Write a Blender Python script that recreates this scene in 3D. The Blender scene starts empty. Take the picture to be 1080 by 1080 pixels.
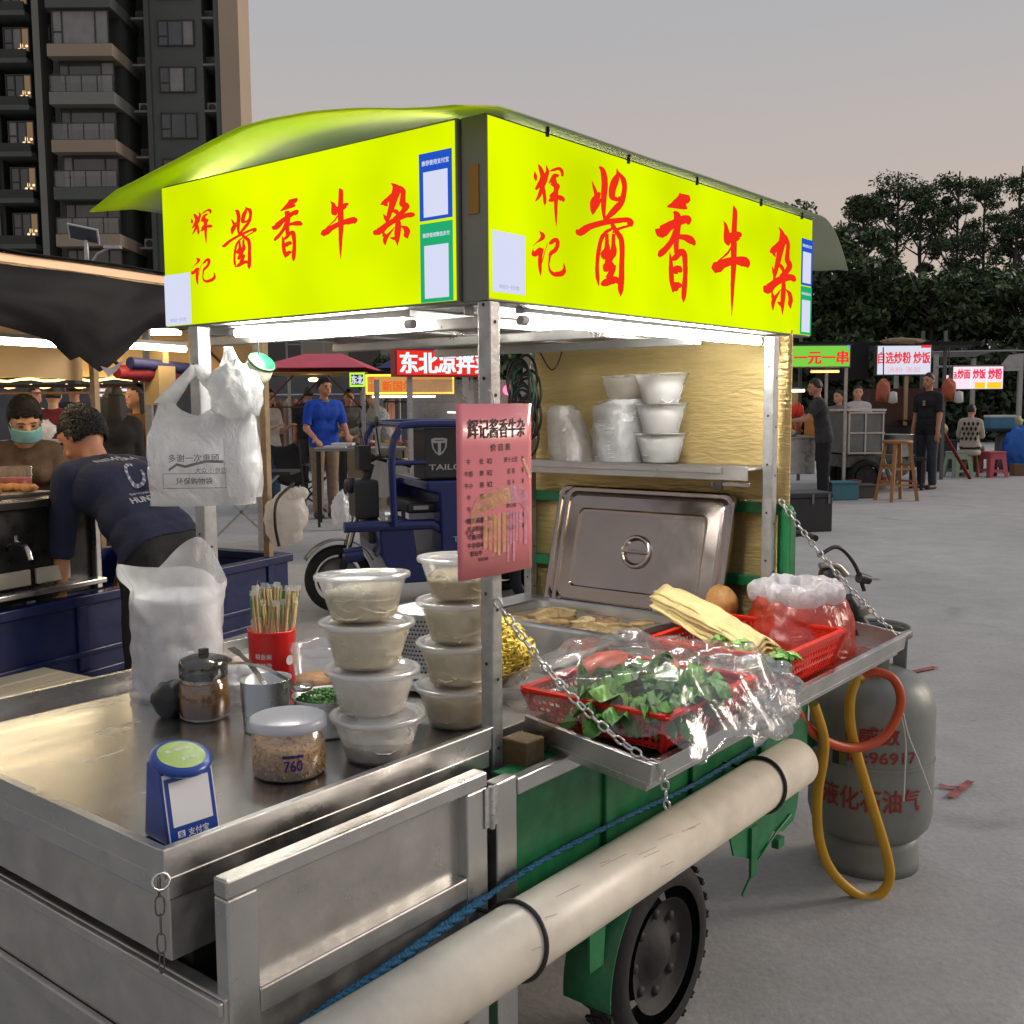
import bpy, bmesh, math, random
import numpy as np
from mathutils import Vector, Matrix, noise
random.seed(7)
R = math.radians
S = bpy.context.scene
COL = S.collection
# ---------------------------------------------------------------- camera
CAM_H = 1.35
cd = bpy.data.cameras.new('camera'); cam = bpy.data.objects.new('camera', cd); COL.objects.link(cam)
cam.location = (0, 0, CAM_H)
PITCH, ROLL, FPX = R(5.7213), R(-0.3908), 1112.14
fw = Vector((0, math.cos(PITCH), -math.sin(PITCH))); up0 = Vector((0, math.sin(PITCH), math.cos(PITCH))); rt0 = Vector((1, 0, 0))
rt = rt0*math.cos(ROLL)+up0*math.sin(ROLL); upv = -rt0*math.sin(ROLL)+up0*math.cos(ROLL)
cam.rotation_euler = Matrix((rt, upv, -fw)).transposed().to_euler()
cd.sensor_width = 36; cd.lens = 36*FPX/1080; cd.clip_start = .05; cd.clip_end = 1500
cd.dof.use_dof = False
S.camera = cam
# ---------------------------------------------------------------- dusk sky and light
w = bpy.data.worlds.new('World'); S.world = w; w.use_nodes = True
nt = w.node_tree; nt.nodes.clear()
out = nt.nodes.new('ShaderNodeOutputWorld'); bg = nt.nodes.new('ShaderNodeBackground')
sky = nt.nodes.new('ShaderNodeTexSky'); sky.sky_type = 'NISHITA'; sky.sun_disc = False
SUN_EL, SUN_AZ = R(3), R(75)
sky.sun_elevation = SUN_EL; sky.sun_rotation = SUN_AZ; sky.dust_density = 4; sky.air_density = 1.2
tc = nt.nodes.new('ShaderNodeTexCoord'); sep = nt.nodes.new('ShaderNodeSeparateXYZ')
ramp = nt.nodes.new('ShaderNodeValToRGB')
e = ramp.color_ramp.elements
e[0].position = 0.0; e[0].color = (.66, .515, .42, 1)
e[1].position = 1.0; e[1].color = (.42, .46, .56, 1)
for p_, c_ in ((.16, (.57, .48, .43, 1)), (.32, (.46, .45, .465, 1)), (.55, (.43, .445, .52, 1))):
    k_ = e.new(p_); k_.color = c_
sc_ = nt.nodes.new('ShaderNodeVectorMath'); sc_.operation = 'SCALE'; sc_.inputs['Scale'].default_value = .02
addn = nt.nodes.new('ShaderNodeVectorMath'); addn.operation = 'ADD'
nt.links.new(tc.outputs['Generated'], sep.inputs[0]); nt.links.new(sep.outputs['Z'], ramp.inputs[0])
nt.links.new(sky.outputs[0], sc_.inputs[0]); nt.links.new(ramp.outputs[0], addn.inputs[0]); nt.links.new(sc_.outputs[0], addn.inputs[1])
nt.links.new(addn.outputs[0], bg.inputs[0]); bg.inputs[1].default_value = .85
nt.links.new(bg.outputs[0], out.inputs[0])
sd = bpy.data.lights.new('sun', 'SUN'); sun = bpy.data.objects.new('sun', sd); COL.objects.link(sun)
sd.energy = 1.5; sd.angle = R(20); sd.color = (1, .86, .74)
dirv = Vector((math.sin(SUN_AZ)*math.cos(R(20)), math.cos(SUN_AZ)*math.cos(R(20)), math.sin(R(20))))
sun.rotation_euler = dirv.to_track_quat('Z', 'Y').to_euler()
S.view_settings.view_transform = 'Standard'; S.view_settings.look = 'None'; S.view_settings.exposure = .15; S.view_settings.gamma = 1
S.render.engine = 'CYCLES'
S.cycles.use_denoising = True; S.cycles.max_bounces = 10; S.cycles.transparent_max_bounces = 24
S.cycles.caustics_reflective = False; S.cycles.caustics_refractive = False; S.cycles.sample_clamp_indirect = 4

# ---------------------------------------------------------------- measuring helpers
def at(px, py, Y):
    "world point seen at photo pixel (px,py) at distance Y in front of the camera"
    d = fw + rt*((px-540)/FPX) + upv*((540-py)/FPX)
    return Vector((0, 0, CAM_H)) + d*(Y/d.y)
def gnd(px, py):
    d = fw + rt*((px-540)/FPX) + upv*((540-py)/FPX)
    t = -CAM_H/d.z
    return Vector((0, 0, CAM_H)) + d*t
CANG = math.pi/2 - 0.677063   # heading of the cart's long side
KS = .83/.9
CO = Vector((-.04152, 1.743, CAM_H*(1-KS)))
CM = Matrix.Translation(CO) @ Matrix.Rotation(CANG, 4, 'Z') @ Matrix.Scale(KS, 4)
def cw(u, v, z): return CM @ Vector((u, v, z))

# ---------------------------------------------------------------- materials
MATS = {}
def srgb(r, g, b):
    f = lambda c: c/12.92 if c <= .04045 else ((c+.055)/1.055)**2.4
    return (f(r/255), f(g/255), f(b/255))
def pm(name, col, rough=.5, metal=0., var=.12, scale=6., bump=0., bscale=40., emit=None, estr=0., rvar=0., spec=.5, coat=0., trans=0., alpha=1., aniso=None, sub=0.):
    if name in MATS: return MATS[name]
    m = bpy.data.materials.new(name); m.use_nodes = True; n = m.node_tree; L = n.links
    b = n.nodes['Principled BSDF']; o = n.nodes['Material Output']
    tcn = n.nodes.new('ShaderNodeTexCoord')
    mp = n.nodes.new('ShaderNodeMapping'); L.new(tcn.outputs['Object'], mp.inputs[0])
    if aniso: mp.inputs['Scale'].default_value = aniso
    nz = n.nodes.new('ShaderNodeTexNoise'); nz.inputs['Scale'].default_value = scale; nz.inputs['Detail'].default_value = 6; nz.inputs['Roughness'].default_value = .62
    L.new(mp.outputs[0], nz.inputs['Vector'])
    mr = n.nodes.new('ShaderNodeMapRange'); mr.inputs[1].default_value = .3; mr.inputs[2].default_value = .7; mr.inputs[3].default_value = 1-var; mr.inputs[4].default_value = 1+var
    L.new(nz.outputs['Fac'], mr.inputs[0])
    vm = n.nodes.new('ShaderNodeVectorMath'); vm.operation = 'SCALE'; vm.inputs[0].default_value = col[:3]
    L.new(mr.outputs[0], vm.inputs['Scale']); L.new(vm.outputs[0], b.inputs['Base Color'])
    b.inputs['Roughness'].default_value = rough; b.inputs['Metallic'].default_value = metal
    b.inputs['Specular IOR Level'].default_value = spec; b.inputs['Coat Weight'].default_value = coat
    b.inputs['Transmission Weight'].default_value = trans; b.inputs['Alpha'].default_value = alpha
    if sub: b.inputs['Subsurface Weight'].default_value = sub; b.inputs['Subsurface Radius'].default_value = (.02, .012, .008)
    if rvar:
        r2 = n.nodes.new('ShaderNodeMapRange'); r2.inputs[1].default_value = .3; r2.inputs[2].default_value = .7; r2.inputs[3].default_value = max(.02, rough-rvar); r2.inputs[4].default_value = rough+rvar
        nz3 = n.nodes.new('ShaderNodeTexNoise'); nz3.inputs['Scale'].default_value = scale*2.3; nz3.inputs['Detail'].default_value = 8
        L.new(mp.outputs[0], nz3.inputs['Vector']); L.new(nz3.outputs['Fac'], r2.inputs[0]); L.new(r2.outputs[0], b.inputs['Roughness'])
    if bump:
        nb = n.nodes.new('ShaderNodeTexNoise'); nb.inputs['Scale'].default_value = bscale; nb.inputs['Detail'].default_value = 5
        L.new(mp.outputs[0], nb.inputs['Vector'])
        bp = n.nodes.new('ShaderNodeBump'); bp.inputs['Strength'].default_value = bump; bp.inputs['Distance'].default_value = .01
        L.new(nb.outputs['Fac'], bp.inputs['Height']); L.new(bp.outputs[0], b.inputs['Normal'])
    if emit is not None:
        b.inputs['Emission Color'].default_value = (*emit, 1); b.inputs['Emission Strength'].default_value = estr
    MATS[name] = m
    return m
def film(name, col, clear=.6, rough=.25, bump=.4, bscale=30., gloss=.12, transl=.5, var=.0):
    "thin plastic: part clear, part milky, with a sheen"
    if name in MATS: return MATS[name]
    m = bpy.data.materials.new(name); m.use_nodes = True; n = m.node_tree; L = n.links; n.nodes.clear()
    o = n.nodes.new('ShaderNodeOutputMaterial')
    tr = n.nodes.new('ShaderNodeBsdfTransparent'); df = n.nodes.new('ShaderNodeBsdfDiffuse'); tl = n.nodes.new('ShaderNodeBsdfTranslucent'); gl = n.nodes.new('ShaderNodeBsdfGlossy')
    df.inputs[0].default_value = (*col, 1); tl.inputs[0].default_value = (*col, 1); gl.inputs['Roughness'].default_value = rough
    gl.inputs[0].default_value = (1, 1, 1, 1)
    tcn = n.nodes.new('ShaderNodeTexCoord'); nb = n.nodes.new('ShaderNodeTexNoise'); nb.inputs['Scale'].default_value = bscale; nb.inputs['Detail'].default_value = 4; nb.inputs['Distortion'].default_value = .8
    L.new(tcn.outputs['Object'], nb.inputs['Vector'])
    bp = n.nodes.new('ShaderNodeBump'); bp.inputs['Strength'].default_value = bump; bp.inputs['Distance'].default_value = .01
    L.new(nb.outputs['Fac'], bp.inputs['Height'])
    for x in (df, tl, gl): L.new(bp.outputs[0], x.inputs['Normal'])
    m1 = n.nodes.new('ShaderNodeMixShader'); m1.inputs[0].default_value = transl; L.new(df.outputs[0], m1.inputs[1]); L.new(tl.outputs[0], m1.inputs[2])
    m2 = n.nodes.new('ShaderNodeMixShader'); m2.inputs[0].default_value = clear; L.new(m1.outputs[0], m2.inputs[1]); L.new(tr.outputs[0], m2.inputs[2])
    if var:
        n2 = n.nodes.new('ShaderNodeTexNoise'); n2.inputs['Scale'].default_value = bscale*.5; n2.inputs['Detail'].default_value = 5
        L.new(tcn.outputs['Object'], n2.inputs['Vector'])
        mr = n.nodes.new('ShaderNodeMapRange'); mr.inputs[1].default_value = .35; mr.inputs[2].default_value = .65; mr.inputs[3].default_value = clear-var; mr.inputs[4].default_value = min(1, clear+var)
        L.new(n2.outputs['Fac'], mr.inputs[0]); L.new(mr.outputs[0], m2.inputs[0])
    lw = n.nodes.new('ShaderNodeLayerWeight'); lw.inputs[0].default_value = .25; L.new(bp.outputs[0], lw.inputs['Normal'])
    mm = n.nodes.new('ShaderNodeMath'); mm.operation = 'MULTIPLY_ADD'; mm.inputs[1].default_value = gloss*2; mm.inputs[2].default_value = gloss*.4; L.new(lw.outputs['Fresnel'], mm.inputs[0])
    m3 = n.nodes.new('ShaderNodeMixShader'); L.new(mm.outputs[0], m3.inputs[0]); L.new(m2.outputs[0], m3.inputs[1]); L.new(gl.outputs[0], m3.inputs[2])
    L.new(m3.outputs[0], o.inputs[0])
    MATS[name] = m
    return m
def em(name, col, strength=1., var=0.):
    if name in MATS: return MATS[name]
    m = bpy.data.materials.new(name); m.use_nodes = True; n = m.node_tree; n.nodes.clear(); L = n.links
    o = n.nodes.new('ShaderNodeOutputMaterial'); x = n.nodes.new('ShaderNodeEmission'); x.inputs[0].default_value = (*col, 1); x.inputs[1].default_value = strength
    if var:
        tcn = n.nodes.new('ShaderNodeTexCoord'); nz = n.nodes.new('ShaderNodeTexNoise'); nz.inputs['Scale'].default_value = 2.6; nz.inputs['Detail'].default_value = 2
        L.new(tcn.outputs['Object'], nz.inputs['Vector'])
        mr = n.nodes.new('ShaderNodeMapRange'); mr.inputs[1].default_value = .3; mr.inputs[2].default_value = .7; mr.inputs[3].default_value = strength*(1-var); mr.inputs[4].default_value = strength*(1+var)
        L.new(nz.outputs['Fac'], mr.inputs[0]); L.new(mr.outputs[0], x.inputs[1])
    L.new(x.outputs[0], o.inputs[0]); MATS[name] = m
    return m

STEEL = pm('brushed_steel', (.57, .565, .545), .34, 1., .10, 5, .05, 60, rvar=.12, aniso=(1, 1, 1))
STEEL_TOP = pm('table_steel', (.62, .62, .60), .24, 1., .10, 3.5, .0, 9, rvar=.05, aniso=(.5, 2.2, 1))
STEEL_DULL = pm('dull_steel', (.49, .48, .45), .40, .9, .14, 7, .08, 50, rvar=.14)
GALV = pm('galvanised_post', (.42, .43, .42), .46, .85, .2, 22, .08, 80, rvar=.12)
CHROME = pm('polished_steel', (.50, .46, .42), .20, 1., .05, 4, .03, 10, rvar=.05)
CHAINM = pm('chain_steel', (.55, .55, .53), .3, 1., .1, 30)
GREEN = pm('green_cart_paint', srgb(30, 112, 66), .42, 0, .34, 14, .06, 40, rvar=.1)
DARKIN = pm('dark_inside', (.02, .019, .017), .7, 0, .2, 8)
BLACKP = pm('black_plastic', (.018, .018, .019), .42, 0, .2, 14, .05, 60)
RUBBER = pm('tyre_rubber', (.013, .013, .014), .8, 0, .25, 20, .15, 60)
WHITEP = pm('white_pvc', srgb(222, 214, 196), .36, 0, .13, 9, .03, 20, rvar=.08)
GREYBOX = pm('grey_profile', srgb(120, 120, 112), .45, .3, .06, 5)
CONC = None

# ---------------------------------------------------------------- mesh builder
class MB:
    def __init__(s): s.v = []; s.f = []; s.m = []; s.s = []
    def add(s, vs, fs, mi=0, smooth=False):
        o = len(s.v); s.v += [tuple(p) for p in vs]
        for q in fs: s.f.append([o+i for i in q]); s.m.append(mi); s.s.append(smooth)
        return s
    def box(s, x0, x1, y0, y1, z0, z1, mi=0, M=None):
        vs = [Vector((x, y, z)) for z in (z0, z1) for y in (y0, y1) for x in (x0, x1)]
        if M: vs = [M @ p for p in vs]
        return s.add(vs, [(0, 2, 3, 1), (4, 5, 7, 6), (0, 1, 5, 4), (2, 6, 7, 3), (0, 4, 6, 2), (1, 3, 7, 5)], mi)
    def bar(s, p, q, w, h, mi=0, upd=(0, 0, 1)):
        p, q = Vector(p), Vector(q); d = (q-p).normalized(); u_ = Vector(upd)
        if abs(d.dot(u_)) > .99: u_ = Vector((0, 1, 0))
        x = d.cross(u_).normalized(); z = x.cross(d)
        vs = [a+x*sx*w/2+z*sz*h/2 for a in (p, q) for sz in (-1, 1) for sx in (-1, 1)]
        return s.add(vs, [(0, 1, 3, 2), (4, 6, 7, 5), (0, 4, 5, 1), (2, 3, 7, 6), (0, 2, 6, 4), (1, 5, 7, 3)], mi)
    def tube(s, pts, r, n=8, mi=0, closed=False, caps=True, smooth=True):
        pts = [Vector(p) for p in pts]; N = len(pts)
        rs = r if hasattr(r, '__len__') else [r]*N
        rings = []; prev = None
        for i, p in enumerate(pts):
            if closed: d = pts[(i+1) % N]-pts[i-1]
            else: d = pts[min(i+1, N-1)]-pts[max(i-1, 0)]
            if d.length < 1e-9: d = Vector((0, 0, 1))
            d.normalize()
            if prev is None:
                a = Vector((0, 0, 1)) if abs(d.z) < .9 else Vector((1, 0, 0)); x = d.cross(a).normalized()
            else:
                x = prev-d*prev.dot(d)
                x = x.normalized() if x.length > 1e-6 else d.orthogonal().normalized()
            prev = x; y = d.cross(x)
            rings.append([p+(x*math.cos(2*math.pi*k/n)+y*math.sin(2*math.pi*k/n))*rs[i] for k in range(n)])
        vs = [q for g in rings for q in g]; fs = []
        for i in range(N if closed else N-1):
            a, b = i*n, ((i+1) % N)*n
            for k in range(n): fs.append((a+k, a+(k+1) % n, b+(k+1) % n, b+k))
        s.add(vs, fs, mi, smooth)
        if caps and not closed:
            s.add(rings[0], [tuple(range(n))[::-1]], mi); s.add(rings[-1], [tuple(range(n))], mi)
        return s
    def lathe(s, prof, n=32, c=(0, 0, 0), mi=0, smooth=True, fn=None, M=None):
        vs = []; fs = []
        for r, z in prof:
            for k in range(n):
                a = 2*math.pi*k/n; p = Vector((r*math.cos(a), r*math.sin(a), z))
                if fn: p = fn(p, a)
                if M: p = M @ p
                vs.append(p+Vector(c))
        for i in range(len(prof)-1):
            for k in range(n): fs.append((i*n+k, i*n+(k+1) % n, (i+1)*n+(k+1) % n, (i+1)*n+k))
        return s.add(vs, fs, mi, smooth)
    def disc(s, c, r, n=24, mi=0, nrm=(0, 0, 1)):
        q = Vector(nrm).to_track_quat('Z', 'Y')
        return s.add([Vector(c)+q @ Vector((r*math.cos(2*math.pi*k/n), r*math.sin(2*math.pi*k/n), 0)) for k in range(n)], [tuple(range(n))], mi)
    def grid(s, fn, nu, nv, mi=0, smooth=True):
        vs = [fn(i/nu, j/nv) for i in range(nu+1) for j in range(nv+1)]
        fs = [(i*(nv+1)+j, (i+1)*(nv+1)+j, (i+1)*(nv+1)+j+1, i*(nv+1)+j+1) for i in range(nu) for j in range(nv)]
        return s.add(vs, fs, mi, smooth)
    def prism(s, poly, fn, t0, t1, mi=0):
        "poly of 2-D points, fn(a,b,t)->3-D"
        n = len(poly); vs = [fn(a, b, t0) for a, b in poly]+[fn(a, b, t1) for a, b in poly]
        return s.add(vs, [tuple(range(n))[::-1], tuple(range(n, 2*n))]+[(i, (i+1) % n, n+(i+1) % n, n+i) for i in range(n)], mi)
    def ball(s, c, r, n=16, mi=0, M=None, fn=None):
        rx, ry, rz = r if hasattr(r, '__len__') else (r, r, r)
        vs = []; fs = []; h = n//2
        for i in range(h+1):
            t = math.pi*i/h
            for k in range(n):
                a = 2*math.pi*k/n; p = Vector((rx*math.sin(t)*math.cos(a), ry*math.sin(t)*math.sin(a), rz*math.cos(t)))
                if fn: p = fn(p)
                if M: p = M @ p
                vs.append(p+Vector(c))
        for i in range(h):
            for k in range(n): fs.append((i*n+k, (i+1)*n+k, (i+1)*n+(k+1) % n, i*n+(k+1) % n))
        return s.add(vs, fs, mi, True)
    def capsule(s, p, q, r1, r2, n=12, mi=0):
        p, q = Vector(p), Vector(q); d = (q-p); Ln = d.length; d = d/Ln if Ln > 1e-6 else Vector((0, 0, 1))
        pts = []; rr = []
        for k in range(5):
            t = math.pi/2*(k/4); pts.append(p-d*r1*math.cos(t)); rr.append(max(r1*math.sin(t), .0005))
        for k in range(5):
            t = math.pi/2*(k/4); pts.append(q+d*r2*math.sin(t)); rr.append(max(r2*math.cos(t), .0005))
        return s.tube(pts, rr, n, mi)
    def build(s, name, mats, parent=None, bevel=0., seg=2, solid=0., subsurf=0):
        me = bpy.data.meshes.new(name); me.from_pydata(s.v, [], s.f)
        mats = mats if isinstance(mats, (list, tuple)) else [mats]
        for m in mats: me.materials.append(m)
        me.polygons.foreach_set('material_index', s.m); me.polygons.foreach_set('use_smooth', s.s); me.update()
        o = bpy.data.objects.new(name, me); COL.objects.link(o)
        if parent is not None: o.parent = parent
        if subsurf:
            md = o.modifiers.new('s', 'SUBSURF'); md.levels = md.render_levels = subsurf
        if solid:
            md = o.modifiers.new('t', 'SOLIDIFY'); md.thickness = solid; md.offset = 0
        if bevel:
            md = o.modifiers.new('b', 'BEVEL'); md.width = bevel; md.segments = seg; md.limit_method = 'ANGLE'; md.angle_limit = R(40)
        return o
def tag(o, label, cat, group=None, kind=None):
    o['label'] = label; o['category'] = cat
    if group: o['group'] = group
    if kind: o['kind'] = kind
    return o
def thing(name, label, cat, loc=(0, 0, 0), rz=0., group=None, scale=None):
    o = bpy.data.objects.new(name, None); COL.objects.link(o); o.empty_display_size = .05
    o.location = loc; o.rotation_euler = (0, 0, rz)
    if scale: o.scale = (scale,)*3
    return tag(o, label, cat, group)
def cthing(name, label, cat, u, v, z, rz=0., group=None):
    return thing(name, label, cat, cw(u, v, z), CANG+rz, group, KS)
def struct(o):
    o['kind'] = 'structure'; return o
def copy_tree(o, parent=None):
    c = o.copy(); COL.objects.link(c)
    if parent is not None: c.parent = parent
    for ch in list(o.children): copy_tree(ch, c)
    return c
def text_geo(body, w=None, h=None, bold=.0, spacing=1.0):
    c = bpy.data.curves.new('lettering', 'FONT'); c.body = body; c.size = 1; c.offset = bold; c.space_character = spacing; c.resolution_u = 4
    o = bpy.data.objects.new('lettering', c); COL.objects.link(o)
    dg = bpy.context.evaluated_depsgraph_get(); me = bpy.data.meshes.new_from_object(o.evaluated_get(dg))
    vs = [(v.co.x, v.co.y) for v in me.vertices]; fs = [tuple(p.vertices) for p in me.polygons]
    bpy.data.objects.remove(o); bpy.data.curves.remove(c); bpy.data.meshes.remove(me)
    if not vs: return [], []
    x0 = min(a for a, b in vs); x1 = max(a for a, b in vs); y0 = min(b for a, b in vs); y1 = max(b for a, b in vs)
    sx = w/(x1-x0) if w else h/(y1-y0); sy = h/(y1-y0) if h else sx
    return [((a-(x0+x1)/2)*sx, (b-(y0+y1)/2)*sy) for a, b in vs], fs
def put_text(mb, body, fn, w=None, h=None, bold=0., mi=0, spacing=1.):
    vs, fs = text_geo(body, w, h, 0., spacing)
    if not vs: return mb
    hh = max(b for a, b in vs)-min(b for a, b in vs); d = bold*hh*.9
    o, ex, ey = Vector(fn(0, 0)), Vector(fn(1e-3, 0)), Vector(fn(0, 1e-3)); nr = (ex-o).cross(ey-o); nr = nr.normalized() if nr.length > 0 else Vector((0, 0, 0))
    sh = [(0, 0)] if d == 0 else [(-d, -d*.6), (d, -d*.6), (-d, d*.6), (d, d*.6), (0, 0)]
    for i, (dx, dy) in enumerate(sh):
        l = nr*(hh*.0035*i); mb.add([Vector(fn(a+dx, b+dy))+l for a, b in vs], fs, mi)
    return mb
def nz3(p, s=1., seed=0.): return noise.noise(Vector(p)*s+Vector((seed, seed*1.7, -seed)))
def crom(pts, n=6):
    P = [Vector(p) for p in pts]; Q = [P[0]*2-P[1]]+P+[P[-1]*2-P[-2]]; o = []
    for i in range(len(P)-1):
        a, b, c, d = Q[i:i+4]
        for k in range(n):
            t = k/n; o.append(.5*((2*b)+(c-a)*t+(2*a-5*b+4*c-d)*t*t+(3*b-a-3*c+d)*t**3))
    return o+[P[-1]]
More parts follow.
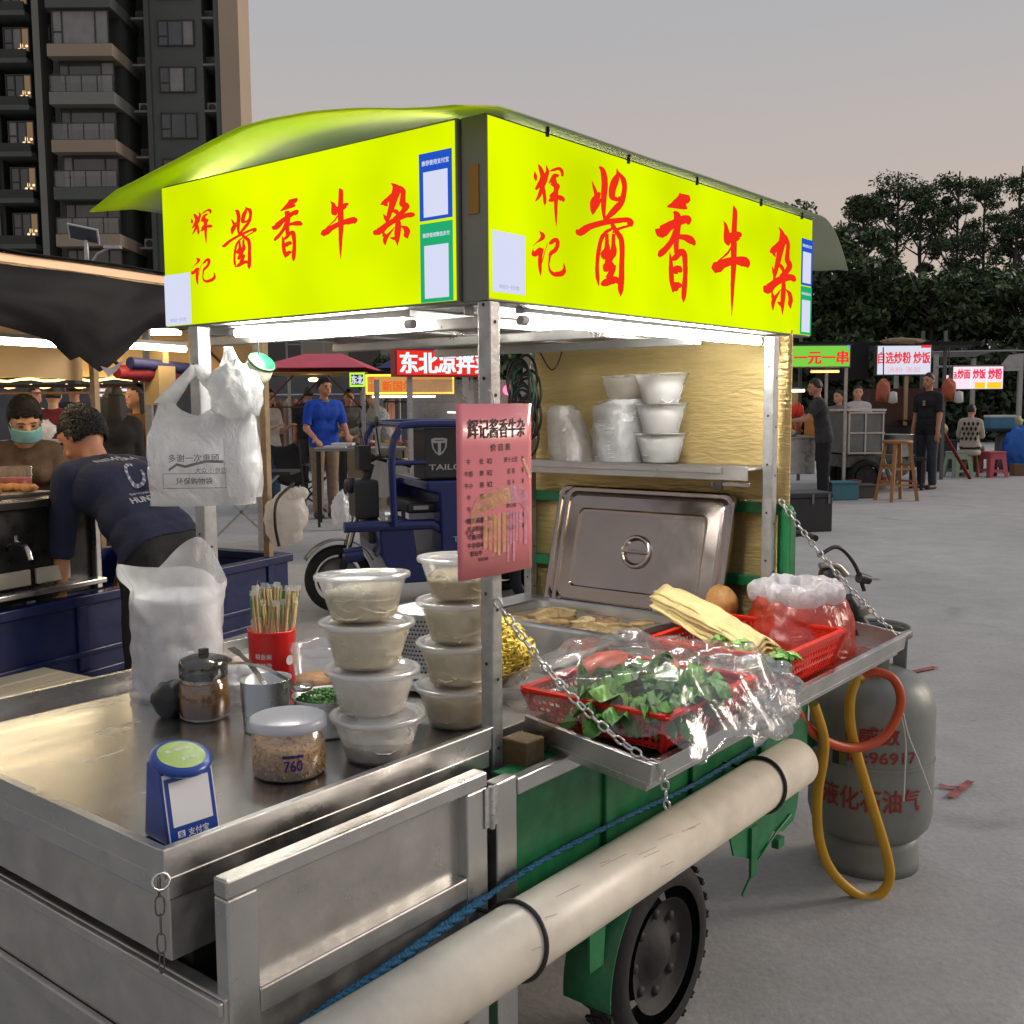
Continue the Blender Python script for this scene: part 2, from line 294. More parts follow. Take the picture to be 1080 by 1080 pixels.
GLYPHS=[('hui',(0.139, 1.689, 0.234, 1.801),(0.861, 1.714, 0.78, 1.788),
 '21,821 11,794 0,758 0,731 11,705 32,687 53,669|32,830 53,803 84,776 95,749 95,722 95,696 84,678;126,954 137,928 147,901 158,874 179,838 200,803 210,776 210,749 189,722 168,687 137,660 105,624 74,589 53,571 42,553 32,535|137,954 179,945 221,928 252,910 294,874 326,838 347,794 347,749 315,714 284,678 252,633 200,598 158,571 126,553 95,535 63,526;379,972 389,937 389,910 389,874 358,838 326,794 294,740 273,705 242,669 221,624 189,571 158,517 126,464 95,419 63,384 32,339|400,972 431,945 463,919 484,883 473,838 442,785 421,740 400,696 368,660 337,624 305,571 263,508 221,455 168,410 116,375 53,339;242,624 252,580 263,535 273,491 284,446 294,401 294,366 305,348 326,321 337,303|326,642 337,598 358,553 368,508 379,464 389,419 389,384 379,348 358,330 347,303;494,883 547,892 589,901 641,910 705,928 757,945 799,954 820,945 841,945 862,928 883,910 883,883 894,856|494,892 536,910 568,928 620,945 673,963 736,981 810,999 873,999 925,981 957,963 967,928 967,901 957,865;820,865 778,874 715,874 641,865 578,830 536,785 505,749 484,722 473,705 463,687|789,830 736,830 694,830 684,830 652,812 599,776 557,740 526,714 505,696 484,678;673,856 610,794 547,722 526,669 610,651 705,660 747,669 736,669 736,660 715,642 662,598 589,553 526,517 505,500 494,491 484,473|747,847 684,785 641,722 620,696 631,696 705,714 789,722 831,687 820,660 789,624 726,580 652,526 589,491 557,473 526,464 505,464;463,384 494,392 526,392 578,401 641,428 705,455 757,464 799,464 841,455 873,446 883,455 904,455 925,437|442,401 463,419 484,437 515,455 578,482 662,508 757,526 852,535 925,526 978,508 999,482 988,464 967,446;641,776 641,714 631,651 631,580 631,517 631,437 641,366 641,294 652,223 662,152 673,98 684,54 694,0|705,785 726,731 747,669 768,598 757,526 757,455 747,384 736,303 736,232 726,161 726,107 715,54 705,0'),
('ji',(0.131, 1.593, 0.238, 1.675),(0.867, 1.627, 0.775, 1.687),
 '37,634 75,658 112,694 159,731 215,755 280,792 336,828 373,865 383,914 364,950 327,975 280,987 224,999|28,634 65,670 103,707 140,743 187,780 233,828 261,865 271,877 271,889 271,902 261,926 243,962 215,987;28,573 19,524 0,475 9,426 84,414 131,426 168,451 215,487 261,524 299,560 317,585 224,597 224,585 215,524 196,439 187,365 187,292 187,244 196,183 205,122 224,61 252,0|37,573 56,536 75,487 93,487 65,499 65,512 93,524 131,560 177,597 215,621 233,634 336,621 336,597 317,536 299,451 289,365 280,305 280,256 280,195 280,134 271,61 261,0;280,256 317,353 355,463 383,560 411,634 439,694 457,743|271,256 299,365 336,463 364,560 392,634 420,694 439,755;495,743 523,743 560,755 598,768 644,804 682,828 691,841 682,841 691,828 700,816 700,780 682,719 654,682 626,646 579,621 532,585 504,548 495,524 476,499|485,768 504,792 523,804 542,828 570,853 616,889 682,914 747,914 784,877 803,841 803,780 784,719 747,646 700,597 644,560 598,536 579,512 560,499 532,475;495,536 485,463 476,378 467,305 467,244 476,195 485,146 514,110 551,73 607,49 682,37 766,49 840,61 906,85 952,122 990,171 999,207 990,244 980,280 971,317 952,353 934,402|560,536 542,463 523,378 504,305 504,256 523,207 542,171 570,146 607,134 644,122 691,134 756,146 803,158 831,171 859,183 878,195 896,219 915,244 924,268 924,317 924,353 934,390'),
('jiang',(0.27, 1.575, 0.478, 1.832),(0.747, 1.645, 0.626, 1.778),
 '274,844 283,824 288,805 298,789 307,774 317,758 322,746 307,735 283,719 264,700 255,680 255,661 255,645 259,626 269,610 279,595|283,847 303,832 322,816 341,801 355,785 370,770 375,754 375,735 370,715 365,700 360,684 351,669 336,649 327,630 307,614 293,595;389,781 365,762 336,746 317,731 303,715 288,700 274,684|423,777 418,758 408,739 399,723 389,707 370,692 355,676;389,968 403,956 418,948 427,937 432,913 442,882 447,851 442,816 437,781 437,746 437,711 437,676 442,641 451,618 461,595 475,571|399,976 432,976 466,972 500,956 519,929 533,898 538,863 538,828 528,789 519,754 514,719 509,684 504,649 504,622 504,599 500,575;298,599 327,618 351,641 379,661 403,684 427,711 456,735|283,603 303,622 317,645 341,669 365,692 399,715 427,739;696,999 696,983 696,968 692,956 672,941 644,921 620,902 600,878 586,855 572,828 567,805 567,777 576,758 605,746 634,742 658,742|706,999 720,987 735,976 744,960 740,941 735,917 725,898 711,875 692,855 677,832 668,812 663,793 663,777 658,770 663,762 672,750;706,968 730,952 759,933 778,917 788,898 802,878 802,855 792,824 773,789 749,758 720,735 682,715 644,692 600,665 557,637 524,614 500,599 485,587 471,575|725,980 768,968 812,956 850,941 869,917 879,890 879,863 869,828 855,789 836,754 797,719 759,692 716,669 668,641 615,618 572,599 538,587 509,579 480,571;639,746 658,746 687,742 725,750 749,762 759,777 764,789|663,774 682,774 701,774 706,770 711,770 730,781 749,789;0,451 0,435 14,420 77,416 139,435 192,459 250,482 322,501 408,521 495,540 586,556 677,571 759,583 821,595 865,599 889,603 893,599 893,591 908,583 922,579 941,575 961,571|19,459 48,455 62,455 53,459 82,470 139,494 216,517 298,536 389,556 480,575 572,591 668,606 749,618 812,626 865,634 913,637 961,634 989,622 999,610 999,599 989,587 985,575;951,595 908,583 865,571 821,564 773,552 725,540 682,529 653,513 629,501 610,494|965,579 922,568 879,556 836,548 788,536 740,525 701,513 677,501 653,494 629,486;586,571 591,556 596,540 591,525 567,517 524,505 485,490 451,470 418,451 394,424 375,393 360,358 346,323 336,288 331,253 327,214 322,183 327,152 331,121 346,97 360,78 379,58|620,579 624,560 634,544 624,521 591,501 552,490 519,474 495,459 471,439 451,420 432,393 418,358 408,323 394,288 384,253 379,218 379,187 384,155 389,128 389,101 389,82 389,58;581,548 605,533 624,517 648,498 682,482 711,463 735,447 744,420 749,389 754,358 754,323 749,284 744,249 744,214 740,175 735,140 730,109 725,82 725,54 735,35 749,19 764,0|634,564 658,552 682,536 711,521 744,505 783,490 812,463 826,431 831,396 831,362 831,327 826,292 826,253 826,218 826,183 826,148 821,113 816,86 812,58 802,39 788,19 773,4;490,470 490,443 490,420 485,396 485,377 480,358 475,350 461,342 437,330 413,307 427,284 451,276 475,268|543,474 543,451 548,424 548,400 557,385 567,365 562,342 533,319 504,307 495,307 495,311 509,303 528,295;610,482 605,459 600,431 600,408 596,381 591,362 581,346 567,338 543,327 519,307 504,284 495,264 485,245|663,486 658,459 658,435 658,412 668,393 682,369 682,346 668,319 644,303 624,292 610,276 596,257 576,241;591,276 548,260 504,249 466,229 451,206 456,190 466,175|648,245 620,225 591,210 572,202 557,194 533,187 514,175;562,237 562,218 557,202 552,187 538,171 519,152 495,132|668,241 663,222 658,202 644,183 624,159 600,140 581,121;408,66 432,66 451,62 480,66 514,70 548,78 576,86 615,93 648,97 663,101 663,105 687,101 716,93|403,78 418,86 427,93 442,101 471,113 504,121 543,132 586,140 639,148 696,148 735,132 740,117 740,101'),
('xiang',(0.567, 1.582, 0.746, 1.822),(0.578, 1.649, 0.479, 1.775),
 '290,837 329,837 368,841 413,845 469,849 525,853 575,857 625,862 681,866 737,874 781,887 776,891 653,891 642,912 692,916 742,912|285,845 318,857 352,870 385,878 419,895 458,912 502,928 547,949 586,962 608,974 614,978 664,987 820,991 848,957 815,932 770,916;586,999 575,982 558,962 553,945 558,928 564,916 575,899|603,999 631,991 664,982 686,974 714,966 737,957 759,945;0,608 22,587 61,562 173,558 273,587 335,620 385,645 430,658 480,674 536,691 603,708 670,724 720,737 737,737 726,733 714,737 731,741 765,737 798,724|11,616 78,624 128,633 117,641 140,649 206,670 279,691 346,712 407,724 463,741 530,758 608,778 675,795 742,803 809,808 865,795 876,774 859,749 843,733;424,803 446,791 458,778 458,770 463,753 469,728 474,699 469,666 463,629 458,591 458,558 458,529 458,499 463,475 469,454 469,437|458,820 502,820 553,816 597,799 614,774 614,741 614,708 603,674 592,637 580,599 569,566 564,537 564,508 564,483 569,466 569,445;441,649 424,620 407,599 380,574 346,545 296,516 251,491 201,466 145,445 100,425 78,404 73,391 73,379|553,645 530,620 513,595 486,562 446,533 396,499 346,470 290,441 240,416 195,400 167,387 145,383 117,370;525,574 575,579 619,579 664,579 709,579 759,570 798,566 832,562 865,558 893,554 915,554 932,549 949,545|525,612 575,616 625,620 681,624 748,629 820,629 882,624 932,616 966,599 988,587 999,570 988,558 982,549;340,437 340,412 340,391 340,362 340,333 335,304 335,271 340,237 346,200 357,167 380,133 402,104 424,75|352,437 374,416 391,395 407,370 419,341 424,312 430,279 441,246 446,212 452,175 458,146 458,112 463,79;391,362 430,366 469,370 525,383 575,408 625,433 647,445 631,445 631,441 647,433 664,412 670,379 681,345 686,312 686,279 686,246 675,208 664,171 659,137 653,104 653,75 653,50 659,33 675,17 686,0|374,375 396,387 413,400 435,408 474,429 525,458 592,483 681,491 737,475 765,454 776,425 781,391 781,358 787,321 787,283 781,250 781,212 776,175 770,142 765,108 759,79 748,54 737,33 720,17 703,0;391,254 430,254 463,254 497,254 530,258 553,258 547,262 547,271 575,271 603,266|374,283 402,296 435,304 463,312 502,321 547,325 614,325 653,304 653,287 642,275;407,104 435,100 463,96 502,96 541,108 564,117 569,125 569,125 586,129 608,125|396,133 413,146 430,154 441,162 463,167 513,171 569,175 619,167 642,158 653,150'),
('niu',(0.826, 1.566, 1.022, 1.83),(0.424, 1.641, 0.319, 1.777),
 '275,844 291,825 301,806 311,787 311,764 306,734 306,708 306,689 311,670 326,651 357,640 392,632 428,628|280,844 316,832 352,821 387,802 413,776 433,749 449,723 443,700 433,681 428,670 428,662 443,651 459,640;398,643 443,655 489,662 525,670 561,677 612,689 663,700 703,715 724,723 693,727 668,734 688,734 708,730|311,674 336,689 367,708 418,730 484,745 540,753 581,761 612,764 652,772 724,776 775,761 765,745 754,734;525,995 525,976 525,961 525,942 525,920 520,885 515,851 510,817 505,783 500,749 494,715 494,681 489,643 494,605 494,560 500,522 500,488 500,454 500,420 500,378 500,329 494,284 500,238 500,197 505,151 510,102 520,49 525,0|545,999 576,988 607,976 627,957 632,927 632,893 627,863 627,829 622,791 622,757 622,723 622,692 627,655 627,617 627,571 627,530 627,496 622,462 617,424 607,382 596,337 586,288 581,242 576,201 566,151 556,102 545,53 535,0;46,454 20,431 0,401 82,367 214,386 270,409 316,428 372,439 438,454 500,465 556,473 607,481 658,481 714,481 770,477 800,473 810,477 836,477 861,473 887,473 912,473 933,465|102,462 143,447 183,435 143,450 97,450 148,462 224,481 301,496 382,511 459,522 530,534 596,537 668,545 744,552 821,556 902,556 963,541 994,522 999,507 994,492 979,481 958,469;469,624 443,605 413,587 382,568 341,552 301,534 255,515 209,499 163,481 117,462|510,621 484,602 454,583 423,560 377,541 331,526 280,507 234,492 183,473 133,458'),
('za',(1.1, 1.586, 1.299, 1.812),(0.274, 1.651, 0.164, 1.768),
 '437,995 457,977 472,959 487,946 487,924 487,902 482,884 477,866 467,844 452,822 442,791 427,765 412,729 402,698 397,663 382,628 366,592 346,548 331,513 316,482 311,455 306,433 301,416 301,402 296,389|452,999 487,990 527,977 567,964 602,946 633,928 653,902 658,875 653,853 643,827 622,796 602,765 582,734 562,703 542,667 522,628 492,588 467,548 437,513 422,482 402,455 382,433 361,416 336,398 311,385;201,681 226,681 256,681 301,690 351,707 407,725 462,747 512,769 557,791 597,809 617,818 648,827 683,835|176,694 191,703 201,712 216,725 251,743 296,765 346,782 392,805 442,831 497,853 557,866 602,875 643,880;366,650 356,663 346,676 346,685 351,694 361,703 371,712|346,645 316,654 281,663 261,676 261,694 276,707 291,721;547,888 597,866 643,849 673,831 683,809 678,782 673,751 663,716 648,676 648,641 673,614 703,601 713,588 713,583 713,575 703,561 688,553 663,535 628,517 587,495 537,473 487,451|658,928 703,906 743,880 778,849 788,818 783,787 778,756 778,721 773,685 778,663 793,650 823,637 853,614 863,592 858,570 843,553 813,530 778,513 738,491 693,469 638,446 587,420;246,539 251,517 261,491 266,469 281,446 296,424 311,402|256,539 281,522 306,500 331,477 341,455 351,433 361,411;427,561 462,553 492,539 512,530 532,522 547,508 572,491|482,588 522,579 562,570 597,557 617,539 622,522 628,504;0,292 0,265 20,234 136,221 246,248 296,278 341,305 397,327 462,349 522,367 587,385 663,398 733,411 793,420 828,424 833,424 843,424 868,420 894,411 914,411 929,411 944,411|40,305 100,301 151,305 105,314 90,309 146,327 211,349 281,376 351,402 437,424 527,446 622,460 698,473 763,482 828,486 904,486 964,473 989,451 999,438 994,429 984,420 969,416;552,407 552,376 552,349 547,318 542,283 532,243 527,203 527,168 532,128 537,93 552,62 567,31 582,0|643,411 653,385 663,358 668,323 668,287 663,248 658,212 648,172 638,133 628,97 617,66 602,35 592,0;537,305 482,278 422,248 377,225 336,208 296,190 266,172 251,146 241,124 246,97 256,75 271,53 291,35|547,305 507,274 467,239 432,212 407,190 387,177 371,159 356,141 341,124 331,102 321,80 311,57 301,35;241,252 236,225 236,199 236,172|261,252 286,230 311,208 331,181;412,137 437,128 457,119 477,111 502,102 527,93 562,80|422,146 457,146 497,146 537,137 567,124 587,106 607,93;643,305 683,287 713,270 738,256 753,234 763,208 768,186 763,172 753,159 753,141 773,119 803,102 833,88|653,309 708,301 768,292 823,278 858,252 879,221 889,194 884,172 873,159 863,146 858,133 853,111 848,88'),
]
# ================================================================= ground
def concrete():
    m = bpy.data.materials.new('concrete_ground'); m.use_nodes = True; n = m.node_tree; L = n.links; b = n.nodes['Principled BSDF']
    tcn = n.nodes.new('ShaderNodeTexCoord')
    def nzn(sc, det=8, dist=0., rough=.6):
        x = n.nodes.new('ShaderNodeTexNoise'); x.inputs['Scale'].default_value = sc; x.inputs['Detail'].default_value = det; x.inputs['Distortion'].default_value = dist; x.inputs['Roughness'].default_value = rough
        L.new(tcn.outputs['Object'], x.inputs['Vector']); return x
    a = nzn(.35, 8, .6); c = nzn(3.2, 8, .3, .7); d = nzn(45, 4)
    r1 = n.nodes.new('ShaderNodeValToRGB'); r1.color_ramp.elements[0].position = .3; r1.color_ramp.elements[0].color = (.37, .36, .335, 1); r1.color_ramp.elements[1].position = .7; r1.color_ramp.elements[1].color = (.475, .463, .435, 1)
    L.new(a.outputs[0], r1.inputs[0])
    r2 = n.nodes.new('ShaderNodeMapRange'); r2.inputs[1].default_value = .25; r2.inputs[2].default_value = .75; r2.inputs[3].default_value = .82; r2.inputs[4].default_value = 1.12; L.new(c.outputs[0], r2.inputs[0])
    r3 = n.nodes.new('ShaderNodeMapRange'); r3.inputs[1].default_value = .3; r3.inputs[2].default_value = .7; r3.inputs[3].default_value = .9; r3.inputs[4].default_value = 1.08; L.new(d.outputs[0], r3.inputs[0])
    # dark spill stains
    st = nzn(.9, 3, 1.2); r4 = n.nodes.new('ShaderNodeMapRange'); r4.inputs[1].default_value = .62; r4.inputs[2].default_value = .74; r4.inputs[3].default_value = 1; r4.inputs[4].default_value = .68; L.new(st.outputs[0], r4.inputs[0])
    vo = n.nodes.new('ShaderNodeTexVoronoi'); vo.feature = 'DISTANCE_TO_EDGE'; vo.inputs['Scale'].default_value = .42
    dn = nzn(1.6, 6, 0.); dv = n.nodes.new('ShaderNodeVectorMath'); dv.operation = 'MULTIPLY_ADD'; dv.inputs[1].default_value = (.5, .5, 0); L.new(dn.outputs['Color'], dv.inputs[0]); L.new(tcn.outputs['Object'], dv.inputs[2]); L.new(dv.outputs[0], vo.inputs['Vector'])
    cr = n.nodes.new('ShaderNodeMapRange'); cr.inputs[1].default_value = .0; cr.inputs[2].default_value = .006; cr.inputs[3].default_value = .93; cr.inputs[4].default_value = 1; L.new(vo.outputs['Distance'], cr.inputs[0])
    cm_ = nzn(.5, 2); c2 = n.nodes.new('ShaderNodeMapRange'); c2.inputs[1].default_value = .50; c2.inputs[2].default_value = .56; L.new(cm_.outputs[0], c2.inputs[0])
    mxc = n.nodes.new('ShaderNodeMix'); L.new(c2.outputs[0], mxc.inputs[0]); mxc.inputs[2].default_value = 1; L.new(cr.outputs[0], mxc.inputs[3])
    sp = nzn(6, 2); s2 = n.nodes.new('ShaderNodeMapRange'); s2.inputs[1].default_value = .70; s2.inputs[2].default_value = .76; s2.inputs[3].default_value = 1; s2.inputs[4].default_value = .7; L.new(sp.outputs[0], s2.inputs[0])
    m3 = n.nodes.new('ShaderNodeMath'); m3.operation = 'MULTIPLY'; L.new(mxc.outputs[0], m3.inputs[0]); L.new(s2.outputs[0], m3.inputs[1])
    m4 = n.nodes.new('ShaderNodeMath'); m4.operation = 'MULTIPLY'; L.new(m3.outputs[0], m4.inputs[0]); L.new(r4.outputs[0], m4.inputs[1]); r4 = m4
    m1 = n.nodes.new('ShaderNodeMath'); m1.operation = 'MULTIPLY'; L.new(r2.outputs[0], m1.inputs[0]); L.new(r3.outputs[0], m1.inputs[1])
    m2 = n.nodes.new('ShaderNodeMath'); m2.operation = 'MULTIPLY'; L.new(m1.outputs[0], m2.inputs[0]); L.new(r4.outputs[0], m2.inputs[1])
    vm = n.nodes.new('ShaderNodeVectorMath'); vm.operation = 'SCALE'; L.new(r1.outputs[0], vm.inputs[0]); L.new(m2.outputs[0], vm.inputs['Scale']); L.new(vm.outputs[0], b.inputs['Base Color'])
    b.inputs['Roughness'].default_value = .82
    bp = n.nodes.new('ShaderNodeBump'); bp.inputs['Strength'].default_value = .25; bp.inputs['Distance'].default_value = .01; L.new(d.outputs[0], bp.inputs['Height']); L.new(bp.outputs[0], b.inputs['Normal'])
    return m
CONC = concrete()
g = MB(); N_ = 24
g.grid(lambda a, b: (-300+600*a, -60+460*b, 0), N_, N_, smooth=False)
struct(g.build('ground', CONC))
rm = pm('red_chalk', (.33, .10, .085), .9, 0, .5, 14)
def chalk(pts, wd):
    g = MB(); P = [gnd(*p) for p in pts]
    for i in range(len(P)-1):
        a, b = P[i], P[i+1]; d = (b-a).normalized(); n_ = Vector((-d.y, d.x, 0))
        k = .6+.5*random.random()
        g.add([a-n_*wd*k+Vector((0, 0, .009)), b-n_*wd*.7+Vector((0, 0, .009)), b+n_*wd*.8+Vector((0, 0, .009)), a+n_*wd*k+Vector((0, 0, .009))], [(0, 1, 2, 3)])
    o = g.build('ground_marking', rm); return struct(o)
chalk([(952, 712), (968, 709), (987, 705)], .025)
chalk([(990, 830), (1003, 833), (1010, 832)], .014)
chalk([(1002, 843), (1012, 835), (1024, 826)], .018)
chalk([(884, 607), (905, 609), (928, 612)], .02)

# ================================================================= the food cart
ZB = -CO.z/KS
cart = thing('food_cart', 'green and stainless steel tricycle food cart under two lit yellow signs', 'food cart', (CO.x, CO.y, 0), CANG, None, KS)
def cb(name, mb, mats, parent=None, **k):
    o = mb.build(name, mats, parent or cart, **k)
    if parent is None: o.location.z = -ZB
    return o
GZ = ZB  # ground height in cart units
# --- posts
def post(u, v, z0, z1, w):
    g = MB(); g.box(u-w/2, u+w/2, v-w/2, v+w/2, z0, z1, 0)
    z = z0+.06
    while z < z1-.03:
        g.disc((u, v-w/2-.0008, z), .0035, 8, 1, (0, -1, 0)); g.disc((u-w/2-.0008, v, z+.03), .0035, 8, 1, (-1, 0, 0)); z += .13
    return cb('post', g, [GALV, DARKIN], bevel=.003)
post(.019, .008, .40, 1.536, .029); post(.012, .866, .45, 1.536, .036); post(1.20, .016, .45, 1.53, .03); post(1.235, .86, .45, 1.53, .03)
# --- light boxes
YEL = em('lit_yellow_acrylic', (.80, 1.0, .0), .86, .20)
REDL = em('red_vinyl_letter', (.86, .028, .012), .92)
BLUEL = em('blue_sticker', (.02, .10, .62), .8); GREENL = em('green_sticker', (.02, .50, .20), .75); WHITEL = em('white_sticker', (.70, .74, .93), .88); GREYL = em('grey_print', (.35, .37, .5), .8)
ORL = pm('orange_label', (.32, .16, .02), .6)
exec_glyphs = None
def ribbons(mb, spec, box, fn):
    x0, z0, x1, z1 = box; lift = 0
    for st in spec.split(';'):
        l, r = [[tuple(float(t)/999 for t in p.split(',')) for p in side.split(' ')] for side in st.split('|')]
        l, r = [tuple(p+(p-q)*.11 for p, q in zip(a, b)) for a, b in zip(l, r)], [tuple(q+(q-p)*.11 for p, q in zip(a, b)) for a, b in zip(l, r)]
        lift += .00022; n = len(l)
        vs = [fn(x0+(x1-x0)*a, z0+(z1-z0)*b, lift) for a, b in l]+[fn(x0+(x1-x0)*a, z0+(z1-z0)*b, lift) for a, b in r]
        mb.add(vs, [(i, i+1, n+i+1, n+i) for i in range(n-1)])
SZ0, SZ1 = 1.537, 1.860
FR = lambda a, z, t=0: (a, -.003-t, z)             # on the long sign
FL = lambda a, z, t=0: (-.003-t, a, z)             # on the short sign
def sign_box(box, face, fn, gl, stickers):
    g = MB(); g.box(*box); lb = cb('light_box', g, GREYBOX, bevel=.002)
    a0, a1 = face; g = MB(); g.add([fn(a0, SZ0+.004, -.002), fn(a1, SZ0+.004, -.002), fn(a1, SZ1-.004, -.002), fn(a0, SZ1-.004, -.002)], [(0, 1, 2, 3)])
    cb('sign_face', g, YEL, lb)
    g = MB()
    for k, bR, bL, spec in GLYPHS: ribbons(g, spec, bR if gl == 'R' else bL, fn)
    cb('lettering', g, REDL, lb)
    for kind, x0, z0, x1, z1 in stickers:
        g = MB(); q = lambda m, a, b, c, d, t: g.add([fn(a, b, t), fn(c, b, t), fn(c, d, t), fn(a, d, t)], [(0, 1, 2, 3)], m)
        w_, h_ = x1-x0, z1-z0
        if kind == 'white':
            q(0, x0, z0, x1, z1, .003); put_text(g, '微信扫一扫付款', lambda a, b: fn((x0+x1)/2+a*(1 if w_ > 0 else -1), z0+h_*.1+b, .0034), w=abs(w_)*.62, mi=3)
            for i in range(3): pass
        else:
            q(1 if kind == 'blue' else 2, x0, z0, x1, z1, .003)
            q(0, x0+w_*.13, z0+h_*.05, x1-w_*.13, z0+h_*.72, .0034)
            put_text(g, '推荐使用支付宝' if kind == 'blue' else '推荐使用微信支付', lambda a, b: fn((x0+x1)/2+a*(1 if w_ > 0 else -1), z0+h_*.85+b, .0034), w=abs(w_)*.82, bold=.03)
        cb('payment_sticker', g, [WHITEL, BLUEL, GREENL, GREYL], lb)
    return lb
sign_box((.008, 1.41, 0, .06, SZ0, SZ1), (.010, 1.408), FR, 'R', [('white', .014, 1.553, .108, 1.660), ('blue', 1.327, 1.675, 1.402, 1.800), ('green', 1.327, 1.542, 1.402, 1.672)])
lbl = sign_box((0, .06, .062, .975, SZ0, SZ1), (.066, .973), FL, 'L', [('white', .970, 1.542, .868, 1.657), ('blue', .150, 1.688, .069, 1.808), ('green', .150, 1.541, .069, 1.683)])
g = MB(); g.box(.0055, .0075, .018, .042, 1.69, 1.775); cb('label_plate', g, ORL)
# --- roof underside, beams
g = MB(); g.box(.065, 1.215, .065, .95, 1.548, 1.556); cb('ceiling_panel', g, pm('ceiling_sheet', (.34, .34, .33), .5, .3, .15, 4))
for v in (.10, .30, .52, .74, .93):
    g = MB(); g.box(.07, 1.39, v-.012, v+.012, 1.522, 1.546); cb('ceiling_beam', g, STEEL_DULL, bevel=.002)
for u in (.10, .5, .9, 1.34):
    g = MB(); g.box(u-.012, u+.012, .07, .95, 1.498, 1.520); cb('ceiling_beam', g, STEEL_DULL, bevel=.002)
TUBE = em('led_tube', (1, .97, .92), 125); TCAP = pm('tube_cap', (.75, .75, .75), .4)
def led(p, q, ru, parent=None):
    g = MB(); p, q = Vector(p), Vector(q); d = (q-p).normalized()
    g.tube([p+d*.02, q-d*.02], .009, 10, 0); g.tube([p, p+d*.02], .0095, 10, 1); g.tube([q-d*.02, q], .0095, 10, 1)
    pb = Vector((0, 0, .02)); g.bar(p+pb, q+pb, .022, .014, 1)
    return cb('led_tube', g, [TUBE, TCAP])
led((.165, .052, 1.515), (1.215, .052, 1.518), 0)
led((.052, .80, 1.520), (.052, .225, 1.510), 0)
# --- canopy sheet
CANV = bpy.data.materials.new('glow_painted_tarpaulin'); CANV.use_nodes = True
n = CANV.node_tree; L = n.links; n.nodes.clear(); o_ = n.nodes.new('ShaderNodeOutputMaterial'); d_ = n.nodes.new('ShaderNodeBsdfDiffuse'); t_ = n.nodes.new('ShaderNodeBsdfTranslucent'); mx = n.nodes.new('ShaderNodeMixShader'); gl_ = n.nodes.new('ShaderNodeBsdfGlossy'); mx2 = n.nodes.new('ShaderNodeMixShader')
tcn = n.nodes.new('ShaderNodeTexCoord'); nzz = n.nodes.new('ShaderNodeTexNoise'); nzz.inputs['Scale'].default_value = 3; nzz.inputs['Detail'].default_value = 7; rr = n.nodes.new('ShaderNodeValToRGB')
rr.color_ramp.elements[0].position = .35; rr.color_ramp.elements[0].color = (.80, .92, .80, 1); rr.color_ramp.elements[1].position = .65; rr.color_ramp.elements[1].color = (1, 1, 1, 1)
L.new(tcn.outputs['Object'], nzz.inputs[0]); L.new(nzz.outputs[0], rr.inputs[0])
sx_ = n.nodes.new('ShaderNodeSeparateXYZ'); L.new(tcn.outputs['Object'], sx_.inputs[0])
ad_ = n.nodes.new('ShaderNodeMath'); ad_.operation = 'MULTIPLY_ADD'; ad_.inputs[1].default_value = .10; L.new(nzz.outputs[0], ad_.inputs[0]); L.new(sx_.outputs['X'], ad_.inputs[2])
rb_ = n.nodes.new('ShaderNodeValToRGB'); rb_.color_ramp.elements[0].position = .015; rb_.color_ramp.elements[0].color = (.86, .97, .01, 1); rb_.color_ramp.elements[1].position = .13; rb_.color_ramp.elements[1].color = (.50, .52, .46, 1)  # yellow sign glow painted into the front edge of the grey sheet
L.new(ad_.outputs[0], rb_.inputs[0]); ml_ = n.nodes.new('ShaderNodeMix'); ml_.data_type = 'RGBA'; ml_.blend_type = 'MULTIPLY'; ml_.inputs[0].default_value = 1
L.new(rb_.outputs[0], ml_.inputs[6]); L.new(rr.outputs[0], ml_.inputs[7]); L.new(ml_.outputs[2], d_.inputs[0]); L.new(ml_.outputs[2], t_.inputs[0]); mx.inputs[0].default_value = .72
gl_.inputs['Roughness'].default_value = .4; mx2.inputs[0].default_value = .05
L.new(d_.outputs[0], mx.inputs[1]); L.new(t_.outputs[0], mx.inputs[2]); L.new(mx.outputs[0], mx2.inputs[1]); L.new(gl_.outputs[0], mx2.inputs[2]); L.new(mx2.outputs[0], o_.inputs[0])
CANP = [(-.12, 1.853), (0., 1.866), (.085, 1.876), (.2, 1.896), (.33, 1.914), (.45, 1.924), (.54, 1.924), (.64, 1.910), (.755, 1.890), (.9, 1.868), (.985, 1.858), (1.1, 1.826), (1.16, 1.806)]
def canopy_z(u, v):
    base = CANP
    for i in range(len(base)-1):
        if v <= base[i+1][0] or i == len(base)-2:
            t = (v-base[i][0])/(base[i+1][0]-base[i][0]); t2 = t
            z = base[i][1]+(base[i+1][1]-base[i][1])*t2; break
    if v < .04: z = max(z, 1.870-.2*max(0, -v)) if u > .02 else z
    if u < 0: z += u*.20
    if u > 1.40: z -= (u-1.40)**2*3.2
    return z+.006*nz3((u*3, v*3, 0), 1, 3)*(1 if v > .05 else .3)
def can(a, b):
    u = -.11+1.71*a; v = -.030+1.13*b
    return (u, v, canopy_z(u, v))
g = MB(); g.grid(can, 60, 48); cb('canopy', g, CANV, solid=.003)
for u in (.18, .46, .75, 1.08, 1.33):
    g = MB(); g.ball((u, .006, canopy_z(u, 0)+.004), (.009, .009, .006), 8); g.tube([(u, -.004, canopy_z(u, 0)-.02), (u, -.004, canopy_z(u, 0))], .004, 6); cb('canopy_bolt', g, DARKIN)
FILLT = em('hidden_fill_glow', (.95, 1, .35), 24)  # unseen tubes added behind the sign tops to brighten the canopy
g = MB()
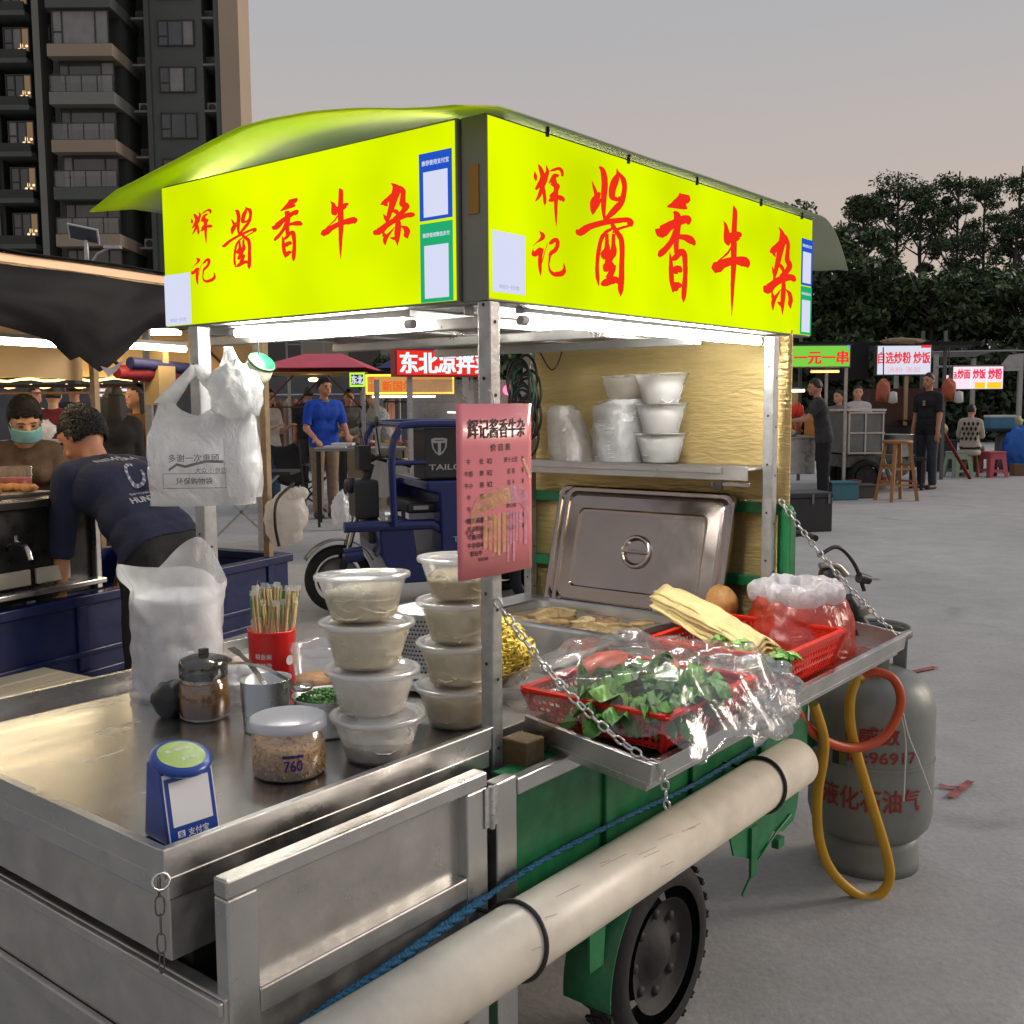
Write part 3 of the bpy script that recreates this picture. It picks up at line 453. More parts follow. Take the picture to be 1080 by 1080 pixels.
g = MB(); g.tube([(.045, .12, 1.8635), (.045, .94, 1.8635)], .0055, 8); cb('hidden_fill_tube', g, FILLT)
g = MB(); g.tube([(.12, .045, 1.8635), (1.36, .045, 1.8635)], .0055, 8); cb('hidden_fill_tube', g, FILLT)
# --- end wall, rails, shelf
WALLM = pm('foil_insulation', (.74, .56, .24), .34, .55, .14, 9, .6, 60, rvar=.05, aniso=(1, .35, 1.6))
g = MB(); g.grid(lambda a, b: (1.285+.004*nz3((a*9, b*14, 0)), -.004+.894*a, .60+.95*b), 60, 60); cb('end_wall', g, WALLM, solid=.006)
for z in (1.065, .858):
    g = MB(); g.box(1.245, 1.275, .0, .86, z-.016, z+.016); cb('frame_rail', g, GREEN, bevel=.004)
g = MB(); g.box(1.235, 1.278, -.03, .008, .40, 1.06); g.ball((1.256, -.011, 1.06), (.022, .02, .02), 12); cb('frame_rail', g, GREEN, bevel=.006)
g = MB(); g.box(1.245, 1.275, .86, .89, .40, 1.06); cb('frame_rail', g, GREEN, bevel=.006)
g = MB(); g.box(1.10, 1.28, .03, .86, 1.176, 1.182); g.box(1.094, 1.10, .03, .86, 1.150, 1.188); g.box(1.085, 1.094, .10, .86, 1.168, 1.184)
g.box(1.086, 1.094, .02, .13, 1.135, 1.146, 1); g.box(1.082, 1.094, .098, .125, 1.126, 1.146, 2); cb('shelf', g, [STEEL, CHROME, BLACKP], bevel=.0015)
# --- prep table (fold-out lid) with rims
g = MB()
TU0, TU1, TV0, TV1, TZ = -.685, -.012, -.012, .905, .742
g.box(TU0, TU1, TV0, TV1, TZ-.012, TZ)
cb('tabletop', g, STEEL_TOP)
g = MB(); t = .0022
g.box(TU0-.002, TU0, TV0, TV1, .728, .767); g.box(TU0-.004, TU1, TV0-.004, TV0-.0018, .728, .767); g.box(TU0-.004, TU1, TV1, TV1+.002, .728, .765)
g.box(TU0-.007, TU0+.006, TV0, TV1, .7672, .7690); g.box(TU0-.007, TU1, TV0-.009, TV0+.004, .7693, .7708); g.box(TU0-.007, TU1, TV1-.006, TV1+.006, .7656, .7674)
cb('table_rim', g, STEEL, bevel=.0008)
g = MB(); g.box(TU0+.003, TU1, TV0+.0005, TV1-.003, .693, .7268); cb('table_band', g, STEEL, bevel=.003)
g = MB(); g.box(TU0+.012, TU1-.002, TV0+.012, TV1-.01, .602, .6925); g.box(TU0+.07, TU1-.03, TV0+.05, TV1-.03, .42, .602, 1); cb('table_box', g, [STEEL_DULL, DARKIN], bevel=.002)
# --- side doors and tailgate
DV = -.09
g = MB()
g.box(-.645, -.112, DV, DV+.03, .704, .730); g.box(-.645, -.595, DV, DV+.03, .20, .7035); g.box(-.165, -.112, DV, DV+.03, .20, .7035); g.box(-.5945, -.1655, DV+.001, DV+.03, .522, .560); g.box(-.5945, -.1655, DV+.001, DV+.03, .20, .235)
door = cb('side_door', g, STEEL, bevel=.003)
g = MB(); g.box(-.596, -.164, DV+.020, DV+.024, .235, .704); cb('door_panel', g, STEEL_DULL, door)
g = MB(); g.box(-.60, -.16, DV+.0185, DV+.0195, .40, .415); g.bar((-.58, DV+.018, .523), (-.19, DV+.018, .523), .004, .003); cb('door_seam', g, STEEL_DULL, door)
g = MB()
for z in (.64, .665, .69): g.tube([(-.104, DV-.002, z-.012), (-.104, DV-.002, z+.012)], .006, 8)
g.box(-.122, -.088, DV-.003, DV-.0005, .632, .702); cb('hinge', g, pm('painted_hinge', (.45, .44, .42), .6, .2, .3, 60, .3, 80), door)
g = MB()
g.box(-.652, -.628, DV+.004, .93, .43, .568); g.box(-.660, -.6525, DV+.004, .93, .545, .5655); g.box(-.664, -.6525, DV+.004, .93, .405, .432); g.box(-.640, -.63, DV+.004, .93, .17, .40)
cb('tailgate', g, STEEL_DULL, bevel=.003)
g = MB()
g.box(-.086, -.030, DV+.001, DV+.028, .20, .700, 1); g.box(-.0295, 1.26, DV-.002, DV+.022, .664, .694, 1); g.box(-.029, 1.26, DV+.008, DV+.013, .41, .6635, 0)
for u in (.27, .62, .97): g.box(u-.018, u+.018, DV-.001, DV+.0075, .41, .6635, 0)
g.box(-.0295, 1.26, DV-.003, DV+.022, .395, .41, 0); g.box(-.02, 1.26, DV+.0235, -.02, .680, .690, 0)
cb('side_panel', g, [GREEN, STEEL], bevel=.003)
g = MB(); g.box(-.62, 1.27, .90, .925, .30, .70); cb('side_panel', g, GREEN, bevel=.003)
g = MB(); g.box(-.62, 1.27, -.06, .90, .365, .40); cb('bed_floor', g, DARKIN)
g = MB(); g.box(.035, .09, -.06, .0, .664, .735); cb('wood_block', g, pm('grimy_wood', srgb(96, 78, 48), .75, 0, .3, 12, .2, 60), bevel=.003)
# counter
g = MB()
PA = (.775, 1.085, .20, .70); PB = (.44, .755, .20, .70)
g.box(-.01, .44, .02, .895, .722, .740); g.box(.44, 1.09, .02, .20, .722, .740); g.box(.44, 1.09, .70, .895, .722, .740); g.box(1.09, 1.27, .02, .895, .722, .740); g.box(.755, .775, .20, .70, .722, .740)
g.box(-.01, 1.26, .018, .020, .58, .722); cb('counter', g, STEEL_DULL, bevel=.0015)
# serving tray (fold-out)
def trz(v): return .757+(.037)*(v/.28)   # tilts outward
TM = Matrix.Rotation(math.atan2(.037, .28), 4, 'X'); TM = Matrix.Translation((0, 0, .757)) @ TM
g = MB(); u0, u1 = .112, 1.445
g.box(u0, u1, -.283, .004, -.040, -.036, 0, TM)
g.box(u0, u0+.002, -.283, .004, -.0358, 0, 0, TM); g.box(u1-.002, u1, -.283, .004, -.0358, 0, 0, TM); g.box(u0+.002, u1-.002, -.283, -.281, -.0358, 0, 0, TM)
g.box(u0-.004, u0+.008, -.285, .004, .0003, .0018, 0, TM); g.box(u1-.008, u1+.004, -.285, .004, .0003, .0018, 0, TM); g.box(u0+.0085, u1-.0085, -.287, -.273, .0003, .0020, 0, TM)
g.box(u0+.012, u1-.012, -.271, .0, -.058, -.0405, 0, TM)
cb('serving_tray', g, STEEL, bevel=.0012)
def traypt(u, v, h=0): return TM @ Vector((u, v, -.036+h))
# chains
def chain(p, q, sag, ll=.023, rad=.0023, wd=.0064, name='chain', mat=CHAINM):
    p, q = Vector(p), Vector(q); N = 200
    path = [p.lerp(q, i/N)-Vector((0, 0, sag*4*(i/N)*(1-i/N))) for i in range(N+1)]
    Ls = [0]
    for i in range(N): Ls.append(Ls[-1]+(path[i+1]-path[i]).length)
    n = max(2, int(Ls[-1]/(ll*.76))); g = MB()
    for k in range(n):
        s = (k+.5)/n*Ls[-1]; i = next(j for j in range(N) if Ls[j+1] >= s); c = path[i]; d = (path[i+1]-path[i]).normalized()
        a = d.cross(Vector((0, 0, 1))); a = a.normalized() if a.length > .01 else Vector((1, 0, 0)); b = a.cross(d)
        tw = .35*math.sin(k*1.3)+(0 if k % 2 else math.pi/2); x = a*math.cos(tw)+b*math.sin(tw)
        pts = []
        for j in range(12):
            t = 2*math.pi*j/12; pts.append(c+d*(ll/2-rad)*(math.copysign(abs(math.cos(t))**.7, math.cos(t)))+x*wd*(math.copysign(abs(math.sin(t))**.8, math.sin(t))))
        g.tube(pts, rad, 6, 0, closed=True)
    return cb(name, g, mat)
chain((.010, -.010, 1.0), tuple(traypt(.130, -.286, .03)), .035)
chain((1.205, -.012, 1.095), tuple(traypt(1.40, -.270, .04)), .02)
chain(tuple(traypt(.142, -.290, .02)), tuple(traypt(.165, -.296, -.06)), .0)
chain((TU0-.012, TV0-.004, .735), (TU0-.014, TV0-.006, .605), 0, .03, .0012, .006, 'chain', pm('rusty_chain', (.16, .14, .12), .5, .7, .4, 60))
g = MB(); g.tube([(TU0-.012+.013*math.cos(t*.6), TV0-.008+.004*math.sin(t*.6), .73+.010*math.sin(t*.6)) for t in range(11)], .002, 6, closed=True); cb('ring', g, CHAINM)
# green hanging bracket pieces below, chassis, mudguard
g = MB()
for v in (.10, .72): g.box(-.60, 1.75, v-.025, v+.025, .27, .33)
for u in (-.3, .2, .9, 1.2): g.box(u-.02, u+.02, .0, .85, .33, .365)
cb('chassis', g, GREEN, bevel=.003)
for (u, z0, z1, wd) in ((-.07, .10, .40, .055), (.275, .20, .42, .035)):
    g = MB(); g.prism([(u-wd, z0), (u+wd*.4, z0), (u+wd, z1), (u-wd, z1)], lambda a, b, t: (a, DV+.03+t, b), 0, .006); cb('mudguard_bracket', g, GREEN)
g = MB()
arc = [(.80+.10*k, .305) for k in range(5)]+[(1.19, .27), (1.17, .235), (1.10, .225), (1.04, .245), (.99, .215), (.93, .205), (.88, .23), (.82, .255)]
g.prism(arc, lambda a, b, t: (a, DV+.004+t, b), 0, .005)
g.box(.90, .935, DV-.004, DV+.003, .17, .30)
g.tube([(.86, DV, .14), (.94, DV, .20), (1.05, DV, .24), (1.14, DV, .26)], .004, 6); g.box(1.04, 1.075, DV-.012, DV+.008, .20, .225)
cb('side_bracket', g, [GREEN])
# wheels
def wheel(u, v, zc, r, wd, name='wheel', parent=None):
    rim = MB(); q = Matrix.Translation((u, v, zc)) @ Matrix.Rotation(R(90), 4, 'X')
    rr_ = r*.60
    rim.lathe([(rr_, -wd*.40), (rr_*.96, -wd*.36), (rr_*.90, -wd*.2), (rr_*.55, -wd*.12), (rr_*.42, -wd*.25), (rr_*.15, -wd*.30), (.001, -wd*.30)], 40, (0, 0, 0), 0, True, None, q)
    rim.lathe([(rr_, wd*.40), (rr_*.96, wd*.36), (rr_*.90, wd*.2), (rr_*.55, wd*.12), (rr_*.42, wd*.25), (rr_*.15, wd*.42), (.001, wd*.44)], 40, (0, 0, 0), 0, True, None, q)
    for k in range(8):
        a = k*math.pi/4; rim.lathe([(rr_*.09, wd*.1), (rr_*.09, wd*.22), (.001, wd*.23)], 8, (0, 0, 0), 1, True, None, q @ Matrix.Translation((rr_*.70*math.cos(a), rr_*.70*math.sin(a), 0)))
    ty = MB(); prof = []
    for k in range(15):
        t = math.pi*(-.62+1.24*k/14); prof.append((r*.80+r*.20*math.cos(t), wd*.5*math.sin(t)))
    ty.lathe(prof, 64, (0, 0, 0), 0, True, None, q)
    for k in range(56):
        a = 2*math.pi*k/56; m_ = q @ Matrix.Rotation(a, 4, 'Z') @ Matrix.Translation((r*.992, 0, 0)) @ Matrix.Rotation(.35*(1 if k % 2 else -1), 4, 'X')
        for zz in (-.30, -.02, .26): ty.box(-.004, .0035, -.008, .008, wd*(zz-.10), wd*(zz+.12), 0, m_)
    return rim, ty
RIMM = pm('grimy_rim', (.022, .021, .020), .7, .1, .3, 14, .15, 50)
for v in (-.012, .86):
    rim, ty = wheel(.55, v, .104, .217, .095)
    if v > .5: pass
    wo = cb('wheel', rim, [RIMM, DARKIN]); cb('tyre', ty, RUBBER, wo)
g = MB(); g.tube([(.55, .0, .104), (.55, .86, .104)], .028, 12); g.ball((.55, .45, .104), (.09, .10, .09), 16); cb('axle', g, DARKIN)
g = MB()
for k in range(20):
    pass
g.grid(lambda a, b: (.55+.25*math.cos(math.pi*(1.02-.62*a)), -.07+.12*b, .104+.25*math.sin(math.pi*(1.02-.62*a))), 24, 2); cb('mudguard', g, GREEN, solid=.004)
# driver end: fork, front wheel, handlebar, lever and black engine parts
rim, ty = wheel(2.05, .42, .104, .217, .07); wo = cb('wheel', rim, [RIMM, DARKIN]); cb('tyre', ty, RUBBER, wo)
g = MB(); g.tube([(2.05, .37, .104), (1.88, .37, .72), (1.86, .37, .85)], .02, 10); g.tube([(2.05, .47, .104), (1.88, .47, .72), (1.86, .47, .85)], .02, 10); g.tube([(1.30, .42, .36), (1.6, .42, .35), (1.85, .42, .62)], .035, 10)
cb('fork', g, GREEN)
g = MB(); g.tube(crom([(1.72, .10, .93), (1.80, .20, .93), (1.85, .36, .86), (1.85, .48, .86), (1.80, .64, .93), (1.72, .74, .93)], 5), .011, 8); cb('handlebar', g, BLACKP)
g = MB(); g.box(1.34, 1.66, .22, .62, .52, .60); cb('seat', g, BLACKP, bevel=.03, seg=4)
hb = MB()
hb.tube(crom([(1.40, -.075, .86), (1.44, -.085, .82), (1.45, -.09, .74), (1.47, -.10, .66)], 5), [.02]*16, 8); hb.ball((1.41, -.07, .86), (.035, .03, .045), 12); hb.ball((1.46, -.12, .70), (.045, .03, .035), 12)
hb.tube(crom([(1.36, -.06, .93), (1.42, -.09, .95), (1.47, -.12, .90), (1.50, -.14, .82)], 6), .006, 8); hb.tube([(1.48, -.13, .86), (1.51, -.15, .85)], [.016, .013], 10); hb.tube(crom([(1.47, -.10, .80), (1.51, -.13, .72), (1.52, -.14, .68)], 4), [.02, .022, .022, .02, .022, .022, .02, .018, .016], 10)
hb.ball((1.51, -.155, .665), (.06, .028, .026), 14); hb.tube([(1.38, -.05, .62), (1.45, -.10, .64)], .02, 8)
cb('engine_lever', hb, [BLACKP])
hb = MB(); hb.tube([(1.495, -.135, .775), (1.502, -.140, .755)], .024, 12); cb('lever_collar', hb, pm('worn_alloy', (.38, .36, .30), .4, .8, .3, 30)); hb = MB(); hb.tube(crom([(1.37, -.06, .90), (1.41, -.09, .90), (1.44, -.11, .87)], 5), .009, 8); cb('clutch_pipe', hb, MATS['worn_alloy'])
# ================================================================= pipe, rope, gas cylinder
g = MB(); PV, PZ, PR = -.160, .456, .0605
q = Matrix.Translation((0, PV, PZ)) @ Matrix.Rotation(R(90), 4, 'Y')
pu0, pu1 = -.95, 1.0
pipe = cthing('drain_pipe', 'long white plastic pipe tied along the side of the cart', 'pipe', 0, PV, PZ)
lp = lambda mb: mb
g = MB(); M_ = Matrix.Rotation(R(90), 4, 'Y')
g.lathe([(PR-.005, pu0), (PR, pu0), (PR, pu1), (PR-.005, pu1), (PR-.005, pu1-.3)], 48, (0, 0, 0), 0, True, None, M_); g.build('pipe', WHITEP, pipe)
g = MB()
for i in range(14):
    a = random.uniform(.2, 2.2); u = random.uniform(-.2, .5); ln = random.uniform(.02, .09)
    p = [Vector((u+ln*k/4, -(PR+.0006)*math.sin(a+.1*k*.2), (PR+.0006)*math.cos(a+.1*k*.2))) for k in range(5)]; g.tube(p, .0006, 4)
g.build('scratches', pm('scratch_dirt', (.42, .38, .32), .8), pipe)
for (u, tail) in ((-.125, .06), (.80, .10)):
    g = MB(); pts = []
    for k in range(26):
        a = R(-125+ 330*k/25); pts.append((u+.012*math.sin(k*.35), -(PR+.003)*math.cos(a-R(90)) if False else (PR+.0035)*math.sin(a), (PR+.0035)*math.cos(a)))
    pts = [Vector((u-.02, .075, PR+.028))]+[Vector(p) for p in pts if True]
    g.tube([(u-.035, .08, .05)]+[(u+.010*math.sin(k*.2), (PR+.0035)*math.sin(R(60-10*k)), (PR+.0035)*math.cos(R(60-10*k))) for k in range(26)], .0042, 8); g.build('tie_wire', BLACKP, pipe)
# blue rope
BLUER = pm('blue_braided_rope', srgb(22, 92, 128), .7, 0, .5, 160, .6, 220)
rope = cthing('rope', 'blue braided rope strung above the white pipe along the cart side', 'rope', -.14, -.10, .51)
pts = [(-.97, -.165, .40), (-.62, -.115, .47), (-.50, -.105, .488), (-.38, -.100, .492), (-.15, -.097, .512), (.05, -.099, .525), (.35, -.098, .515), (.58, -.10, .505), (.95, -.10, .51)]
pts = [Vector(p)-Vector((-.14, -.10, .51)) for p in pts]
for k in range(3):
    g = MB(); path = crom(pts, 16); P2 = []
    for i, p in enumerate(path):
        a = i*1.1+k*2.1; sp = .006 if i < 66 else .0035
        P2.append(p+Vector((0, math.cos(a), math.sin(a)))*sp*.7)
    g.tube(P2, [.0058 if i < 66 else .0036 for i in range(len(P2))], 6); g.build('strand', BLUER, rope)
# gas cylinder
CYLP = pm('cylinder_grey_paint', srgb(126, 130, 124), .42, .1, .14, 7, .05, 40, rvar=.1)
cyl = thing('gas_cylinder', 'grey liquefied gas cylinder with red lettering standing at the end of the cart', 'gas cylinder', (1.052, 3.02, 0), R(-19))
HC = .775; rc = .176
g = MB(); prof = [(.001, .085), (.09, .088), (.145, .105), (.168, .135), (rc, .17), (rc, .47), (.172, .50), (.158, .535), (.13, .565), (.08, .585), (.03, .592), (.001, .593)]
g.lathe(prof, 56); g.lathe([(rc+.0012, .325), (rc+.0022, .33), (rc+.0012, .335)], 56); g.build('body', CYLP, cyl)
g = MB(); g.lathe([(.137, .0), (.142, .0), (.142, .03), (.137, .075), (.137, .105), (.133, .105), (.133, .0)], 48); g.build('foot_ring', CYLP, cyl)
g = MB()
for k in range(3):
    a0 = k*2.094; prof = []
    vs = [Vector((.098*math.cos(a0+t*.1), .098*math.sin(a0+t*.1), .56)) for t in range(14)]+[Vector((.098*math.cos(a0+t*.1), .098*math.sin(a0+t*.1), .70)) for t in range(14)]
g.lathe([(.096, .70), (.100, .708), (.104, .70), (.104, .685), (.096, .685), (.096, .70)], 40)
for k in range(3):
    a = k*2.094+.4
    for j in range(8):
        b0, b1 = a+j*.07, a+(j+1)*.07
        g.add([(.098*math.cos(b0), .098*math.sin(b0), .56), (.098*math.cos(b1), .098*math.sin(b1), .56), (.101*math.cos(b1), .101*math.sin(b1), .688), (.101*math.cos(b0), .101*math.sin(b0), .688)], [(0, 1, 2, 3)])
g.build('collar', CYLP, cyl, solid=.004)
g = MB(); g.tube([(0, 0, .59), (0, 0, .65)], .018, 12); g.tube([(0, 0, .635), (.01, -.06, .635)], .012, 10); g.lathe([(.001, .665), (.028, .665), (.03, .655), (.028, .645), (.001, .645)], 14); g.build('valve', pm('brass', (.46, .30, .09), .3, 1., .15, 20), cyl)
REDP = pm('red_stencil', srgb(150, 42, 38), .6, 0, .3, 30)
def cyltext(mb, body, ang, z, w, h=None, bold=.02):
    put_text(mb, body, lambda a, b: ((rc+.0018)*math.sin(ang+a/rc), -(rc+.0018)*math.cos(ang+a/rc), z+b), w, h, bold)
g = MB(); cyltext(g, '液化石油气', .02, .245, .29, .066, .015); cyltext(g, '威數', .12, .432, .11, .05, .03); cyltext(g, '话:96917', .17, .370, .20, .042, .02)
for k in range(9):
    pass
fl = [(0, 0), (.014, .003), (.020, .014), (.018, .028), (.010, .036), (.012, .026), (.006, .020), (.004, .034), (.006, .052), (-.004, .040), (-.004, .026), (-.012, .034), (-.018, .022), (-.016, .008)]
g.add([((rc+.0018)*math.sin(-.30+a/rc), -(rc+.0018)*math.cos(-.30+a/rc), .405+b) for a, b in fl], [tuple(range(len(fl)))])
g.build('stencil_lettering', REDP, cyl)
g = MB()
for k, (c0, c1) in enumerate(((-.62, -.50), (-.5, -.38))):
    n0 = 5
    for j in range(n0):
        b0, b1 = c0+(c1-c0)*j/n0, c0+(c1-c0)*(j+1)/n0; r_ = rc+.0016
        g.add([(r_*math.sin(b0), -r_*math.cos(b0), .335), (r_*math.sin(b1), -r_*math.cos(b1), .335), (r_*math.sin(b1), -r_*math.cos(b1), .372), (r_*math.sin(b0), -r_*math.cos(b0), .372)], [(0, 1, 2, 3)], k)
g.build('paper_sticker', [BLACKP, pm('olive_sticker', (.16, .14, .04), .6)], cyl)
# hoses
at_z = lambda px, py, Y: at(px, py, Y)
hose = thing('gas_hose', 'yellow rubber gas hose looping down in front of the grey cylinder', 'hose', tuple(at(918, 945, 2.82)))
def hosemesh(pxs, r, name, mat, par, n=8):
    P = [at(*p)-Vector(par.location) for p in pxs]; g = MB(); g.tube(crom(P, 10), r, 12); return g.build(name, mat, par)
YH = pm('yellow_hose_rubber', srgb(198, 150, 30), .45, 0, .12, 12); OH = pm('orange_hose_rubber', srgb(196, 76, 30), .45, 0, .1, 12)
hosemesh([(905, 712, 2.80), (897, 735, 2.77), (897, 765, 2.755), (905, 800, 2.75), (920, 850, 2.75), (935, 900, 2.76), (938, 928, 2.77), (925, 945, 2.78), (905, 944, 2.78), (878, 920, 2.76), (864, 885, 2.74), (862, 840, 2.70), (868, 800, 2.66), (868, 775, 2.63), (858, 742, 2.60)], .0135, 'hose', YH, hose)
hose2 = thing('gas_hose', 'orange rubber gas hose curving round over the grey cylinder shoulder', 'hose', tuple(at(895, 790, 2.75)))
hosemesh([(838, 745, 2.55), (850, 765, 2.62), (872, 782, 2.68), (900, 789, 2.72), (928, 780, 2.745), (945, 758, 2.76), (950, 735, 2.77), (942, 716, 2.78), (925, 709, 2.79), (908, 712, 2.80)], .0125, 'hose', OH, hose2)
g = MB(); a = at(904, 716, 2.80)-Vector(hose2.location); b = at(920, 704, 2.82)-Vector(hose2.location); g.tube([a, a.lerp(b, .5), b], [.018, .02, .016], 12); g.tube([b, b+Vector((.02, .05, -.01))], .01, 8); g.build('fitting', MATS['brass'], hose2)
# clear film and white string over the cylinder
sg = thing('string', 'loose white plastic string hanging down over the grey gas cylinder', 'string', tuple(at(955, 780, 2.80)))
g = MB()
for pp in ([(948, 745, 2.81), (955, 780, 2.80), (954, 820, 2.80), (953, 845, 2.80)], [(950, 740, 2.81), (958, 775, 2.80), (970, 805, 2.815), (982, 838, 2.84)]):
    g.tube(crom([at(*p)-Vector(sg.location) for p in pp], 6), .0022, 6)
g.build('strand', pm('white_string', (.62, .60, .57), .6), sg)
# ================================================================= food and things on the cart
PP = film('milky_plastic', (.92, .92, .90), .70, .22, .06, 25, .12, .55, .05)
PPC = film('clear_plastic', (.90, .90, .89), .88, .12, .08, 20, .16, .5, .06)
BAGM = film('thin_white_bag', (.94, .94, .94), .26, .22, 1., 20, .14, .55, .14)
BAGC = film('clear_bag', (.86, .86, .86), .93, .17, .6, 12, .20, .5, .04)
LIDM = film('frosted_lid', (.88, .89, .90), .12, .35, .05, 20, .06, .5)
NOODLE = pm('rice_noodle', (.92, .84, .60), .35, 0, .12, 40, .8, 60, sub=.2)
NOODLE2 = pm('rice_noodle_pale', (.88, .86, .78), .35, 0, .1, 40, .8, 60, sub=.2)
NOODLE3 = pm('rice_noodle_tan', (.80, .68, .44), .35, 0, .14, 40, .8, 60, sub=.2)
NCOL = {'rice_noodle': (.80, .70, .46), 'rice_noodle_pale': (.84, .80, .68), 'rice_noodle_tan': (.70, .56, .32), 'cooked_rice': (.8, .79, .76)}
def strands(g, n, r0f, z0, z1, rad, seed, mi=0, flat=.25):
    rnd = random.Random(seed)
    for k in range(n):
        z = rnd.uniform(z0, z1); rr = r0f(z)*rnd.uniform(.55, .99); a = rnd.uniform(0, 6.28); da = rnd.uniform(.18, .35); pts = []
        tl = rnd.uniform(-flat, flat)
        for j in range(8):
            b = a+j*da; pts.append((rr*math.cos(b), rr*math.sin(b), min(z1, max(z0, z+tl*rr*math.sin(j*.8+k)))))
        g.tube(pts, rad, 5, mi, caps=False)
def make_bowl(u, v, z, label, group, rb=.055, rt=.0755, h=.076, fill=.8, noodle=NOODLE, seed=1, tilt=0, lid=True, cat='bowl', rot=0):
    t = cthing('noodle_bowl', label, cat, u, v, z, rot, group)
    if tilt: t.rotation_euler = (R(tilt), R(tilt*.6), CANG+rot)
    g = MB(); rf = lambda zz: rb+(rt-rb)*zz/h
    g.lathe([(.001, .004), (rb*.8, .004), (rb*.86, .0), (rb, .003), (rf(h*.5), h*.5), (rt-.001, h-.008), (rt, h-.004), (rt+.004, h-.003), (rt+.005, h+.001), (rt+.002, h+.002)], 48)
    g.build('bowl', PP, t)
    g = MB(); rn = lambda zz: rf(zz)-.0035
    wob = lambda p, a: p+Vector((0, 0, .006*nz3((p.x*28, p.y*28, seed), 1)))if p.z > h*fill*.7 else p
    prof = [(rn(.006), .006), (rn(h*.3), h*.3), (rn(h*.6), h*min(.6, fill*.8)), (rn(h*fill)-.002, h*fill-.006), (rn(h*fill)*.7, h*fill), (rn(h*fill)*.3, h*fill+.002), (.001, h*fill+.002)]
    g.lathe(prof, 40, fn=wob); strands(g, 70, lambda zz: rn(zz)+.0012, .006, h*fill, .0021, seed, 1); g.build('noodles', [pm(noodle.name+'_gap', tuple(c*.86 for c in NCOL[noodle.name]), .5, 0, .2, 60), noodle], t)  # base mass coloured darker to paint the shade between strands
    if lid:
        g = MB(); g.lathe([(.001, h+.001), (rt*.80, h+.001), (rt*.84, h-.002), (rt*.90, h-.002), (rt*.94, h+.003), (rt+.006, h+.004), (rt+.008, h+.001), (rt+.007, h-.005), (rt+.0055, h-.005)], 48)
        g.build('lid', LIDM if fill > .99 else film('bowl_lid', (.92, .93, .93), .50, .18, .10, 25, .14, .5), t)
    return t
STK = 'plastic bowls of rice noodles stacked on the prep table'
ft = 'at the front of the prep table'
z = .7425
lab1 = ['bottom bowl of the nearer stack, pale short rice noodles, straight on the steel table', 'second bowl from the bottom in the nearer noodle stack', 'third bowl from the bottom in the nearer noodle stack', 'topmost bowl of the nearer noodle stack, tilted with cloudy yellow noodles']
offs = [(0, 0), (-.006, .006), (-.010, .012), (-.012, .016)]
for i in range(4):
    make_bowl(-.197+offs[i][0], .088+offs[i][1], z+i*.0815, lab1[i], STK, fill=(.55, .95, .95, .74)[i], noodle=(NOODLE2, NOODLE2, NOODLE, NOODLE)[i], seed=i+3, tilt=(0, 1, 1.5, 3)[i], rot=i*.7)
lab2 = ['bottom bowl of the noodle stack beside the steel post', 'second bowl from the bottom of the stack beside the post', 'third bowl from the bottom of the stack beside the post', 'top bowl of the stack behind the pink price list']
for i in range(4):
    make_bowl(.035+.004*i, .108, z+i*.0815, lab2[i], STK, fill=(.9, .95, .92, .62)[i], noodle=(NOODLE3, NOODLE, NOODLE, NOODLE3)[i], seed=i+13, tilt=(0, 1, 0, 1)[i], rot=i*.5)
# milky bag of stacked bowls
t = cthing('bagged_bowls', 'tall stack of white foam bowls in an open clear plastic bag', 'bag', -.165, .725, z)
g = MB(); prof = [(.001, .004), (.082, .004), (.086, .01)]
for k in range(16):
    z0 = .012+k*.0125; prof += [(.086, z0), (.0885, z0+.004), (.0885, z0+.008), (.086, z0+.0105)]
prof += [(.086, .215), (.078, .217), (.06, .17), (.001, .17)]
g.lathe(prof, 40); g.build('foam_bowls', pm('white_foam', (.82, .82, .83), .5, 0, .03, 10, sub=.1), t)
g = MB()
def bagfn(a, b):
    th = 2*math.pi*a; hh = .275*b
    r = .094+.004*math.sin(5*th+b*4)+.006*nz3((math.cos(th)*2, math.sin(th)*2, b*5), 1.5, 2)
    if b > .6: r *= 1+.05*math.sin((b-.6)/.4*2.6)-.10*(b-.6)
    if b > .84: r *= 1+1.1*(b-.84)*(1+.9*math.cos(th-2.2))
    if b < .06: r *= 1.05
    zz = hh+(.035*math.sin(2*th+.6)+.02*math.sin(3*th))*max(0, b-.72)*3.2
    return (r*math.cos(th), r*math.sin(th), zz)
g.grid(bagfn, 64, 48); g.build('plastic_bag', film('milk_bag', (.94, .94, .95), .42, .2, .6, 18, .20, .6, .12), t)
# sauce jar
t = cthing('sauce_jar', 'glass jar of brown chilli sauce with a black domed lid', 'jar', -.236, .538, z)
g = MB(); g.lathe([(.001, .0), (.044, .0), (.049, .006), (.050, .04), (.047, .07), (.040, .078), (.040, .085), (.0385, .085)], 40); g.build('glass', film('sauce_glass', (.5, .36, .15), .92, .06, .05, 12, .22, .3), t)
g = MB(); g.lathe([(.001, .003), (.043, .003), (.047, .007), (.0475, .034), (.046, .040), (.001, .041)], 32, mi=0); g.lathe([(.0472, .036), (.0462, .060), (.0458, .074)], 32, mi=1); g.build('sauce', [pm('chilli_sauce', (.115, .035, .010), .3, 0, .5, 30), film('sauce_smear', (.26, .12, .03), .35, .3, .5, 60, .05, .3, .3)], t)
g = MB(); g.lathe([(.043, .080), (.0465, .082), (.047, .108), (.044, .116), (.030, .121), (.001, .123)], 40); g.box(-.006, .010, -.006, .006, .120, .136); g.build('lid', film('smoked_lid', (.03, .028, .026), .12, .1, .03, 10, .22, .1), t)
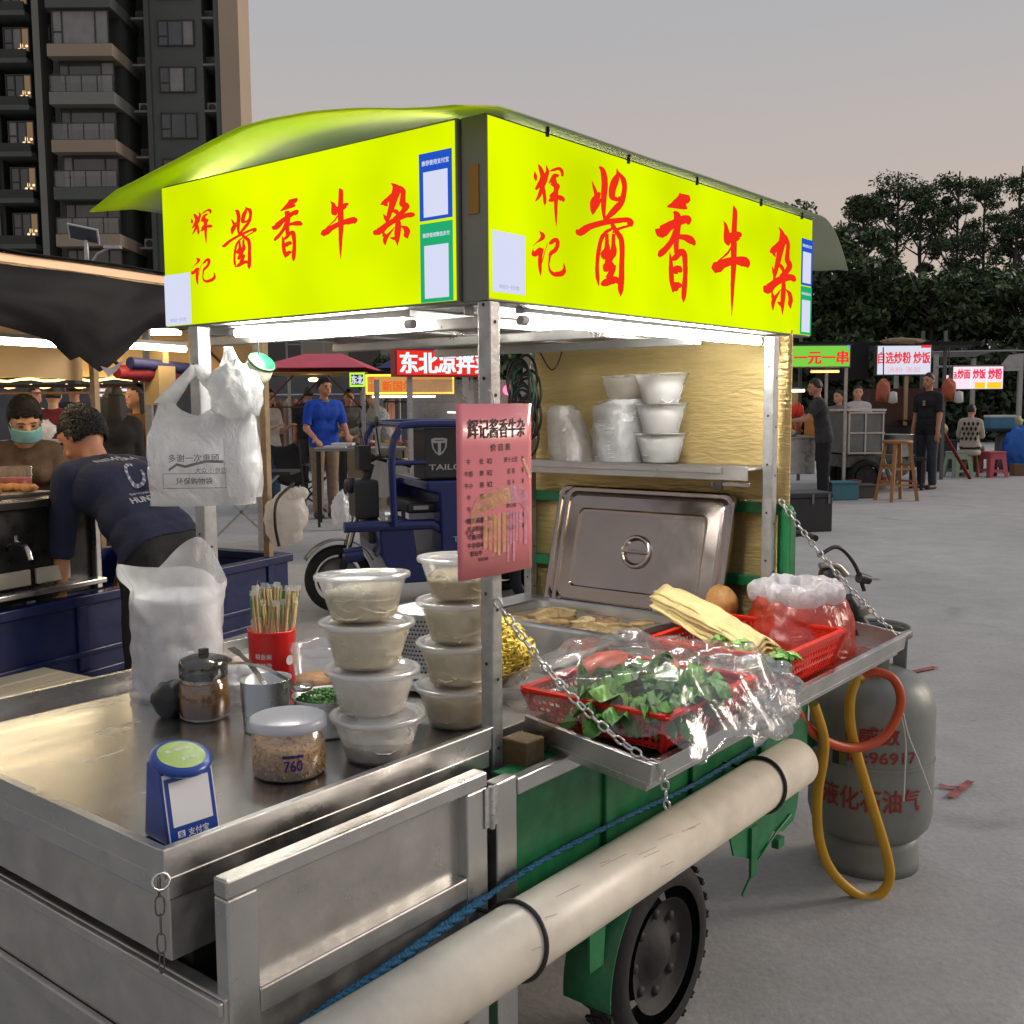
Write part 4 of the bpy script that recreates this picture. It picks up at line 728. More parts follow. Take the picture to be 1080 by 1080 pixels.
t = cthing('rubber_weight', 'dark crumpled plastic lump behind the sauce jar', 'rag', -.272, .60, z)
g = MB(); g.ball((0, 0, .032), (.035, .035, .036), 20, fn=lambda p: p*(1+.25*nz3(p, 50, 1))); g.build('rag', BLACKP, t)
# loose white bag behind jar
def crumple(name, label, cat, loc, rad, mat, seed=0, rough=.5, n=36, flat=1., group=None, cartspace=True):
    t = cthing(name, label, cat, *loc, 0, group) if cartspace else thing(name, label, cat, loc, 0, group)
    g = MB(); rx, ry, rz = rad
    def fn(p):
        q = Vector((p.x/rx, p.y/ry, p.z/rz)); k = 1+rough*.55*abs(nz3(q, 1.7, seed))+rough*.35*nz3(q, 4.2, seed+4)+rough*.12*nz3(q, 11, seed+9)
        r = Vector((p.x*k, p.y*k, p.z*k)); r.z = max(r.z, -rz*.96); return r
    g.ball((0, 0, rz*.96), rad, n, fn=fn); g.build('crumpled_film' if 'bag' in name else 'body', mat, t)
    return t
crumple('plastic_bag', 'crumpled loose white plastic bag between the foam bowls and the steel cups', 'bag', (-.11, .585, z), (.05, .075, .035), BAGM, 5, .9)
# payment stand (code left blank)
t = cthing('payment_stand', 'small blue and white counter payment stand with round green top', 'payment stand', -.602, .072, z, R(-4))
STB = pm('stand_blue', srgb(16, 62, 150), .3, 0, .05, 8, coat=.3); STW = pm('stand_white', (.78, .80, .82), .3, 0, .03, 8, coat=.3)
g = MB(); W2 = .041
pr_ = [(-.034, 0), (.034, 0), (.031, .094), (-.026, .105)]
M_ = None
g.prism([(-.036, 0), (.034, 0), (.020, .112), (-.018, .100)], lambda a, b, s_: (s_, a, b), -W2, W2, 0); st = g.build('body', STB, t, bevel=.004, seg=3)
def sf(a, b, l=0):  # front face of the stand, a along x, b 0..1 up
    p0, p1 = Vector((0, -.036, 0)), Vector((0, -.018, .100)); q = p0.lerp(p1, b); nrm = Vector((0, -.100, .018)).normalized()
    return q+Vector((a, 0, 0))+nrm*(.0008+l)
g = MB(); qd = lambda mi, a0, a1, b0, b1, l: g.add([sf(a0, b0, l), sf(a1, b0, l), sf(a1, b1, l), sf(a0, b1, l)], [(0, 1, 2, 3)], mi)
qd(1, -.039, .039, .04, .98, .0); qd(0, -.037, .037, .02, .92, .0006); qd(1, -.031, .031, .245, .86, .0012)
put_text(g, '支付宝', lambda a, b: sf(a+.006, .13+b/.1, .0013), w=.032, mi=1, bold=.02); g.add([sf(-.026, .09, .0013), sf(-.015, .09, .0013), sf(-.015, .18, .0013), sf(-.026, .18, .0013)], [(0, 1, 2, 3)], 1); put_text(g, '支', lambda a, b: sf(a-.0205, .135+b/.1, .0017), w=.008, mi=0, bold=.02)
g.build('front_label', [STB, STW], t)
g = MB(); Mt = Matrix.Translation((.0, -.004, .110)) @ Matrix.Rotation(R(18), 4, 'X')
g.lathe([(.001, -.006), (.040, -.006), (.043, -.002), (.043, .004), (.038, .007), (.001, .007)], 40, mi=0, M=Mt); g.lathe([(.0335, .0076), (.001, .0078)], 36, mi=1, M=Mt)
put_text(g, '碰一碰付款', lambda a, b: Mt @ Vector((a, b+.012, .0084)), w=.036, mi=2, bold=.02); put_text(g, '支付宝', lambda a, b: Mt @ Vector((a+.004, b-.012, .0084)), w=.022, mi=2, bold=.02)
g.build('top_disc', [STB, pm('stand_green', srgb(116, 150, 44), .35, 0, .08, 30, coat=.3), STW], t)
# the 760 tub
t = cthing('spice_tub', 'round clear tub of chopped peanuts printed 760 with a white lid', 'tub', -.342, .150, z)
g = MB(); g.lathe([(.001, .001), (.056, .001), (.0600, .005), (.0605, .085), (.0585, .086)], 48); g.build('tub', PPC, t)
PN = pm('chopped_peanut', (.56, .34, .14), .65, 0, .45, 120, .5, 90)
g = MB(); g.lathe([(.001, .004), (.0575, .004), (.0582, .055), (.050, .062), (.001, .064)], 40, fn=lambda p, a: p+Vector((0, 0, .010*math.cos(a-1.2))) if p.z > .03 else p)
rnd = random.Random(5)
for k in range(420):
    a = rnd.uniform(0, 6.28); rr = .0585*math.sqrt(rnd.random()) if k > 260 else .0583; zz = .060+.010*math.cos(a-1.2)*rr/.058 if k > 260 else rnd.uniform(.006, .056+.010*math.cos(a-1.2))
    s_ = rnd.uniform(.0012, .003); g.ball((rr*math.cos(a), rr*math.sin(a), zz), (s_, s_*1.3, s_), 6)
g.build('peanuts', PN, t)
g = MB(); g.lathe([(.001, .098), (.058, .0975), (.063, .095), (.064, .080), (.0625, .080)], 48); g.build('lid', film('tub_lid', (.80, .83, .92), .10, .3, .04, 10, .06, .5), t)
g = MB(); PUR = pm('purple_print', srgb(54, 34, 110), .5)
a0 = R(-58)-0.0
cyl_t = lambda a, b: (.0612*math.cos(a0+a/.0612), .0612*math.sin(a0+a/.0612), b)
a0 = R(-90-33); put_text(g, '760', lambda a, b: cyl_t(a, .029+b), h=.018, w=.030, bold=.02)
for j in range(6): g.add([cyl_t(-.017+.0057*j, .042), cyl_t(-.017+.0057*(j+1), .042), cyl_t(-.017+.0057*(j+1), .047), cyl_t(-.017+.0057*j, .047)], [(0, 1, 2, 3)])
g.build('print', PUR, t)
# steel cups
def cup(name, label, u, v, r, h, rot=0):
    t = cthing(name, label, 'cup', u, v, z, rot); g = MB()
    g.lathe([(.001, .001), (r*.86, .001), (r*.90, .004), (r, h-.003), (r+.003, h), (r+.003, h+.002), (r-.001, h), (r*.88, .006), (.001, .005)], 44); g.build('cup', STEEL, t); return t
c1 = cup('steel_cup', 'small stainless steel cup with two spoons beside the sauce jar', -.215, .372, .047, .098)
g = MB(); g.lathe([(.043, .07), (.001, .071)], 30); g.build('sauce', pm('dark_sauce', (.05, .035, .02), .2, 0, .3, 20), c1)
def spoon(label, P, Q, cupz=0):
    p, q = cw(*P), cw(*Q); t = thing('spoon', label, 'spoon', p, 0); d = q-p
    g = MB(); path = [d*(k/8)+Vector((0, 0, .012*math.sin(k/8*3.1)))for k in range(9)]
    s_ = Vector((d.y, -d.x, 0)).normalized()
    for k in range(8):
        w0, w1 = [.006-.003*abs((j/8)-.35)+(.004 if j > 6 else 0) for j in (k, k+1)]
        g.add([path[k]-s_*w0, path[k]+s_*w0, path[k+1]+s_*w1, path[k+1]-s_*w1], [(0, 1, 2, 3)])
    g.ball(-d.normalized()*.02, (.017, .021, .006), 12); g.build('spoon', CHROME, t, solid=.0015); return t
spoon('steel spoon standing in the small steel cup, its handle leaning left', (-.205, .36, .80), (-.215, .475, .885))
spoon('steel spoon lying across the rims of the two steel cups', (-.195, .315, .835), (-.235, .452, .862))
c2 = cup('steel_cup', 'wide stainless steel cup full of chopped spring onion', -.155, .268, .062, .070)
SCAL = [pm('scallion', c, .5, 0, .25, 60) for c in ((.05, .20, .02), (.10, .30, .04), (.03, .12, .015))]
g = MB(); g.lathe([(.058, .055), (.001, .058)], 24, mi=2); rnd = random.Random(3)
for k in range(420):
    a = rnd.uniform(0, 6.28); rr = .056*math.sqrt(rnd.random()); hh = .058+.016*(1-(rr/.06)**2)+rnd.uniform(0, .006); b = rnd.uniform(0, 6.28); l_ = rnd.uniform(.003, .008); dz = rnd.uniform(-.5, .5)
    p = Vector((rr*math.cos(a), rr*math.sin(a), hh)); d = Vector((math.cos(b), math.sin(b), dz)).normalized()*l_; g.tube([p-d/2, p+d/2], rnd.uniform(.001, .0022), 5, rnd.choice((0, 1, 1, 2)), caps=False)
g.build('chopped_scallion', SCAL, c2)
# chopstick holder
t = cthing('chopstick_holder', 'red plastic holder packed with wrapped bamboo chopsticks', 'chopstick holder', .005, .628, z)
g = MB(); g.lathe([(.001, .002), (.048, .002), (.050, .006), (.052, .120), (.054, .124), (.050, .124), (.047, .01), (.001, .008)], 40); g.build('holder', pm('red_plastic', srgb(205, 22, 18), .32, 0, .05, 10), t)
g = MB(); WP = pm('white_print', (.75, .72, .70), .5)
a0 = R(-90-30); hc = lambda a, b: (.0530*math.cos(a0+a/.053), .0530*math.sin(a0+a/.053), b)
for j, s_ in enumerate(('精香米', '麻辣烫', '天一家')): put_text(g, s_, lambda a, b: hc(a-.028, .072-.020*j+b), w=.038, bold=.02)
g.lathe([(.011, 0), (.001, .0)], 16, M=Matrix.Translation(Vector(hc(.033, .060))+Vector((0, 0, 0))) @ Vector(hc(.033, 0)).normalized().to_track_quat('Z', 'Y').to_matrix().to_4x4()); g.build('print', WP, t)
BAM = pm('bamboo', (.58, .40, .20), .55, 0, .15, 40); WRP = film('stick_wrapper', (.80, .82, .80), .55, .2, .5, 80, .16, .5); GRP = pm('green_print', (.03, .30, .06), .4, 0, .3, 60)
rnd = random.Random(11); GWR = film('green_wrapper', (.05, .36, .10), .35, .2, .5, 80, .12, .5)
for k in range(26):
    a = rnd.uniform(0, 6.28); rr = .040*math.sqrt(rnd.random()); l_ = rnd.uniform(.17, .215); le = rnd.uniform(-.02, .02); le2 = rnd.uniform(-.02, .02)
    p = Vector((rr*math.cos(a), rr*math.sin(a), .02)); q = Vector((rr*1.12*math.cos(a)+le, rr*1.12*math.sin(a)+le2, l_))-p; d = Vector((rnd.uniform(-1, 1), rnd.uniform(-1, 1), 0)).normalized()*.0035
    ct = cthing('chopsticks', 'wrapped pair of bamboo chopsticks standing in the red holder', 'chopsticks', .005+p.x, .628+p.y, z+p.z, 0, 'wrapped chopsticks in the red holder')
    gb = MB(); gb.tube([d, q+d], .0028, 6); gb.tube([-d, q-d], .0028, 6); gb.build('sticks', BAM, ct)
    x = d.normalized()*.010; q2 = q+q.normalized()*.012; m_ = q*.74; gw = MB()
    gw.add([-x, x, m_+x, m_-x], [(0, 1, 2, 3)], 0); gw.add([m_-x, m_+x, q+x, q-x], [(0, 1, 2, 3)], 1 if k % 3 else 0); gw.add([q-x, q+x, q2+x*.9, q2-x*.8], [(0, 1, 2, 3)], 0); gw.build('wrapper', [WRP, GWR], ct)
# tub with orange pickle, strainer, steel tray
t = cthing('pickle_tub', 'clear plastic tub of orange pickle behind the noodle stack', 'tub', .035, .51, z)
g = MB(); g.lathe([(.001, .002), (.046, .002), (.048, .005), (.056, .080), (.059, .082), (.059, .092), (.0565, .095), (.0565, .102), (.055, .102), (.053, .08)], 40); g.build('tub', PPC, t)
g = MB(); g.lathe([(.001, .004), (.046, .004), (.049, .030), (.001, .034)], 32, fn=lambda p, a: p*(1+.04*nz3(p, 60))); g.build('pickle', pm('orange_pickle', (.50, .25, .08), .5, 0, .5, 60), t)
t = cthing('noodle_strainer', 'perforated stainless steel strainer behind the noodle stacks', 'strainer', .20, .335, z)
g = MB(); g.lathe([(.001, .03), (.07, .03), (.076, .036), (.076, .165), (.080, .170), (.080, .175), (.074, .172), (.073, .04), (.001, .036)], 48)
for i in range(60):
    for j in range(13):
        a = 2*math.pi*i/60+(j % 2)*.05; p = Vector((.0764*math.cos(a), .0764*math.sin(a), .05+j*.009)); g.disc(p, .0026, 6, 1, (math.cos(a), math.sin(a), 0))
g.lathe([(.05, .0), (.088, .012), (.090, .03), (.086, .03), (.05, .004), (.001, .004)], 40); g.build('strainer', [STEEL, DARKIN], t)
t = cthing('steel_tray', 'shallow stainless steel tray behind the chopstick holder', 'tray', .13, .90, .7425)
g = MB(); g.box(-.10, .10, -.09, .06, 0, .002); g.box(-.10, -.097, -.09, .06, .002, .028); g.box(.097, .10, -.09, .06, .002, .028); g.box(-.0965, .0965, -.09, -.087, .002, .028); g.box(-.0965, .0965, .057, .06, .002, .028); g.box(-.108, .108, -.098, -.0905, .0275, .0295); g.box(-.108, -.1005, -.09, .06, .0275, .0295); g.build('tray', STEEL, t, bevel=.001)
# ---- steam pans and lids
def pan(label, P, depth, soup):
    u0, u1, v0, v1 = P; t = cthing('steam_pan', label, 'pan', (u0+u1)/2, (v0+v1)/2, .7405)
    a, b = (u1-u0)/2, (v1-v0)/2; g = MB(); rr = .035
    def ringp(a_, b_, r_, zz, n=6):
        o = []
        for cx, cy, s in ((a_-r_, b_-r_, 0), (-a_+r_, b_-r_, 90), (-a_+r_, -b_+r_, 180), (a_-r_, -b_+r_, 270)):
            for k in range(n+1):
                t_ = R(s+90*k/n); o.append((cx+r_*math.cos(t_), cy+r_*math.sin(t_), zz))
        return o
    rings = [ringp(a+.012, b+.012, rr+.012, .022), ringp(a+.010, b+.010, rr+.01, .030), ringp(a-.002, b-.002, rr, .030), ringp(a-.008, b-.008, rr, .024), ringp(a-.016, b-.016, rr, -depth), ringp(a-.03, b-.03, rr*.6, -depth-.008)]
    n = len(rings[0])
    for i in range(len(rings)-1): g.add(rings[i]+rings[i+1], [(k, (k+1) % n, n+(k+1) % n, n+k) for k in range(n)], 0, True)
    g.add(rings[-1], [tuple(range(n))]); g.build('pan', STEEL, t)
    if soup:
        g = MB(); rs = ringp(a-.0095, b-.0095, rr, .004); g.add(rs, [tuple(range(n))]); g.build('broth', pm('brown_broth', (.12, .075, .025), .08, 0, .5, 16, .25, 14, spec=.6), t)
        g = MB(); rnd = random.Random(8); OFF = [pm('stewed_offal', (.34, .23, .10), .35, 0, .35, 40, .6, 70), pm('tripe', (.50, .38, .20), .4, 0, .3, 50, .8, 90), pm('dark_offal', (.20, .12, .05), .35, 0, .35, 40, .5, 60)]
        for k in range(26):
            x, y = rnd.uniform(-a+.05, a-.04), rnd.uniform(-b+.05, b-.05); s_ = rnd.uniform(.02, .05)
            Mr = Matrix.Rotation(rnd.uniform(0, 3), 4, 'Z') @ Matrix.Rotation(rnd.uniform(-.2, .2), 4, 'X'); sd_ = k
            g.ball((x, y, .004), (s_*1.5, s_*.7, s_*.32), 16, rnd.choice((0, 0, 1, 2)), Mr, lambda p: p*(1+.35*nz3(p, 45, sd_)))
        g.build('stewed_offal', OFF, t)
    return t
pan('steel pan of stewed offal in brown broth under the leaning lid', PA, .05, True)
pan('empty steel pan between the offal and the post', PB, .09, False)
LIDST = pm('lid_steel', (.33, .285, .26), .18, 1., .08, 5, .03, 12, rvar=.08)
def panlid(label, u, v0, v1, dz, du):
    t = cthing('pan_cover', label, 'pan lid', u, (v0+v1)/2, .744)
    Wd, Hh = (v1-v0)/2, .372; ang = R(75)
    M0 = Matrix(((0, -math.cos(ang)*-1, math.sin(ang)*-1, 0), (-1, 0, 0, 0), (0, math.sin(ang), math.cos(ang), 0), (0, 0, 0, 1)))
    ex = Vector((0, -1, 0)); ey = Vector((math.cos(ang), 0, math.sin(ang))); ez = ex.cross(ey)
    if ez.x > 0: ez = -ez
    M0 = Matrix((ex, ey, ez)).transposed().to_4x4()
    def ringp(i, r_, zz, n=6):
        o = []; a_, b_ = Wd-i, Hh/2-i
        for cx, cy, s in ((a_-r_, b_-r_, 0), (-a_+r_, b_-r_, 90), (-a_+r_, -b_+r_, 180), (a_-r_, -b_+r_, 270)):
            for k in range(n+1):
                t_ = R(s+90*k/n); o.append(M0 @ Vector((cx+r_*math.cos(t_), cy+r_*math.sin(t_)+Hh/2, zz)))
        return o
    rings = [ringp(.0, .03, -.012), ringp(.0, .03, .002), ringp(.004, .028, .005), ringp(.014, .026, .004), ringp(.022, .026, .014), ringp(.030, .026, .017), ringp(.066, .02, .018), ringp(.070, .018, .012), ringp(.076, .016, .011)]
    n = len(rings[0]); g = MB()
    for i in range(len(rings)-1): g.add(rings[i]+rings[i+1], [(k, (k+1) % n, n+(k+1) % n, n+k) for k in range(n)], 0, True)
    g.add(rings[-1], [tuple(range(n))]); g.build('lid', LIDST, t)
    g = MB(); Mk = M0 @ Matrix.Translation((0, Hh/2, .011))
    g.lathe([(.050, .0), (.050, .006), (.046, .010), (.040, .010), (.036, .002), (.028, -.004), (.001, -.008)], 40, M=Mk); g.bar(Mk @ Vector((-.044, 0, .008)), Mk @ Vector((.044, 0, .008)), .016, .007); g.build('handle', CHROME, t, bevel=.002)
    return t
panlid('rectangular steel pan lid with round recessed handle, leaning in front', 1.108, .115, .685, 0, 0)
panlid('second steel pan lid, mostly hidden behind the front leaning lid', 1.138, .13, .735, 0, 0)
# ---- shelf goods
SH = 'bowls stacked on the upper shelf'
RICE = pm('cooked_rice', (.80, .79, .76), .5, 0, .06, 90, .8, 140)
def rice_bowl(u, v, z_, label, fill, seed):
    return make_bowl(u, v, z_, label, SH, .052, .074, .088, fill, RICE, seed, 0, False)
zz = 1.183
for i, lb_ in enumerate(('bottom white rice bowl of the shelf stack', 'middle white rice bowl of the shelf stack', 'top white rice bowl of the shelf stack')):
    rice_bowl(1.19, .348, zz+i*.084, lb_, (.80, .78, .72)[i], 40+i)
make_bowl(1.20, .47, zz+.165, 'empty clear bowl on top of the bagged lids on the shelf', SH, .052, .074, .088, .08, RICE, 50, 0, False)
for k, (v, hh, wd, lb_) in enumerate(((.485, .175, .075, 'clear bag of stacked plastic lids next to the rice bowls on the shelf'), (.645, .16, .075, 'slumped clear bag of plastic lids at the far left of the shelf'))):
    t = cthing('bag_of_lids', lb_, 'bag', 1.18, v, zz)
    if k == 0:
        g = MB(); prof = [(.001, .002)]
        for i in range(14): prof += [(.070, .004+i*.0115), (.074, .007+i*.0115), (.070, .0105+i*.0115)]
        prof += [(.001, .166)]; g.lathe(prof, 32); g.build('lids', LIDM, t)
    g = MB()
    g.grid(lambda a, b: ((wd+.005)*(1-.25*b*k)*(1+.10*nz3((math.cos(6.283*a)*2, math.sin(6.283*a)*2, b*4), 1.2, k))*math.cos(6.2832*a)*.95-.0, (wd+.004)*(1-.35*b*k)*(1+.12*nz3((math.cos(6.283*a)*2, math.sin(6.283*a)*2, b*4), 1.4, k+3))*math.sin(6.2832*a)+(.04*b if k else 0), hh*b*(1+.06*math.sin(6.28*a*2+k))), 40, 24)
    g.build('plastic_bag', film('shelf_bag', (.84, .84, .84), .62, .2, .8, 28, .16, .5, .12), t)
# ---- yellow instant noodles
YN = pm('egg_noodle', (.80, .62, .08), .45, 0, .12, 60, .3, 80)
t = cthing('egg_noodle_tub', 'heap of yellow egg noodles in a clear tub behind the steel post', 'noodles', .245, .20, .7405)
g = MB(); rnd = random.Random(21)
g.ball((0, 0, .085), (.082, .082, .07), 24, fn=lambda p: p*(1+.22*nz3(p, 22, 2)))
for k in range(260):
    th = rnd.uniform(0, 6.28); ph = math.acos(rnd.uniform(-.45, 1)); d = Vector((math.sin(ph)*math.cos(th), math.sin(ph)*math.sin(th), math.cos(ph))); a_ = d.orthogonal().normalized(); b_ = d.cross(a_); pts = []; w_ = rnd.uniform(0, 6)
    for j in range(10):
        o_ = a_*(j-4.5)*.0065+b_*.006*math.sin(j*1.9+w_); q_ = (d*.085+o_).normalized(); q_ = Vector((q_.x*.084, q_.y*.084, q_.z*.074)); pts.append(Vector((0, 0, .085))+q_*(1+.22*nz3(q_, 22, 2)+.05*math.sin(j*1.3+w_)+.03))
    g.tube(pts, .0026, 5, caps=False)
g.build('noodles', YN, t)
g = MB(); g.lathe([(.001, .001), (.07, .001), (.09, .06), (.093, .062), (.091, .06)], 40); g.build('tub', PPC, t)
# ---- serving tray goods
REDB = pm('red_basket', srgb(214, 40, 20), .35, 0, .06, 12)
def basket(label, u, v, a, b, h, rz):
    p = traypt(u, v, .004); t = cthing('basket', label, 'basket', p.x, p.y, p.z, rz); g = MB()
    sx, sy = .86, .86
    g.box(-a*sx, a*sx, -b*sy, b*sy, 0, .004)
    def wallf(c0, c1, nrm):
        # lattice wall between bottom edge c0 and top edge c1 as ribs
        (x0, y0), (x1, y1) = c0, c1; n = max(6, int(math.hypot(x1-x0, y1-y0)/.016))
        def P(t_, s_): return Vector(((x0+(x1-x0)*t_)*(sx+(1-sx)*s_), (y0+(y1-y0)*t_)*(sy+(1-sy)*s_), .002+h*s_))
        for i in range(n+1): g.bar(P(i/n, 0), P(i/n, 1), .0045, .0025)
        for s_ in (.12, .34, .56, .78): g.bar(P(0, s_), P(1, s_), .0028, .0075)
        g.bar(P(0, 1), P(1, 1), .016, .007); g.bar(P(0, .94), P(1, .94), .004, .014)
    for c0, c1 in (((-a, -b), (a, -b)), ((a, -b), (a, b)), ((a, b), (-a, b)), ((-a, b), (-a, -b))): wallf(c0, c1, None)
    for (x, y) in ((-a, -b), (a, -b), (a, b), (-a, b)): g.tube([(x*sx, y*sy, .002), (x, y, h+.004)], .009, 8)
    g.build('basket', REDB, t); return t
b1 = basket('red plastic basket of greens under the clear bag at the near end of the tray', .365, -.105, .178, .165, .072, R(0))
b2 = basket('red plastic basket of tofu skin and lettuce in the middle of the tray', .86, -.10, .185, .165, .085, R(0))
LEAF = [pm('dark_leaf_green', (.035, .115, .016), .4, 0, .3, 30, .3, 60), pm('mid_leaf_green', (.09, .27, .035), .4, 0, .3, 30, .3, 60), pm('light_leaf_green', (.16, .34, .05), .4, 0, .3, 30, .3, 60)]
def leaf(g, c, d, w_, l_, mi, seed, curl=.5):
    d = Vector(d).normalized(); s_ = d.cross(Vector((0, 0, 1))); s_ = s_.normalized() if s_.length > .1 else Vector((1, 0, 0)); u_ = s_.cross(d)
    def fn(a, b):
        wv = w_*math.sin(math.pi*min(1, .12+.88*a)**.8)*(b-.5)*2
        return Vector(c)+d*(l_*a)+s_*wv*(1+.2*math.sin(a*9+seed))+u_*(curl*l_*(a*(1-a))*1.2+.012*math.sin(a*11+b*7+seed)-abs(b-.5)*w_*.5)
    g.grid(fn, 8, 6, mi)
p = traypt(.335, -.10, .03); t = cthing('leafy_greens', 'dark green leafy vegetables heaped in the bagged red basket', 'greens', p.x, p.y, p.z)
g = MB(); rnd = random.Random(4)
for k in range(120):
    leaf(g, (rnd.uniform(-.14, .12), rnd.uniform(-.14, .04), rnd.uniform(.0, .045)), (rnd.uniform(-1, 1), rnd.uniform(-.7, .6), rnd.uniform(-.1, .4)), rnd.uniform(.018, .034), rnd.uniform(.06, .11), rnd.choice((0, 0, 1, 1, 2)), k)
g.build('leaves', LEAF, t)
for j, (u, v, lb_) in enumerate(((.395, .015, 'red wrapped sausage pack at the back of the bagged basket'), (.465, -.09, 'pale orange and green vegetable pack under the clear bag'))):
    p = traypt(u, v, .055); t = cthing('food_pack', lb_, 'food pack', p.x, p.y, p.z, R(20*j)); g = MB()
    g.ball((0, 0, .02), (.09, .035, .03), 18, 0, None, lambda q: q*(1+.12*nz3(q, 30, j))); g.build('pack', [pm('red_sausage', (.52, .09, .05), .35, 0, .2, 30), pm('orange_pack', (.55, .20, .08), .4, 0, .4, 16)][j], t)
p = traypt(.375, -.11, .0); t = cthing('clear_bag', 'crinkled clear plastic bag draped over the near red basket and its greens', 'plastic bag', p.x, p.y, p.z)
g = MB()
def drape(a, b):
    x = -.215+.47*a; y = -.255+.49*b
    ex = max(abs(x-.0)-.165, 0)/.06; ey = max(abs(y)-.155, 0)/.09
    d = min(1, max(ex, ey)); zz = .145+.03*nz3((x*7, y*7, 1), 1)+.014*nz3((x*22, y*22, 4), 1)+.012*abs(nz3((x*16+y*9, y*12, 2), 1))-(.088*d if d < 1 else .088)
    zz -= .03*(x < -.1)*(abs(x+.1)/.1)
    if y < -.17: zz -= (abs(y+.17)/.085)*.05*(1 if x > .02 else .35)
    if x > .2: zz = max(zz, .055+.03*nz3((x*30, y*30, 3), 1))
    return (x+.02*nz3((y*9, x*6, 7), 1)+(.03*max(0, (.2-abs(y)))if a > .9 else 0), y+.02*nz3((x*9, y*6, 9), 1), max(zz, .012+.010*nz3((x*40, y*40, 0), 1) if y > -.17 else -.06))
g.grid(drape, 80, 80); g.build('film', BAGC, t)
def bunch(c, s_, seed):
    def fn(p):
        q = Vector((p.x/s_[0], p.y/s_[1], p.z/s_[2])); return p*(1+.4*nz3(q, 2.2, seed)+.22*nz3(q, 6, seed))
    g.ball(c, s_, 44, fn=fn)
g = MB(); bunch((.225, -.13, .06), (.05, .10, .045), 1); bunch((.13, -.215, .02), (.085, .045, .05), 2); g.build('bunched_film', film('bunched_bag', (.86, .86, .86), .78, .15, 1., 34, .34, .5, .15), t)
# tofu skin, lettuce
TOFU = pm('tofu_skin', (.74, .58, .26), .5, 0, .12, 24, .6, 50, sub=.1)
p = traypt(.85, .02, .085); t = cthing('tofu_skin', 'folded slab of pale yellow tofu skin leaning across the red basket', 'tofu skin', p.x, p.y, p.z)
g = MB(); a_, b_ = Vector((.09, .15, .045)), Vector((-.13, -.235, -.012))
for k in range(7):
    off = Vector((.006*(k-3), .004*k, .007*(k-3)))
    def fn(s_, r_, k=k, off=off):
        q = a_.lerp(b_, s_)+off; wd = (.050-.012*s_)*(1+.18*math.sin(k*1.7)); sd_ = Vector((.92, -.40, 0)); return q+sd_*wd*(r_-.5)*2+Vector((0, 0, .006*math.sin(r_*6+k+s_*5)+.008*nz3((s_*6, r_*3, k), 1)-abs(r_-.5)*.02))
    g.grid(fn, 16, 8)
g.build('folds', TOFU, t, solid=.004)
p = traypt(.76, -.14, .075)
for j, (du, dv, n_, lb_) in enumerate(((.0, .06, 16, 'bright green lettuce tuft against the tofu skin, nearest the pan lid'), (-.045, -.005, 8, 'small lettuce tip in the middle of the tofu skin'), (-.10, -.115, 20, 'bright green lettuce tuft at the lower end of the tofu skin'))):
    t = cthing('lettuce', lb_, 'lettuce', p.x+du, p.y+dv, p.z, 0, 'lettuce tufts in the red basket'); g = MB(); rnd = random.Random(j)
    for k in range(n_): leaf(g, (rnd.uniform(-.015, .015), rnd.uniform(-.015, .015), 0), (rnd.uniform(-1, 1), rnd.uniform(-1, 1), rnd.uniform(.3, 1.3)), rnd.uniform(.014, .026), rnd.uniform(.025, .05), rnd.choice((1, 2, 2)), k, 1.2)
    g.build('leaves', [LEAF[0], pm('lettuce_green', (.10, .30, .035), .4, 0, .3, 30), pm('lettuce_light', (.26, .48, .10), .4, 0, .25, 30)], t)
# red bag with white liner, bread
p = traypt(1.15, -.10, .004); t = cthing('red_bag', 'red plastic bag with a white film liner puffed up at the top', 'bag', p.x, p.y, p.z)
g = MB()
def rb(a, b):
    th = 6.2832*a; r = .145*(1-.25*b*b)*(1+.12*nz3((math.cos(th)*1.5, math.sin(th)*1.5, b*2), 1, 5)+.05*nz3((math.cos(th)*6, math.sin(th)*6, b*6), 1, 2)); return (r*1.05*math.cos(th), r*math.sin(th), .135*b**.85+.01*math.sin(3*th)*b)
g.grid(rb, 64, 20); g.build('bag', film('red_film', (.72, .06, .02), .22, .22, .9, 24, .16, .55, .08), t)
g = MB()
def liner(a, b):
    th = 6.2832*a; r = (.118+.012*nz3((math.cos(th)*2, math.sin(th)*2, 1), 1, 8)+.01*math.sin(7*th))*math.cos((b-.35)*1.9); zz = .105+.075*math.sin(min(b, .75)/.75*math.pi*.5)-(.06*(b-.75)/.25 if b > .75 else 0)+.010*nz3((math.cos(th)*5*r*9, math.sin(th)*5*r*9, b*5), 1, 3)
    return (r*math.cos(th), r*math.sin(th), zz)
g.grid(liner, 72, 28); g.build('liner', film('white_liner', (.90, .87, .89), .16, .3, .9, 30, .10, .5, .10), t)
p = traypt(1.08, .09, .01); t = cthing('fried_bun', 'golden brown fried bun beside the red bag', 'bun', p.x, p.y, .765)
g = MB(); g.ball((0, 0, .05), (.042, .046, .056), 24, fn=lambda q: q*(1+.12*nz3(q, 26, 3))); g.build('bun', pm('fried_crust', (.42, .21, .055), .5, 0, .3, 26, .3, 60), t)
p = traypt(1.0, -.17, .0); t = cthing('red_film', 'flat red plastic film spread on the steel tray', 'plastic film', p.x, p.y, p.z+.002)
g = MB(); g.grid(lambda a, b: (-.28+.56*a+.02*math.sin(b*8), -.085+.17*b, .003+.004*abs(nz3((a*9, b*9, 0), 1))), 24, 16); g.build('film', MATS['red_film'], t)
